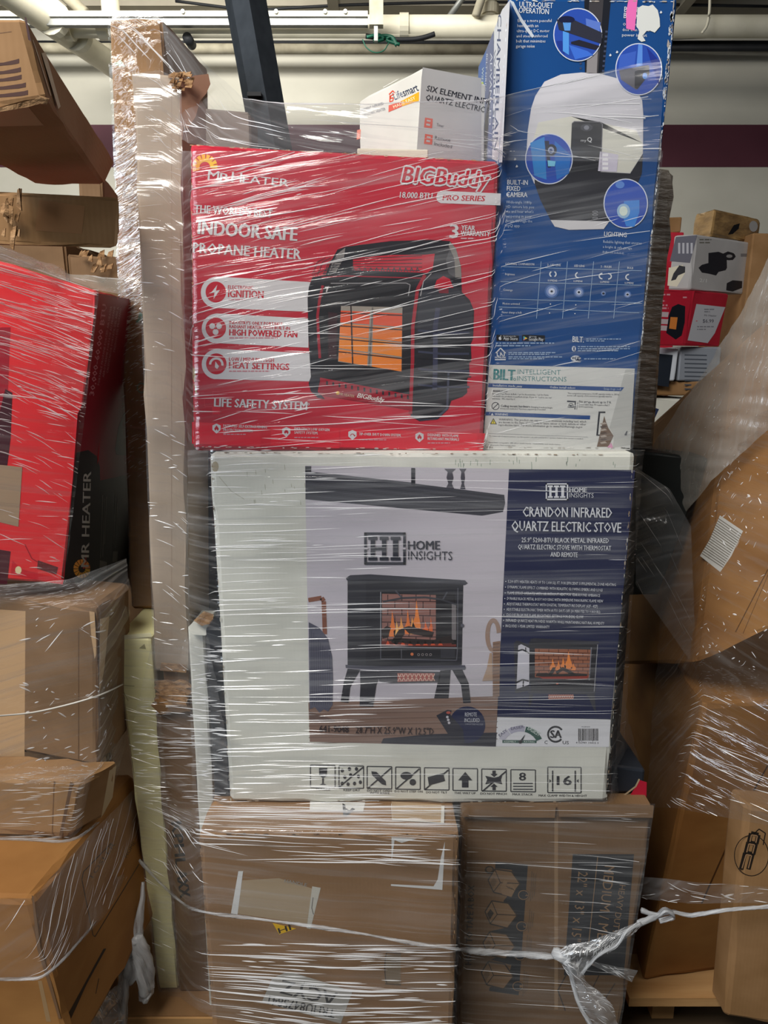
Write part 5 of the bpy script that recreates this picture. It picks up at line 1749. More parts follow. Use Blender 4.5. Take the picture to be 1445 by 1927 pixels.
for y in (642, 820):
    pr.poly([(808, y), (892, y + 14), (884, y + 118), (796, y + 108)], RD2, 3)
    pr.poly([(828, y + 24), (870, y + 32), (866, y + 48), (824, y + 40)], (186, 186, 184), 4)
    pr.poly([(822, y + 64), (864, y + 72), (860, y + 92), (820, y + 86)], (186, 186, 184), 4)
pr.text('Timer', (930, 735), (1010, 752), 34, (110, 110, 114), 3, bold=.0)
pr.text('Remote', (912, 880), (1080, 906), 40, (80, 80, 84), 3, bold=.01)
pr.text('Included', (905, 944), (1098, 976), 40, (80, 80, 84), 3, bold=.01)
pr.build('front_lettering', lif)
pr = Print(fL).zoom(660, 110, 0.173)
pr.text('Life', (480, 452), (574, 414), 84, (96, 106, 126), 3, bold=.0)
pr.text('smart', (580, 412), (740, 347), 84, (52, 60, 80), 4, bold=.02)
pr.poly([(540, 468), (742, 362), (740, 460), (560, 520)], ORG, 3)
pr.poly([(412, 510), (560, 466), (556, 522), (410, 584)], RD2, 3)
pr.text('MADE EASY', (470, 545), (706, 440), 34, (246, 230, 190), 4, bold=.01)
pr.line([(416, 392), (456, 350), (474, 372)], 12, RD2, 3)
pr.line([(426, 400), (424, 476)], 12, RD2, 3)
pr.line([(470, 385), (432, 408), (432, 436), (462, 424), (458, 458), (428, 472)], 11, RD2, 3)
pr.text('6 ELEMENT INFRARED', (100, 585), (360, 500), 30, (110, 114, 124), 3, bold=.0)
pr.text('ELECTRIC HEATER', (150, 630), (380, 560), 30, (110, 114, 124), 3, bold=.0)
pr.poly([(68, 780), (108, 770), (104, 870), (64, 885)], (222, 130, 110), 3)
pr.build('side_lettering', lif)
m = MB()
fz = fL
slab_into(m, [at_z(722, 166, ztop) + Vector((0, 0, .001)), at_z(752, 148, ztop + .012), at_z(745, 150, ztop + .02), at_z(720, 164, ztop + .015)], fL.n, 0.002, WHITE_C)
m.build('loose_flap', lif, lif.location)
sl = at_y(672, 276, 1.292)
sr = at_y(806, 282, 1.292)
m = MB()
yl = 1.292
c8s = [Vector((sl.x, yl, cz + 0.022)), Vector((sr.x, yl, cz + 0.020)), Vector((sr.x, yl, cz)), Vector((sl.x, yl, cz))]
c8s += [p + Vector((0, 0.035, 0)) for p in c8s]
hexa_into(m, c8s, noisy('cream_foam', (206, 202, 180), (216, 212, 192), (20, 20, 20), 0.8, 0.3), n=(4, 2, 1), r=0.002, edge=0.001)
tag(m.build('foam_strip', None, base_of(c8s)), 'cream foam strip lying on the red carton in front of the white quartz heater carton', 'foam')

# ---- cartons and dark post behind
x0, x1 = at_y(349, 200, 1.57).x, at_y(470, 200, 1.57).x
zt = at_y(400, 200, 1.57).z
c8 = [Vector(q) for q in ((x0, 1.57, zt), (x1, 1.57, zt - 0.01), (x1, 1.57, ZP), (x0, 1.57, ZP))]
c8 += [p + Vector((0, 0.09, 0)) for p in c8]
bk = carton('rear_carton', 'grey-brown carton standing behind the red heater carton under the film', c8, noisy('dull_cardboard', (112, 100, 92), (126, 114, 104), (6, 6, 6), 0.8, 0.2), r=0.005, edge=0.006, seed=43, n=(5, 5, 8))
pt, pb = at_y(460, 0, 1.72), at_y(506, 260, 1.72)
d = (pb - pt).normalized()
top = pt - d * 0.35
bot = pt + d * ((pt.z - ZP - 0.002) / -d.z)
wv = (at_y(501, 0, 1.72).x - at_y(420, 0, 1.72).x) / 2
POST = noisy('charcoal_powder_coat', (40, 46, 52), (48, 54, 60), (40, 40, 40), 0.55, 0.15, 0.001)
t = thing('dark_post', 'dark grey angular metal post leaning up out of the load against the wall pipes', 'post', bot)
m = MB()
prof = [(-wv, 0.03), (-wv * 0.58, -0.005), (wv * 0.28, -0.030), (wv, 0.012), (wv * 0.9, 0.06), (-wv * 0.7, 0.06)]
vs = [top + Vector((a, b, 0)) for a, b in prof] + [bot + Vector((a, b, 0)) for a, b in prof]
k = len(prof)
m.add(vs, [(i, (i + 1) % k, k + (i + 1) % k, k + i) for i in range(k)] + [tuple(range(k))[::-1], tuple(range(k, 2 * k))], POST)
m.build('post_shaft', t, t.location)
m = MB()
s0 = at_y(478, 180, 1.70)
box_into(m, (s0.x - 0.012, 1.683, s0.z - 0.006), (s0.x + 0.018, 1.70, s0.z + 0.002), BLACKM)
m.build('slot', t, t.location)

# ---- silver-brown wrapped carton behind the blue one
f = upright(1230, 320, 1.58)
c8 = from_front(f, [(1182, 306), (1272, 320), (1228, 850), (1150, 850)], (0.0, 0.20, 0), zb=1.302)
SILV = noisy('crinkled_wrapped_cardboard', (112, 102, 90), (150, 142, 132), (14, 14, 60), 0.35, 1.0, 0.012, spec=0.6)
sil = carton('wrapped_carton', 'grey-brown carton in crinkled film standing behind the blue opener carton', c8, SILV, r=0.01, edge=0.008, dent=0.004, seed=47, n=(5, 5, 14), front_flat=False)

# ================================================================== neighbouring load beyond the yellow carton
# flat carton and slotted carton on top
f = upright(30, 360, 1.0, yaw=3)
c8 = from_front(f, [(-160, 340), (24, 358), (24, 462), (-160, 452)], (0.02, 0.55, 0.0))
f2 = upright(24, 360, 1.0, yaw=10)
c8 = [f2.at(-200, 345), f2.at(26, 362), f2.at(22, 460), f2.at(-200, 458)]
dr = (at_z(228, 372, c8[1].z) - c8[1]) * 1.0
# seen corner-on: one end towards us, the long printed side running back to the gap
c8 = [c8[0], c8[1], c8[2], c8[3]] + [p + Vector((dr.x, dr.y, 0)) for p in c8]
zb_ = c8[2].z
for k in (2, 3, 6, 7):
    c8[k].z = zb_
zt_ = c8[1].z
for k in (0, 1, 4, 5):
    c8[k].z = zt_
flatc = carton('flat_carton', 'flat brown carton with a frayed corner lying under the slotted carton', c8, CARD, r=0.005, edge=0.004, seed=51, n=(6, 8, 3))
FLT = zt_
f_side = face3(c8[1], c8[5], c8[6])
pr = Print(f_side)
pr.poly([(74, 376), (160, 388), (154, 440), (66, 434)], (148, 108, 72), 1)
pr.build('packing_tape', flatc)
m = MB()
rnd = random.Random(15)
for i in range(14):
    x, y = rnd.uniform(2, 34), rnd.uniform(356, 440)
    fz = upright(20, 400, 0.992 - rnd.uniform(0, .01), yaw=rnd.uniform(-40, 40))
    h = rnd.uniform(10, 40)
    slab_into(m, [fz.at(x, y), fz.at(x + rnd.uniform(3, 9), y - 3), fz.at(x + rnd.uniform(2, 8), y + h), fz.at(x - 2, y + h * .8)], fz.n, 0.0015, TORN)
m.build('frayed_corner', flatc, flatc.location)

fz = upright(190, 330, 1.20)  # added carton standing in for the shadow under the slotted carton
q8 = [fz.at(146, 326), fz.at(194, 330), fz.at(194, 368), fz.at(146, 368)]
for k_ in (2, 3):
    q8[k_].z = FLT + .001
q8 = q8 + [p + Vector((-.02, 0.12, 0)) for p in q8]
carton('shadow_wedge_carton', 'small dark brown carton added for the shadow between the slotted carton and the flat carton', q8, CARD_D, n=(3, 3, 2))
q1 = [at_y(-210, 30, .75), at_y(45, 31, .75), at_y(88, 187, .75), at_y(-170, 230, .75)]
q2 = [at_y(60, 300, 1.12), at_y(217, 305, 1.12), at_y(196, 348, 1.12), at_y(66, 346, 1.12)]
c8 = q1 + q2
slot = carton('slotted_carton', 'long brown carton with torn slots in its end, topmost beyond the tall brown cartons', c8, CARD, r=0.006, edge=0.004, seed=53, n=(8, 10, 6))
fE = face3(q1[1], q1[2], q1[0])
pr = Print(fE).zoom(0, 0, 0.3322)
DKI = (70, 42, 34)
for i, y in enumerate((352, 400, 442, 487, 530)):
    xr = (108, 118, 122, 146, 158)[i]
    pr.poly([(-60, y + 8), (20, y + 2), (xr - 20, y - 14), (xr, y - 20), (xr, y + 6), (xr - 40, y + 14), (-60, y + 26)], DKI, 1)
pr.poly([(138, 96), (150, 100), (176, 235), (160, 225)], (60, 32, 34), 1)
pr.line([(-20, 190), (65, 178)], 4, (120, 88, 60), 1)
pr.build('torn_slots', slot)
fS = face3(q1[1], q1[2], q2[1])
pr = Print(fS)
pr.poly([(78, 100), (86, 98), (114, 200), (110, 205)], (184, 160, 126), 1)
pr.line([(62, 75), (96, 180)], 1.5, (190, 160, 126), 1)
pr.build('packing_tape', slot)
fU = face3(q1[2], q1[3], q2[2])
pr = Print(fU)
pr.poly([(-100, 240), (82, 236), (52, 200), (-120, 205)], (172, 140, 104), 1)
pr.build('bottom_tape', slot)
m = MB()
for pts in (((72, 180), (92, 186), (88, 196), (60, 194)), ((-10, 205), (52, 190), (82, 184), (86, 192), (50, 202), (-10, 212))):
    fz = upright(60, 190, .742, lean=-20)
    slab_into(m, [fz.at(*p) for p in pts], fz.n, .002, TORN)
m.build('torn_edge', slot, slot.location)

# shadowed cartons under the flat carton
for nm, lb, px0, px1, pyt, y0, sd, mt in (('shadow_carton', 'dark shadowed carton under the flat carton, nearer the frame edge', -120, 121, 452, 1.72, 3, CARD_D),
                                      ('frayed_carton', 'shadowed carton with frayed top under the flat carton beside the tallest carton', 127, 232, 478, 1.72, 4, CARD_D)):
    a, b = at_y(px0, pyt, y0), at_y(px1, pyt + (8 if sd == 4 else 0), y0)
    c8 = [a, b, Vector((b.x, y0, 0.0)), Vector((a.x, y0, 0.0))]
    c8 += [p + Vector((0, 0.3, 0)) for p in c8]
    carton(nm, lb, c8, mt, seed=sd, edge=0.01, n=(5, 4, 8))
m = MB()
rnd = random.Random(31)
for i in range(16):
    x, y = rnd.uniform(150, 205), rnd.uniform(470, 505)
    fz = upright(170, 490, 1.70 - rnd.uniform(0, .02), yaw=rnd.uniform(-40, 40))
    slab_into(m, [fz.at(x, y), fz.at(x + rnd.uniform(3, 12), y - 4), fz.at(x + rnd.uniform(2, 8), y + rnd.uniform(6, 14)), fz.at(x - 3, y + 8)], fz.n, 0.002, TORN)
m.build('torn_fibres', bpy.data.objects['frayed_carton'], bpy.data.objects['frayed_carton'].location)

# big red carton
fA = upright(185, 548, 1.30, yaw=16)
A4 = [fA.at(-170, 440), fA.at(185, 548), fA.at(119, 1100), fA.at(-150, 1082)]
bkd = Vector((0.02, 0.34, 0))
pbk = at_z(236, 564, A4[1].z)
bkd = Vector((pbk.x - A4[1].x, pbk.y - A4[1].y, 0))
bkd = bkd * 0.72
c8 = A4 + [p + bkd for p in A4]
bigred = carton('big_red_carton', 'big bright red forced air heater carton bulging in film beside the tall brown cartons', c8, RED_C2, r=0.006, edge=0.006, seed=57, n=(8, 6, 12))
pr = Print(fA).zoom(0, 460, 0.332)
pr.poly([(10, 470), (60, 470), (44, 850), (30, 1000), (0, 1400), (-60, 1400), (-60, 480)], (150, 26, 42), 1)
pr.poly([(30, 820), (70, 840), (60, 1100), (40, 1260), (0, 1270), (-40, 1100)], (60, 24, 34), 2)
pr.poly([(-40, 1245), (126, 1262), (104, 1600), (-60, 1560)], (150, 128, 104), 3)
pr.poly([(215, 1790), (330, 1830), (318, 1872), (210, 1838)], (88, 30, 36), 3)
pr.poly([(-60, 1720), (60, 1740), (40, 1927), (-60, 1920)], (70, 28, 36), 2)
pr.ell(104, 1846, 18, 22, (222, 206, 160), 3)
pr.line([(140, 1700), (180, 1780), (230, 1810)], 5, (150, 20, 34), 3)
pr.poly([(70, 1790), (60, 1870), (300, 1920), (355, 1927), (360, 1900), (120, 1840)], (190, 24, 40), 2)
pr.build('printed_picture', bigred)
fQ = face3(A4[1], A4[2], A4[1] + bkd)
pr = Print(fQ).zoom(0, 460, 0.332)
pr.poly([(548, 275), (740, 310), (770, 1927), (368, 1915), (440, 960), (470, 900)], (128, 16, 40), 1)  # side red painted darker for the shadow it lies in
pr.poly([(432, 1180), (500, 1165), (548, 1200), (566, 1260), (568, 1338), (700, 1310), (760, 1300), (770, 1927), (362, 1915), (400, 1500)], (26, 26, 32), 2)
pr.poly([(700, 960), (740, 900), (745, 1200), (660, 1190), (652, 1160), (670, 1040)], (26, 26, 34), 2)
TX = (176, 120, 130)
pr.text('30,000-60,000 BTU', (532, 858), (606, 342), 26, TX, 4, bold=.04)
pr.text('PORTABLE PROPANE FORCED AIR HEATER', (563, 798), (636, 350), 11, TX, 4, bold=.02)
pr.text('AEROTHERME PORTATIF AU PROPANE', (590, 754), (655, 352), 11, TX, 4, bold=.02)
pr.text('CALENTADOR PORTATIL DEL AIRE A', (612, 730), (674, 356), 11, TX, 4, bold=.02)
pr.text('PRESION DEL PROPANO', (652, 610), (690, 362), 11, TX, 4, bold=.02)
WG = (172, 172, 168)
pr.text('MR HEATER', (502, 1828), (516, 1288), 44, WG, 4, bold=.03)
for k in range(14):
    t0, t1 = R(360 * (k + .1) / 14), R(360 * (k + .9) / 14)
    c = (226, 176 - k * 3, 60)
    pr.poly([(464 + 48 * math.cos(t0), 1838 + 54 * math.sin(t0)), (464 + 48 * math.cos(t1), 1838 + 54 * math.sin(t1)), (464 + 20 * math.cos(t1), 1838 + 23 * math.sin(t1)), (464 + 20 * math.cos(t0), 1838 + 23 * math.sin(t0))], c, 3)
for x, y0, y1 in ((578, 1420, 1780), (590, 1440, 1770), (600, 1430, 1700), (650, 1420, 1700), (662, 1430, 1720)):
    pr.line([(x - 8, y1), (x + 4, y0)], 3, (110, 110, 108), 4)
pr.poly([(566, 1790), (606, 1800), (604, 1850), (564, 1840)], (110, 110, 108), 4)
pr.poly([(640, 1740), (668, 1740), (664, 1800), (636, 1800)], (110, 110, 108), 4)
pr.build('printed_side', bigred)


def corner_carton(name, label, ctop, cbot, left, right, yc, mat, zb=None, top_back=None, **kw):
    """A carton seen on its corner: pixel points of the near corner (top, bottom), a left and right top point on the same level."""
    a = at_y(*ctop, yc)
    z = a.z
    L, Rr = at_z(*left, z), at_z(*right, z)
    dl, dr_ = L - a, Rr - a
    b = at_y(*cbot, yc)
    zbv = b.z if zb is None else zb
    dx = (b.x - a.x) * (1 if zb is None else (z - zbv) / (z - b.z))
    low = Vector((dx, 0, zbv - z))
    F = [a + dl, a, a + low, a + dl + low]
    c8 = F + [p + dr_ for p in F]
    return carton(name, label, c8, mat, **kw), c8


# tan carton below the red one
c, k8 = corner_carton('wide_brown_carton', 'wide plain brown carton under the big red carton with a strap across it', (184, 1142), (184, 1448), (-190, 1098), (246, 1096), 1.22, CARD_D, r=0.012, edge=0.006, seed=61, n=(8, 6, 8))
fa = face3(k8[0], k8[1], k8[2])
pr = Print(fa)
pr.poly([(-80, 1142), (48, 1150), (46, 1440), (-80, 1430)], (176, 142, 104), 1)
pr.line([(148, 1185), (148, 1430)], 2, (90, 66, 44), 1)
pr.line([(182, 1200), (181, 1420)], 2.5, (84, 60, 40), 1)
pr.poly([(168, 1150), (178, 1152), (182, 1230), (178, 1240), (172, 1200)], (170, 140, 104), 1)
pr.build('panel_seam', c)
fb = face3(k8[1], k8[2], k8[6])
pr = Print(fb)
pr.poly([(188, 1165), (206, 1160), (196, 1260), (186, 1310)], (176, 146, 110), 1)
pr.build('packing_tape', c)
WB_Z = k8[2].z
# flatter carton
c, k8 = corner_carton('shallow_brown_carton', 'shallow brown carton with dented rounded corner under the wide brown carton', (152, 1470), (128, 1578), (-200, 1450), (226, 1432), 1.16, CARD, r=0.012, edge=0.008, seed=63, n=(8, 6, 4))
fa = face3(k8[0], k8[1], k8[2])
pr = Print(fa)
pr.line([(102, 1470), (98, 1575)], 2, (110, 80, 54), 1)
pr.poly([(132, 1472), (138, 1473), (116, 1578), (110, 1578)], (96, 72, 54), 1)
pr.build('panel_seam', c)
fb = face3(k8[1], k8[2], k8[6])
pr = Print(fb)
pr.poly([(206, 1450), (219, 1440), (212, 1500), (190, 1540)], (188, 164, 126), 1)
pr.build('packing_tape', c)
# lowest long carton
c, k8 = corner_carton('long_low_carton', 'long brown carton at the bottom with a thin printed outline on its side', (60, 1692), (142, 1990), (-200, 1684), (252, 1455), 1.02, CARD_GOLD, r=0.012, edge=0.006, seed=67, n=(6, 10, 8))
fb = face3(k8[1], k8[2], k8[6])
pr = Print(fb).zoom(0, 1440, 0.2907)
OL = (70, 50, 30)
pr.line([(900, 640), (615, 1110), (602, 1100), (530, 740), (540, 690), (720, 505)], 6, OL, 1)
pr.text('TOSLER', (590, 748), (750, 510), 26, (90, 66, 40), 2, bold=.01)
pr.text('HOME', (820, 600), (880, 500), 22, (80, 58, 36), 2, bold=.01)
pr.poly([(446, 1600), (670, 1188), (688, 1186), (560, 1420), (460, 1640)], (40, 28, 20), 2)  # dark gap below the carton painted onto its lower edge
pr.line([(620, 1480), (640, 1380)], 4, (60, 44, 30), 2)
pr.build('outline_and_gap_shade', c)
fa = face3(k8[0], k8[1], k8[2])
pr = Print(fa).zoom(0, 1440, 0.2907)
pr.poly([(205, 840), (218, 850), (262, 1180), (330, 1400), (395, 1640), (380, 1640), (240, 1190)], (112, 84, 60), 1)
pr.poly([(245, 1395), (270, 1395), (330, 1660), (300, 1660)], (150, 120, 84), 1)
pr.build('panel_seam', c)

zl = k8[2].z
ca, cb = k8[3], k8[6]
d1, d2 = (k8[1] - k8[0]).normalized(), (k8[5] - k8[1]).normalized()
o_ = k8[2] - d1 * 0.10 + d2 * 0.08
w1, w2 = d1 * -0.3, d2 * 0.26
q8 = [o_ + w1, o_, o_.copy(), o_ + w1]
for k_ in (0, 1):
    q8[k_].z = zl - .003
for k_ in (2, 3):
    q8[k_].z = 0.0
q8 = q8 + [p + w2 for p in q8]
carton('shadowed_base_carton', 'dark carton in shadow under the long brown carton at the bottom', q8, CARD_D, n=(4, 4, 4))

# ================================================================== load beyond the blue carton
A_, B_ = at_y(1380, 660, 1.44), at_y(1306, 1250, 1.40)
L_, Q_ = at_y(1170, 850, 2.05), at_y(1640, 430, 1.24)
dl, dq = L_ - A_, Q_ - A_
k8 = [A_ + dl, A_, B_, B_ + dl]
k8 = k8 + [p + dq for p in k8]
c = carton('leaning_brown_carton', 'large golden brown carton leaning under thick cloudy film', k8, CARD_GOLD, r=0.012, edge=0.006, seed=71, n=(6, 8, 10))
fr = face3(k8[1], k8[2], k8[5])
pr = Print(fr).zoom(1180, 800, 0.3114)
pr.poly([(560, 545), (700, 640), (630, 790), (562, 888), (440, 790), (500, 690)], (206, 204, 198), 1)
for kx in range(17):
    t = kx / 16
    pr.line([(552 - 100 * t, 565 + 210 * t), (690 - 112 * t, 660 + 200 * t)], 5, (112, 104, 92), 2)
pr.build('barcode_label', c)
pr = Print(fr).zoom(1180, 800, 0.3114)
pr.line([(851, 870), (655, 1250)], 6, (92, 60, 30), 1)
pr.line([(851, 905), (700, 1260)], 3, (92, 60, 30), 1)
pr.build('panel_seam', c)
R1Z = k8[2].z
c, k8 = corner_carton('lower_brown_carton', 'large brown carton standing on the pallet under the leaning golden brown carton', (1322, 1326), (1232, 1740), (1196, 1120), (1640, 1300), 1.36, CARD_GOLD, zb=0.141, r=0.012, edge=0.006, seed=73, n=(6, 8, 10))
fr = face3(k8[1], k8[2], k8[5])
pr = Print(fr)
pr.line([(1445, 1440), (1400, 1520), (1320, 1700)], 3, (80, 52, 30), 1)
pr.build('panel_seam', c)
# added dark carton that blackens the shaded gap
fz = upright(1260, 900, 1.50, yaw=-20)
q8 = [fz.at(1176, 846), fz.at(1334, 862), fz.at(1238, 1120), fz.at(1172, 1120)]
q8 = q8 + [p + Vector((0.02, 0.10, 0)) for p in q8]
carton('gap_shade_carton', 'black-green carton added to blacken the shaded gap beside the big white stove carton', q8, noisy('gap_shade_green', (22, 26, 26), (30, 34, 34), (6, 6, 6), .5, .1), n=(4, 2, 5), edge=0.003)
# near carton with round emblem
c, k8 = corner_carton('emblem_carton', 'brown carton corner with a round black emblem standing at the pallet edge', (1404, 1516), (1378, 1772), (1372, 1480), (1640, 1540), 1.27, CARD, zb=0.141, r=0.010, edge=0.005, seed=79, n=(4, 6, 6))
fr = face3(k8[1], k8[2], k8[5])
pr = Print(fr)
pr.ring(1414, 1610, 33, 39, 1.6, (40, 32, 26), 2, 36)
for pts in ([(1394, 1636), (1402, 1605), (1416, 1607), (1408, 1636)], [(1403, 1605), (1408, 1585), (1422, 1588), (1417, 1608)], [(1409, 1585), (1413, 1568), (1427, 1571), (1423, 1588)]):
    pr.line(pts, 8, (34, 28, 24), 3)
for pts in ([(1396, 1634), (1404, 1608), (1414, 1610), (1408, 1634)], [(1405, 1604), (1409, 1588), (1420, 1590), (1416, 1606)], [(1411, 1584), (1414, 1571), (1425, 1573), (1422, 1586)]):
    pr.line(pts, 2.2, (150, 116, 84), 4)
pr.line([(1416, 1572), (1428, 1560), (1440, 1568), (1436, 1590)], 2, (40, 32, 26), 3)
pr.build('round_emblem', c)
# its pallet
py0 = at_z(1300, 1770, 0.14).y
t = thing('wooden_pallet', 'wooden pallet edge low under the leaning golden brown cartons', 'pallet', (1.05, py0 + .4, 0))
for i in range(5):
    m = MB()
    box_into(m, (0.50 + 0.04, py0 - 0.16 + i * 0.19, 0.118), (1.55, py0 - 0.04 + i * 0.19, 0.140), WOOD)
    m.build('deck_board', t, t.location)
for x in (0.62, 1.0, 1.42):
    m = MB()
    box_into(m, (x, py0 - 0.10, 0.022), (x + .05, py0 + 0.72, 0.118), WOOD)
    m.build('stringer', t, t.location)
for y in (py0 - 0.12, py0 + 0.6):
    m = MB()
    box_into(m, (0.54, y, 0.0), (1.55, y + .1, 0.022), noisy('dark_pallet_wood', (70, 56, 40), (96, 78, 56), (3, 30, 30), 0.9, 0.4))  # darker wood tone on the bottom boards
    m.build('bottom_board', t, t.location)

# ---- far stack between the two loads
def far_box(name, label, quad, y, dy, mat, yaw=0, zb=None, group=None, seed=0, side=0.0):
    f = upright((quad[0][0] + quad[1][0]) / 2, quad[0][1], y, yaw=yaw)
    c8 = from_front(f, quad, (side, dy, 0), zb=zb)
    return carton(name, label, c8, mat, seed=seed, edge=0.008, r=0.012, n=(4, 4, 4)), f, c8


GREYB = noisy('grey_white_carton', (168, 166, 166), (182, 180, 180), (5, 5, 5), 0.5, 0.1)
# bottom up
b, f, k8 = far_box('picture_carton', 'white carton with yellow picture low in the far stack', [(1196, 745), (1330, 752), (1320, 900), (1190, 895)], 3.0, 0.4, WHITE_C, seed=1, zb=0.0)
pr = Print(f)
pr.poly([(1214, 748), (1236, 750), (1232, 762), (1214, 758)], (206, 150, 50), 1)
pr.poly([(1222, 764), (1240, 770), (1226, 800), (1216, 790)], (40, 52, 84), 1)
pr.build('printed_picture', b)
zb1 = k8[0].z
c8 = [at_y(1200, 732, 2.98), at_y(1330, 738, 2.98)]
c8 = [Vector((c8[0].x, 2.98, zb1 + .06)), Vector((c8[1].x, 2.98, zb1 + .06)), Vector((c8[1].x, 2.98, zb1 + .002)), Vector((c8[0].x, 2.98, zb1 + .002))]
c8 += [p + Vector((0, .4, 0)) for p in c8]
carton('thin_brown_carton', 'thin brown carton between the appliance and the white picture carton in the far stack', c8, CARD, n=(4, 4, 2))
zb2 = zb1 + .062
f = upright(1275, 660, 2.95)
k8 = from_front(f, [(1216, 652), (1277, 656), (1268, 738), (1206, 732)], (0.0, .35, 0), zb=zb2)
APP = noisy('appliance_white', (190, 196, 206), (200, 206, 214), (4, 4, 4), 0.3, 0.05)
ap = carton('glass_front_appliance', 'white appliance with dark glass front and ribbed side under the red far carton', k8, APP, cat='appliance', n=(3, 3, 3), edge=0.002)
pr = Print(f)
pr.poly([(1220, 664), (1266, 668), (1258, 728), (1211, 722)], (30, 36, 46), 2)
pr.build('glass_front', ap)
za = k8[0].z
x1 = at_y(1278, 660, 2.96).x
k9 = [Vector((x1 + .004, 2.96, za)), Vector((x1 + .20, 3.02, za)), Vector((x1 + .20, 3.02, zb2)), Vector((x1 + .004, 2.96, zb2))]
k9 += [p + Vector((.0, .3, 0)) for p in k9]
rb = carton('ribbed_panel_unit', 'grey ribbed unit beside the glass front appliance in the far stack', k9, noisy('grey_enamel', (140, 146, 156), (150, 156, 166), (4, 4, 4), .4, .05), cat='appliance', n=(3, 3, 3), edge=0.002)
ff_ = face3(k9[0], k9[1], k9[2])
pr = Print(ff_)
for i in range(9):
    pr.line([(1288, 668 + i * 8), (1330, 669 + i * 8)], 2.5, (84, 90, 100), 1)
pr.build('louvres', rb)
# red far carton, seen cornerwise
c, k8 = corner_carton('small_red_carton', 'red heater carton with white price sheet in the far stack', (1306, 547), (1286, 655), (1243, 544), (1372, 553), 2.92, RED_C, zb=za + .003, r=0.008, edge=0.004, seed=83, n=(4, 4, 4))
fl_, fr_ = face3(k8[0], k8[1], k8[2]), face3(k8[1], k8[2], k8[5])
pr = Print(fl_).zoom(1200, 370, 0.2232)
pr.poly([(262, 1000), (290, 930), (340, 905), (400, 925), (396, 1060), (370, 1170), (320, 1205), (240, 1150)], BK, 2)
pr.poly([(276, 1015), (336, 1018), (322, 1120), (264, 1112)], (216, 130, 60), 3)
for y in (970, 1030, 1085):
    pr.poly([(170, y), (262, y + 4), (254, y + 46), (164, y + 42)], (196, 180, 184), 2)
for y, x0, x1, h in ((815, 200, 285, 14), (870, 190, 265, 12), (905, 188, 270, 14), (930, 184, 268, 14), (840, 380, 452, 12), (1170, 150, 215, 8)):
    pr.small(x0, y, x1, y + h * 1.6, (214, 150, 160), 2, 1, h, seed=y)
pr.build('printed_picture', c)
pr = Print(fr_).zoom(1200, 370, 0.2232)
pr.poly([(494, 905), (738, 932), (650, 1150), (590, 1235), (420, 1212)], (202, 204, 212), 3)
pr.text('Mr Heater', (560, 1008), (664, 1012), 16, (110, 110, 120), 5, bold=0)
pr.text('$6.99', (548, 1062), (640, 1064), 30, (90, 90, 104), 5, bold=0)
pr.small(560, 940, 650, 980, (140, 142, 152), 5, 2, 8, seed=2)
pr.small(500, 1085, 640, 1130, (140, 142, 152), 5, 2, 8, seed=3)
pr.small(490, 1040, 520, 1056, (220, 120, 130), 5, 1, 8, seed=4)
pr.build('price_sheet', c)
zr = k8[1].z
# white tool carton, seen cornerwise
c, k8 = corner_carton('grey_tool_carton', 'grey-white carton with black compressor picture in the far stack', (1311, 441), (1298, 545), (1268, 443), (1412, 456), 2.92, GREYB, zb=zr + .003, r=0.008, edge=0.004, seed=87, n=(4, 4, 4))
fl_, fr_ = face3(k8[0], k8[1], k8[2]), face3(k8[1], k8[2], k8[5])
pr = Print(fl_).zoom(1200, 370, 0.2232)
pr.poly([(320, 340), (500, 325), (440, 560), (270, 545)], (92, 92, 104), 1)
pr.poly([(262, 600), (380, 575), (400, 640), (330, 760), (250, 750)], (206, 200, 180), 1)
pr.poly([(300, 650), (350, 580), (400, 590), (398, 640), (340, 665), (320, 700), (280, 710)], (40, 40, 46), 2)
for x in (340, 375, 410, 445):
    pr.rect(x, 390, x + 18, 480, (170, 170, 178), 2)
pr.build('printed_side', c)
pr = Print(fr_).zoom(1200, 370, 0.2232)
CB = (36, 36, 42)
pr.poly([(596, 475), (680, 465), (720, 480), (760, 462), (810, 478), (826, 505), (800, 535), (750, 530), (752, 600), (740, 620), (680, 635), (660, 665), (600, 650), (540, 640), (512, 600), (540, 575), (595, 560)], CB, 2)
pr.ring(770, 502, 52, 34, 16, CB, 3, 20)
pr.ell(772, 502, 26, 14, (150, 148, 148), 4)
pr.poly([(750, 730), (800, 705), (880, 712), (878, 770), (800, 800), (745, 790)], CB, 2)
pr.rect(868, 480, 930, 506, (120, 120, 124), 2)
pr.small(520, 350, 620, 400, (110, 108, 100), 2, 2, 10, seed=5)
pr.text('2/1', (520, 720), (580, 724), 30, (216, 216, 216), 3, bold=.02)
pr.build('printed_picture', c)
zt_ = k8[1].z
# wrapped brown carton on top
c, k8 = corner_carton('film_wrapped_carton', 'brown film-wrapped carton with black hole on top of the far stack', (1345, 392), (1338, 439), (1308, 404), (1432, 412), 2.98, noisy('shiny_wrapped_kraft', (120, 92, 56), (170, 136, 88), (10, 10, 30), .3, .8, .01, spec=.6), zb=zt_ + .004, r=0.012, edge=0.01, seed=89, n=(4, 4, 3))
fr_ = face3(k8[1], k8[2], k8[5])
pr = Print(fr_).zoom(1200, 370, 0.2232)
pr.poly([(810, 240), (860, 225), (850, 270), (800, 315), (760, 320)], (20, 18, 20), 2)
pr.build('torn_hole', c)
pr = Print(fr_).zoom(1200, 370, 0.2232)
pr.ell(975, 250, 36, 46, (176, 176, 176), 3)
pr.build('crumpled_film', c)
f = upright(1268, 410, 3.47)
k8 = from_front(f, [(1256, 409), (1284, 408), (1281, 437), (1255, 440)], (0.0, .2, 0))
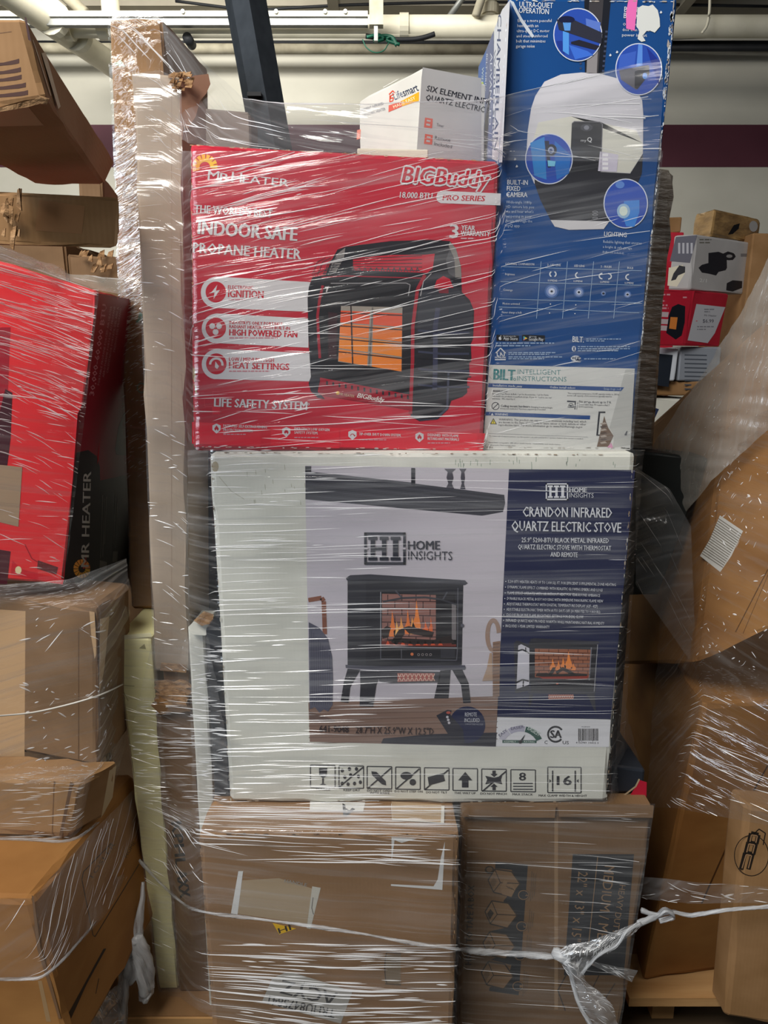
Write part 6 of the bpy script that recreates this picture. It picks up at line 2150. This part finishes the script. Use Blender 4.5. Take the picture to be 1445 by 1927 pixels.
nb = carton('small_brown_carton', 'small brown carton at the back of the far stack beside the crinkled wrapped carton', k8, CARD, n=(3, 3, 3))
zn = k8[2].z
f = upright(1262, 440, 3.45)
k8 = from_front(f, [(1232, 432), (1288, 434), (1262, 545), (1214, 545)], (0.0, .25, 0))
for k_ in (0, 1, 4, 5):
    k8[k_].z = zn - .003
for k_ in (2, 3, 6, 7):
    k8[k_].z = 0
rr = carton('tall_red_carton', 'red carton partly hidden behind the crinkled wrapped carton in the far stack', k8, RED_C, n=(3, 3, 4))
f = upright(1425, 445, 3.06)
k8 = from_front(f, [(1417, 438), (1480, 440), (1475, 520), (1398, 525)], (0.0, .35, 0))
for k_ in (2, 3, 6, 7):
    k8[k_].z = 0.0
kb = carton('brown_side_carton', 'tall plain brown carton beside the grey tool carton in the far stack', k8, CARD, n=(4, 4, 4))
f = upright(1380, 560, 3.46)
k8 = from_front(f, [(1374, 562), (1410, 558), (1400, 640), (1360, 640)], (0.0, .3, 0), zb=0.0)
carton('orange_carton', 'orange carton just behind the red price sheet carton in the far stack', k8, noisy('orange_carton_paint', (170, 84, 40), (186, 96, 48), (4, 4, 4), .5, .1), n=(3, 3, 4))
# what carries the far stack
x0, x1 = at_y(1190, 800, 3.0).x, at_y(1330, 800, 3.0).x
zz = at_y(1250, 895, 3.0).z

# ================================================================== stretch film
F_FACE = film_mat('stretch_film_front', haze=0.03, streak=0.34, gloss=0.16, rough=0.12, su=3.0, sv=110, turn=-9)
F_WHITE = film_mat('stretch_film_level', haze=0.03, streak=0.36, gloss=0.16, rough=0.12, su=2.2, sv=110, turn=-1)
F_LOW = film_mat('stretch_film_low', haze=0.04, streak=0.30, gloss=0.16, rough=0.12, su=2.0, sv=100, turn=4)
F_TOP = film_mat('stretch_film_slack', haze=0.06, streak=0.28, gloss=0.16, rough=0.10, su=4.0, sv=60, turn=8, bump=0.4)
F_SIDE = film_mat('stretch_film_crinkled_glare', haze=0.06, streak=0.30, gloss=0.45, rough=0.14, su=30, sv=150, turn=-22, bump=0.9, cover=(0.50, 0.62))  # extra milk and gloss put the strip's glare into the film
F_TIP = film_mat('stretch_film_corner', haze=0.02, streak=0.08, gloss=0.10, rough=0.10, su=30, sv=60, turn=-30, bump=0.9, cover=(0.5, 0.7))
F_COL = film_mat('stretch_film_column', haze=0.08, streak=0.20, gloss=0.16, rough=0.14, su=6, sv=80, turn=10)
F_CLOUD = film_mat('stretch_film_cloudy', haze=0.36, streak=0.40, gloss=0.12, rough=0.2, su=14, sv=60, turn=-35, bump=0.8, white=(0.55, 0.54, 0.50))
F_RIGHT = film_mat('stretch_film_far', haze=0.015, streak=0.16, gloss=0.20, rough=0.12, su=8, sv=70, turn=25, bump=0.8)
F_LEFT = film_mat('stretch_film_near', haze=0.03, streak=0.36, gloss=0.22, rough=0.12, su=2.5, sv=100, turn=-6, bump=0.7)
F_DIAG = film_mat('stretch_film_diagonal', haze=0.06, streak=0.30, gloss=0.12, rough=0.14, su=2.5, sv=70, turn=-40, bump=0.4)


def row(y, *pts):
    return [(x, y if len(p) == 0 else p[0], d) for x, d, *p in pts]


fw = thing('stretch_wrap', 'clear stretch film wound around the tall central load', 'plastic film', (0, 1.2, ZP))


def film_part(name, parent, sheets):
    m = MB()
    for sh, mat in sheets:
        sh.into(m, mat)
    return m.build(name, parent, parent.location, smooth=True)


S_TOP = Sheet([[(303, 36, 1.485), (392, 124, 1.42), (456, 182, 1.33), (540, 196, 1.26), (690, 195, 1.24), (905, 190, 1.235), (1000, 168, 1.225), (1246, 108, 1.235)],
               [(318, 130, 1.40), (370, 180, 1.36), (430, 226, 1.27), (540, 236, 1.235), (690, 240, 1.225), (905, 240, 1.22), (985, 225, 1.225), (1246, 190, 1.235)],
               [(343, 262, 1.305), (352, 268, 1.26), (400, 274, 1.205), (540, 282, 1.20), (690, 290, 1.20), (910, 300, 1.20), (955, 302, 1.225), (1244, 305, 1.235)]], 110, 40, 0.004, 1)
S_BB = Sheet([row(284, (342, 1.31), (360, 1.205), (640, 1.20), (940, 1.20), (956, 1.232), (1248, 1.235)),
              row(560, (346, 1.31), (362, 1.205), (640, 1.20), (926, 1.20), (940, 1.232), (1218, 1.235)),
              row(846, (352, 1.31), (366, 1.20), (640, 1.20), (908, 1.20), (920, 1.215), (1190, 1.23))], 120, 110, 0.0025, 2)
S_CR = Sheet([row(846, (352, 1.31), (394, 1.20), (800, 1.20), (1197, 1.20), (1212, 1.30)),
              row(1180, (356, 1.29), (412, 1.20), (790, 1.20), (1170, 1.20), (1186, 1.30)),
              row(1514, (362, 1.28), (432, 1.20), (785, 1.20), (1142, 1.20), (1170, 1.30))], 120, 130, 0.0025, 3)
S_LOW = Sheet([[(258, 1500, 1.325), (318, 1506, 1.32), (375, 1512, 1.20), (640, 1514, 1.19), (864, 1514, 1.19), (880, 1512, 1.195), (1140, 1514, 1.195), (1232, 1512, 1.20)],
               [(262, 1560, 1.325), (322, 1560, 1.32), (371, 1562, 1.117), (640, 1564, 1.115), (864, 1566, 1.117), (880, 1566, 1.19), (1140, 1566, 1.19), (1224, 1566, 1.195)],
               [(280, 1740, 1.325), (330, 1740, 1.32), (386, 1740, 1.117), (640, 1740, 1.115), (858, 1740, 1.117), (874, 1740, 1.19), (1110, 1740, 1.19), (1198, 1740, 1.195)],
               [(300, 1880, 1.325), (340, 1880, 1.32), (399, 1915, 1.117), (640, 1945, 1.115), (854, 1945, 1.117), (868, 1945, 1.19), (1080, 1945, 1.19), (1166, 1945, 1.195)]], 120, 110, 0.0025, 4)
S_SIDE = Sheet([[(204, 118, 1.488), (228, 116, 1.485), (256, 118, 1.483)], [(212, 250, 1.488), (232, 250, 1.485), (256, 250, 1.483)]], 30, 40, 0.004, 5)
S_SIDE2 = Sheet([[(212, 250, 1.488), (232, 248, 1.485), (256, 240, 1.483)], [(218, 440, 1.488), (240, 440, 1.485), (264, 440, 1.483)], [(224, 640, 1.488), (246, 640, 1.485), (274, 640, 1.483)]], 30, 100, 0.004, 5)
S_SIDE3 = Sheet([[(224, 640, 1.488), (246, 640, 1.485), (274, 640, 1.483)], [(246, 1140, 1.488), (268, 1140, 1.485), (294, 1140, 1.483)]], 30, 90, 0.003, 5)
S_TIP = Sheet([[(203, 30, 1.488), (255, 18, 1.48), (308, 30, 1.482)], [(204, 60, 1.488), (255, 58, 1.484), (316, 62, 1.482)], [(210, 140, 1.488), (262, 138, 1.484), (330, 150, 1.40)]], 40, 40, 0.006, 15)
S_COL = Sheet([[(250, 140, 1.322), (300, 132, 1.32), (341, 150, 1.32)], [(262, 500, 1.322), (310, 500, 1.32), (347, 500, 1.32)], [(290, 1262, 1.322), (325, 1262, 1.32), (358, 1262, 1.32)]], 40, 160, 0.003, 6)
S_YEL = Sheet([row(1192, (213, 1.326), (250, 1.322), (290, 1.322)), row(1500, (255, 1.326), (285, 1.322), (315, 1.322)), row(1868, (298, 1.326), (318, 1.322), (340, 1.322))], 24, 90, 0.003, 7)
S_MID = Sheet([row(1200, (288, 1.322), (352, 1.318), (392, 1.21)), row(1380, (246, 1.326), (300, 1.322), (358, 1.315), (424, 1.205))[:1] + row(1380, (300, 1.322), (424, 1.205)), row(1512, (260, 1.326), (320, 1.322), (432, 1.20))], 50, 60, 0.003, 9)
S_TRI = Sheet([[(1168, 1300, 1.26), (1172, 1300, 1.30)], [(1160, 1400, 1.24), (1196, 1410, 1.40)], [(1146, 1510, 1.20), (1226, 1512, 1.50)]], 24, 40, 0.004, 8)
film_part('film_sheet', fw, [(S_TOP, F_TOP), (S_BB, F_FACE), (S_CR, F_WHITE), (S_LOW, F_LOW), (S_SIDE, F_TIP), (S_SIDE2, F_SIDE), (S_SIDE3, F_COL), (S_TIP, F_TIP), (S_COL, F_COL), (S_YEL, F_LOW), (S_TRI, F_DIAG), (S_MID, F_LOW)])
m = MB()
S_TOP.folds(m, 60, v=(0.35, .98), length=(.04, .25), width=(.0004, .0012), slope=-.12, spread=.3, seed=1)
S_TOP.folds(m, 10, v=(0.005, .04), u=(0, .95), length=(.1, .3), width=(.0006, .0016), slope=0, spread=.02, seed=2)
S_BB.folds(m, 90, u=(.2, .6), v=(.0, .62), length=(.03, .22), width=(.0004, .0012), slope=.33, spread=.1, seed=3)
S_BB.folds(m, 90, u=(.2, .36), v=(.05, .99), length=(.01, .06), width=(.0004, .0011), slope=.25, spread=.2, seed=4)
S_BB.folds(m, 45, u=(.2, .65), v=(.6, 1.0), length=(.04, .25), width=(.0004, .0012), slope=.0, spread=.12, seed=5)
S_BB.folds(m, 60, u=(.6, 1.0), v=(.15, 1.0), length=(.01, .14), width=(.0003, .0008), slope=.25, spread=.2, seed=6)
S_CR.folds(m, 170, u=(.25, .46), v=(.0, 1), length=(.02, .2), width=(.0004, .0014), slope=.03, spread=.06, seed=7)
S_CR.folds(m, 90, u=(.3, 1.0), v=(.0, 1), length=(.04, .3), width=(.0002, .0006), slope=-.01, spread=.05, seed=8)
S_CR.folds(m, 60, u=(.03, .24), v=(.55, 1), length=(.05, .25), width=(.0005, .0016), slope=.0, spread=.04, seed=9)
S_LOW.folds(m, 110, u=(.3, .56), v=(.02, .45), length=(.04, .3), width=(.0004, .0013), slope=-.03, spread=.06, seed=10)
S_LOW.folds(m, 150, u=(.3, .56), v=(.72, 1.0), length=(.03, .2), width=(.0004, .0014), slope=.0, spread=.03, seed=11)
S_LOW.folds(m, 60, u=(.1, .3), v=(.02, .5), length=(.04, .16), width=(.0004, .0013), slope=-.45, spread=.12, seed=12)
S_LOW.folds(m, 60, u=(.6, .98), v=(.02, 1.), length=(.05, .3), width=(.0003, .0007), slope=-.05, spread=.05, seed=13)
S_MID.folds(m, 120, u=(.05, .95), v=(.3, 1), length=(.03, .14), width=(.0003, .0011), slope=-.02, spread=.06, seed=39)
S_YEL.folds(m, 26, length=(.02, .08), width=(.0004, .0011), slope=-.45, spread=.15, seed=14)
S_COL.folds(m, 90, v=(.1, 1), length=(.008, .05), width=(.0004, .001), slope=-.2, spread=.4, seed=15)
S_COL.folds(m, 14, v=(.02, .35), u=(.3, .95), length=(.02, .05), width=(.0005, .0014), slope=-1.4, spread=.5, seed=16)
S_SIDE2.folds(m, 420, v=(.0, 1), length=(.006, .03), width=(.0003, .0009), slope=.45, spread=.3, seed=17)
S_SIDE.folds(m, 50, length=(.005, .02), width=(.0003, .0010), slope=.2, spread=1.0, seed=18)
S_SIDE3.folds(m, 120, v=(0, .5), length=(.005, .02), width=(.0003, .0008), slope=.5, spread=.4, seed=38)
S_TIP.folds(m, 30, v=(.0, .5), length=(.01, .06), width=(.0005, .0016), slope=-.3, spread=1.0, seed=19)
S_TIP.folds(m, 4, v=(.5, .8), u=(.3, .8), length=(.08, .14), width=(.0012, .0022), slope=-.8, spread=.2, seed=20)
m.build('film_folds', fw, fw.location)['kind'] = 'stuff'


def px_path(pts, n=8):
    return smooth_path([at_y(*p) for p in pts], n)


# gathered lower edge of the film, running round the tan carton
m = MB()
P = px_path([(262, 1618, 1.322), (300, 1660, 1.318), (345, 1700, 1.31), (384, 1716, 1.11), (480, 1728, 1.108), (650, 1752, 1.108), (790, 1776, 1.108), (862, 1786, 1.11), (880, 1788, 1.185), (1000, 1796, 1.182), (1060, 1800, 1.178)], 8)
tube_into(m, P, [0.0035 + 0.001 * math.sin(i * .7) + (0.004 if i > len(P) - 20 else 0) for i in range(len(P))], EDGE, 8, 0.4, 30, 1, flat=.5)
m.build('gathered_edge', fw, fw.location, smooth=True)
m = MB()
P = px_path([(1040, 1790, 1.182), (1056, 1800, 1.17), (1066, 1806, 1.165), (1062, 1816, 1.16)], 6)
tube_into(m, P, [.006, .007, .009, .010, .010, .010, .010, .010, .010, .010, .010, .010, .009, .009, .008, .008, .007, .006, .004][:len(P)], ROPE, 10, .5, 20, 5)
# knot to the edge of the moving carton, and the hanging tail
sA = Sheet([[(1050, 1788, 1.175), (1130, 1762, 1.168), (1204, 1734, 1.19)], [(1062, 1800, 1.16), (1130, 1785, 1.15), (1206, 1738, 1.185)], [(1088, 1838, 1.165), (1150, 1792, 1.158), (1206, 1745, 1.188)]], 40, 16, 0.010, 21)
sB = Sheet([[(1060, 1812, 1.168), (1068, 1806, 1.155), (1082, 1822, 1.16)], [(1082, 1872, 1.15), (1104, 1868, 1.135), (1128, 1866, 1.145)], [(1098, 1905, 1.14), (1128, 1898, 1.12), (1150, 1896, 1.135)], [(1122, 1950, 1.13), (1148, 1950, 1.11), (1176, 1950, 1.125)]], 20, 40, 0.008, 22)
sC = Sheet([[(1110, 1808, 1.175), (1200, 1826, 1.188)], [(1110, 1815, 1.17), (1190, 1850, 1.186)]], 20, 8, 0.004, 23)
F_TAIL = film_mat('stretch_film_tail', haze=0.20, streak=0.5, gloss=0.4, rough=0.12, su=30, sv=60, turn=20, bump=1.0)
for s_ in (sA, sB, sC):
    s_.into(m, F_TAIL)
tube_into(m, px_path([(1070, 1816, 1.155), (1078, 1850, 1.15), (1090, 1890, 1.14), (1120, 1945, 1.125)], 6), [.0038] * 19, ROPE, 8, .5, 30, 7)
tube_into(m, px_path([(1090, 1838, 1.16), (1125, 1798, 1.155), (1160, 1780, 1.16), (1180, 1752, 1.17), (1206, 1738, 1.188)], 6), [.0028] * 25, ROPE, 8, .5, 30, 8)
sA.folds(m, 110, length=(.01, .04), width=(.0005, .0015), slope=.4, spread=.5, seed=31)
sB.folds(m, 60, length=(.01, .03), width=(.0005, .0012), slope=-.8, spread=.9, seed=32)
sC.folds(m, 12, length=(.02, .06), width=(.0005, .0012), slope=-.2, spread=.2, seed=33)
m.build('torn_tail', fw, fw.location, smooth=True)
# twisted rope of film hanging by the pallet corner
tw = thing('twisted_film', 'white twisted bunch of film knotted beside the foot of the pale yellow carton', 'plastic film', at_y(232, 1925, 1.27))
m = MB()
P = px_path([(269, 1660, 1.30), (268, 1690, 1.29), (263, 1720, 1.28), (258, 1752, 1.27), (256, 1774, 1.265)], 6)
tube_into(m, P, [.003 + .009 * i / len(P) for i in range(len(P))], ROPE, 12, .45, 18, 1)
P = px_path([(256, 1762, 1.26), (248, 1790, 1.26), (240, 1820, 1.26), (234, 1858, 1.26), (232, 1895, 1.26), (232, 1940, 1.26)], 6)
tube_into(m, P, [.016 - .003 * math.sin(i * .3) for i in range(len(P))], ROPE, 12, .4, 12, 2, flat=.6)
m.build('strand', tw, tw.location, smooth=True)
m = MB()
P = px_path([(258, 1760, 1.258), (263, 1785, 1.255), (270, 1815, 1.255), (274, 1845, 1.255), (275, 1868, 1.255), (274, 1880, 1.256)], 6)
k = len(P)
tube_into(m, P, [.012 + .010 * math.sin(math.pi * min(1, i / (k - 1) * .85 + .05)) if i < k - 3 else (.014, .010, .005)[i - k + 3] for i in range(k)], ROPE, 14, .35, 10, 3, flat=.7)
m.build('loop', tw, tw.location, smooth=True)
m = MB()
P = px_path([(252, 1800, 1.255), (248, 1830, 1.25), (244, 1850, 1.25)], 6)
tube_into(m, P, [.014, .016, .017, .017, .016, .016, .015, .014, .013, .012, .010, .008, .006][:len(P)], ROPE, 12, .45, 14, 4)
m.build('knot', tw, tw.location, smooth=True)
sD = Sheet([[(222, 1852, 1.25), (200, 1862, 1.22), (180, 1876, 1.18)], [(226, 1880, 1.25), (190, 1890, 1.2), (160, 1902, 1.14)], [(228, 1935, 1.25), (180, 1940, 1.18), (130, 1945, 1.1)]], 30, 30, .014, 25)
m = MB()
sD.into(m, F_TAIL)
sD.folds(m, 50, length=(.008, .03), width=(.0004, .0012), slope=.3, spread=1.2, seed=41)
m.build('loose_sheet', tw, tw.location, smooth=True)

# ---- film around the near brown and red load
fl = thing('stretch_wrap', 'clear stretch film around the big red carton and the brown cartons below it', 'plastic film', at_y(60, 1500, 1.1))
S_R1 = Sheet([[(-160, 430, 1.10), (0, 476, 1.19), (112, 518, 1.26), (187, 545, 1.285)], [(-160, 700, 1.10), (0, 700, 1.185), (90, 740, 1.24), (160, 780, 1.275)], [(-160, 1090, 1.10), (0, 1092, 1.19), (70, 1098, 1.23), (120, 1104, 1.275)]], 70, 120, .003, 51)
S_R0 = Sheet([[(-60, 440, 1.12), (60, 486, 1.24), (130, 516, 1.42), (236, 524, 1.5)], [(-60, 470, 1.1), (60, 506, 1.22), (130, 530, 1.30), (240, 556, 1.42)]], 50, 12, .006, 52)
S_W = Sheet([[(-160, 1098, 1.07), (0, 1100, 1.12), (130, 1090, 1.19), (238, 1050, 1.30)], [(-160, 1140, 1.05), (60, 1146, 1.14), (188, 1140, 1.20), (243, 1110, 1.36)], [(-160, 1440, 1.04), (60, 1446, 1.13), (186, 1446, 1.19), (240, 1390, 1.40)], [(-160, 1475, 1.0), (40, 1474, 1.08), (153, 1472, 1.14), (226, 1440, 1.3)], [(-160, 1585, 1.0), (40, 1582, 1.07), (132, 1580, 1.13), (210, 1500, 1.36)]], 60, 120, .004, 53)
S_L = Sheet([[(-120, 1690, .93), (60, 1690, .995), (170, 1570, 1.16), (272, 1465, 1.4)], [(-120, 1800, .93), (82, 1800, .995), (180, 1690, 1.16), (275, 1560, 1.4)], [(-120, 1842, .93), (90, 1838, .995), (200, 1720, 1.17), (276, 1610, 1.4)]], 60, 50, .004, 54)
film_part('film_sheet', fl, [(S_R1, F_LEFT), (S_R0, F_CLOUD), (S_W, F_LEFT), (S_L, F_DIAG)])
m = MB()
S_R1.folds(m, 190, u=(.3, 1), v=(.0, .55), length=(.02, .16), width=(.0004, .0015), slope=.1, spread=.14, seed=61)
S_R1.folds(m, 60, u=(.3, 1), v=(.5, 1), length=(.02, .12), width=(.0004, .001), slope=.0, spread=.2, seed=62)
S_R0.folds(m, 20, length=(.03, .12), width=(.0004, .0012), slope=-.2, spread=.2, seed=63)
S_W.folds(m, 90, u=(.3, .8), v=(.0, .3), length=(.006, .05), width=(.0003, .0009), slope=.15, spread=.4, seed=64)
S_W.folds(m, 150, u=(.3, .8), v=(.35, .75), length=(.004, .03), width=(.0003, .0009), slope=.1, spread=.4, seed=65)
S_W.folds(m, 60, u=(.3, .7), v=(.75, 1), length=(.02, .1), width=(.0004, .0011), slope=.0, spread=.08, seed=66)
S_L.folds(m, 40, u=(.3, 1), length=(.03, .15), width=(.0003, .0008), slope=.75, spread=.25, seed=67)
m.build('film_folds', fl, fl.location)['kind'] = 'stuff'
m = MB()
P = px_path([(-60, 1352, 1.03), (0, 1347, 1.08), (60, 1341, 1.12), (120, 1328, 1.155), (170, 1314, 1.185), (200, 1303, 1.23), (230, 1288, 1.33)], 6)
tube_into(m, P, .0022, ink((206, 204, 196), .3), 8, 0, 0, 1, flat=.6)
m.build('white_cord', fl, fl.location, smooth=True)
m = MB()
P = px_path([(-60, 1576, 1.0), (60, 1580, 1.06), (128, 1582, 1.10), (170, 1560, 1.2), (205, 1525, 1.3)], 6)
tube_into(m, P, .0035, EDGE, 8, .4, 30, 2, flat=.6)
P = px_path([(-40, 1842, .96), (40, 1842, .985), (88, 1832, .992), (150, 1770, 1.1), (230, 1662, 1.28)], 6)
tube_into(m, P, .003, EDGE, 8, .4, 30, 3, flat=.6)
m.build('gathered_edge', fl, fl.location, smooth=True)

# ---- film around the leaning brown load
fr = thing('stretch_wrap', 'cloudy stretch film drawn over the leaning golden brown cartons', 'plastic film', at_y(1330, 1600, 1.3))
S_C = Sheet([[(1198, 884, 1.62), (1330, 690, 1.44), (1392, 590, 1.38), (1480, 420, 1.30)], [(1216, 960, 1.60), (1330, 830, 1.42), (1400, 740, 1.345), (1480, 640, 1.28)], [(1250, 1010, 1.56), (1345, 900, 1.40), (1420, 830, 1.33), (1480, 780, 1.28)]], 60, 40, .006, 71)
S_G = Sheet([[(1250, 1010, 1.56), (1370, 800, 1.395), (1480, 760, 1.26)], [(1240, 1200, 1.52), (1318, 1240, 1.375), (1480, 1270, 1.22)], [(1225, 1400, 1.42), (1325, 1300, 1.33), (1480, 1330, 1.2)], [(1215, 1520, 1.40), (1270, 1520, 1.335), (1480, 1560, 1.2)]], 60, 110, .005, 72)
S_B = Sheet([[(1206, 1650, 1.26), (1300, 1660, 1.24), (1460, 1672, 1.22)], [(1206, 1690, 1.26), (1300, 1700, 1.24), (1460, 1702, 1.22)]], 40, 12, .006, 73)
S_V = Sheet([[(1196, 880, 1.50), (1260, 920, 1.46), (1300, 990, 1.44)], [(1196, 1100, 1.46), (1240, 1160, 1.44), (1310, 1260, 1.42)]], 30, 30, .006, 74)
film_part('film_sheet', fr, [(S_C, F_CLOUD), (S_G, F_RIGHT), (S_B, F_DIAG), (S_V, F_DIAG)])
m = MB()
S_C.folds(m, 120, u=(.1, 1), v=(.1, 1), length=(.002, .012), width=(.0003, .0008), slope=.3, spread=.7, seed=81)
S_G.folds(m, 330, u=(.45, 1), v=(.05, .7), length=(.002, .014), width=(.0003, .0009), slope=.2, spread=.9, seed=82)  # tiny pale folds stand in for scattered glints
S_G.folds(m, 90, u=(.4, 1), v=(.62, 1), length=(.01, .09), width=(.0003, .001), slope=-.25, spread=.15, seed=83)
S_B.folds(m, 26, length=(.01, .06), width=(.0004, .0012), slope=-.1, spread=.4, seed=84)
S_V.folds(m, 14, length=(.04, .14), width=(.0003, .0006), slope=-.25, spread=.2, seed=85)
m.build('film_folds', fr, fr.location)['kind'] = 'stuff'
m = MB()
P = px_path([(1200, 1738, 1.20), (1226, 1728, 1.21), (1262, 1716, 1.22), (1300, 1722, 1.22), (1370, 1712, 1.22), (1470, 1704, 1.22)], 8)
tube_into(m, P, [.006 if i < 10 else .0042 for i in range(len(P))], ROPE, 10, .5, 24, 9, flat=.7)
m.build('twisted_strand', fr, fr.location, smooth=True)
m = MB()
P = px_path([(1206, 1712, 1.22), (1236, 1722, 1.215), (1252, 1712, 1.21), (1266, 1724, 1.215), (1240, 1732, 1.21)], 6)
tube_into(m, P, .005, ROPE, 10, .5, 24, 11, flat=.8)
m.build('knot', fr, fr.location, smooth=True)
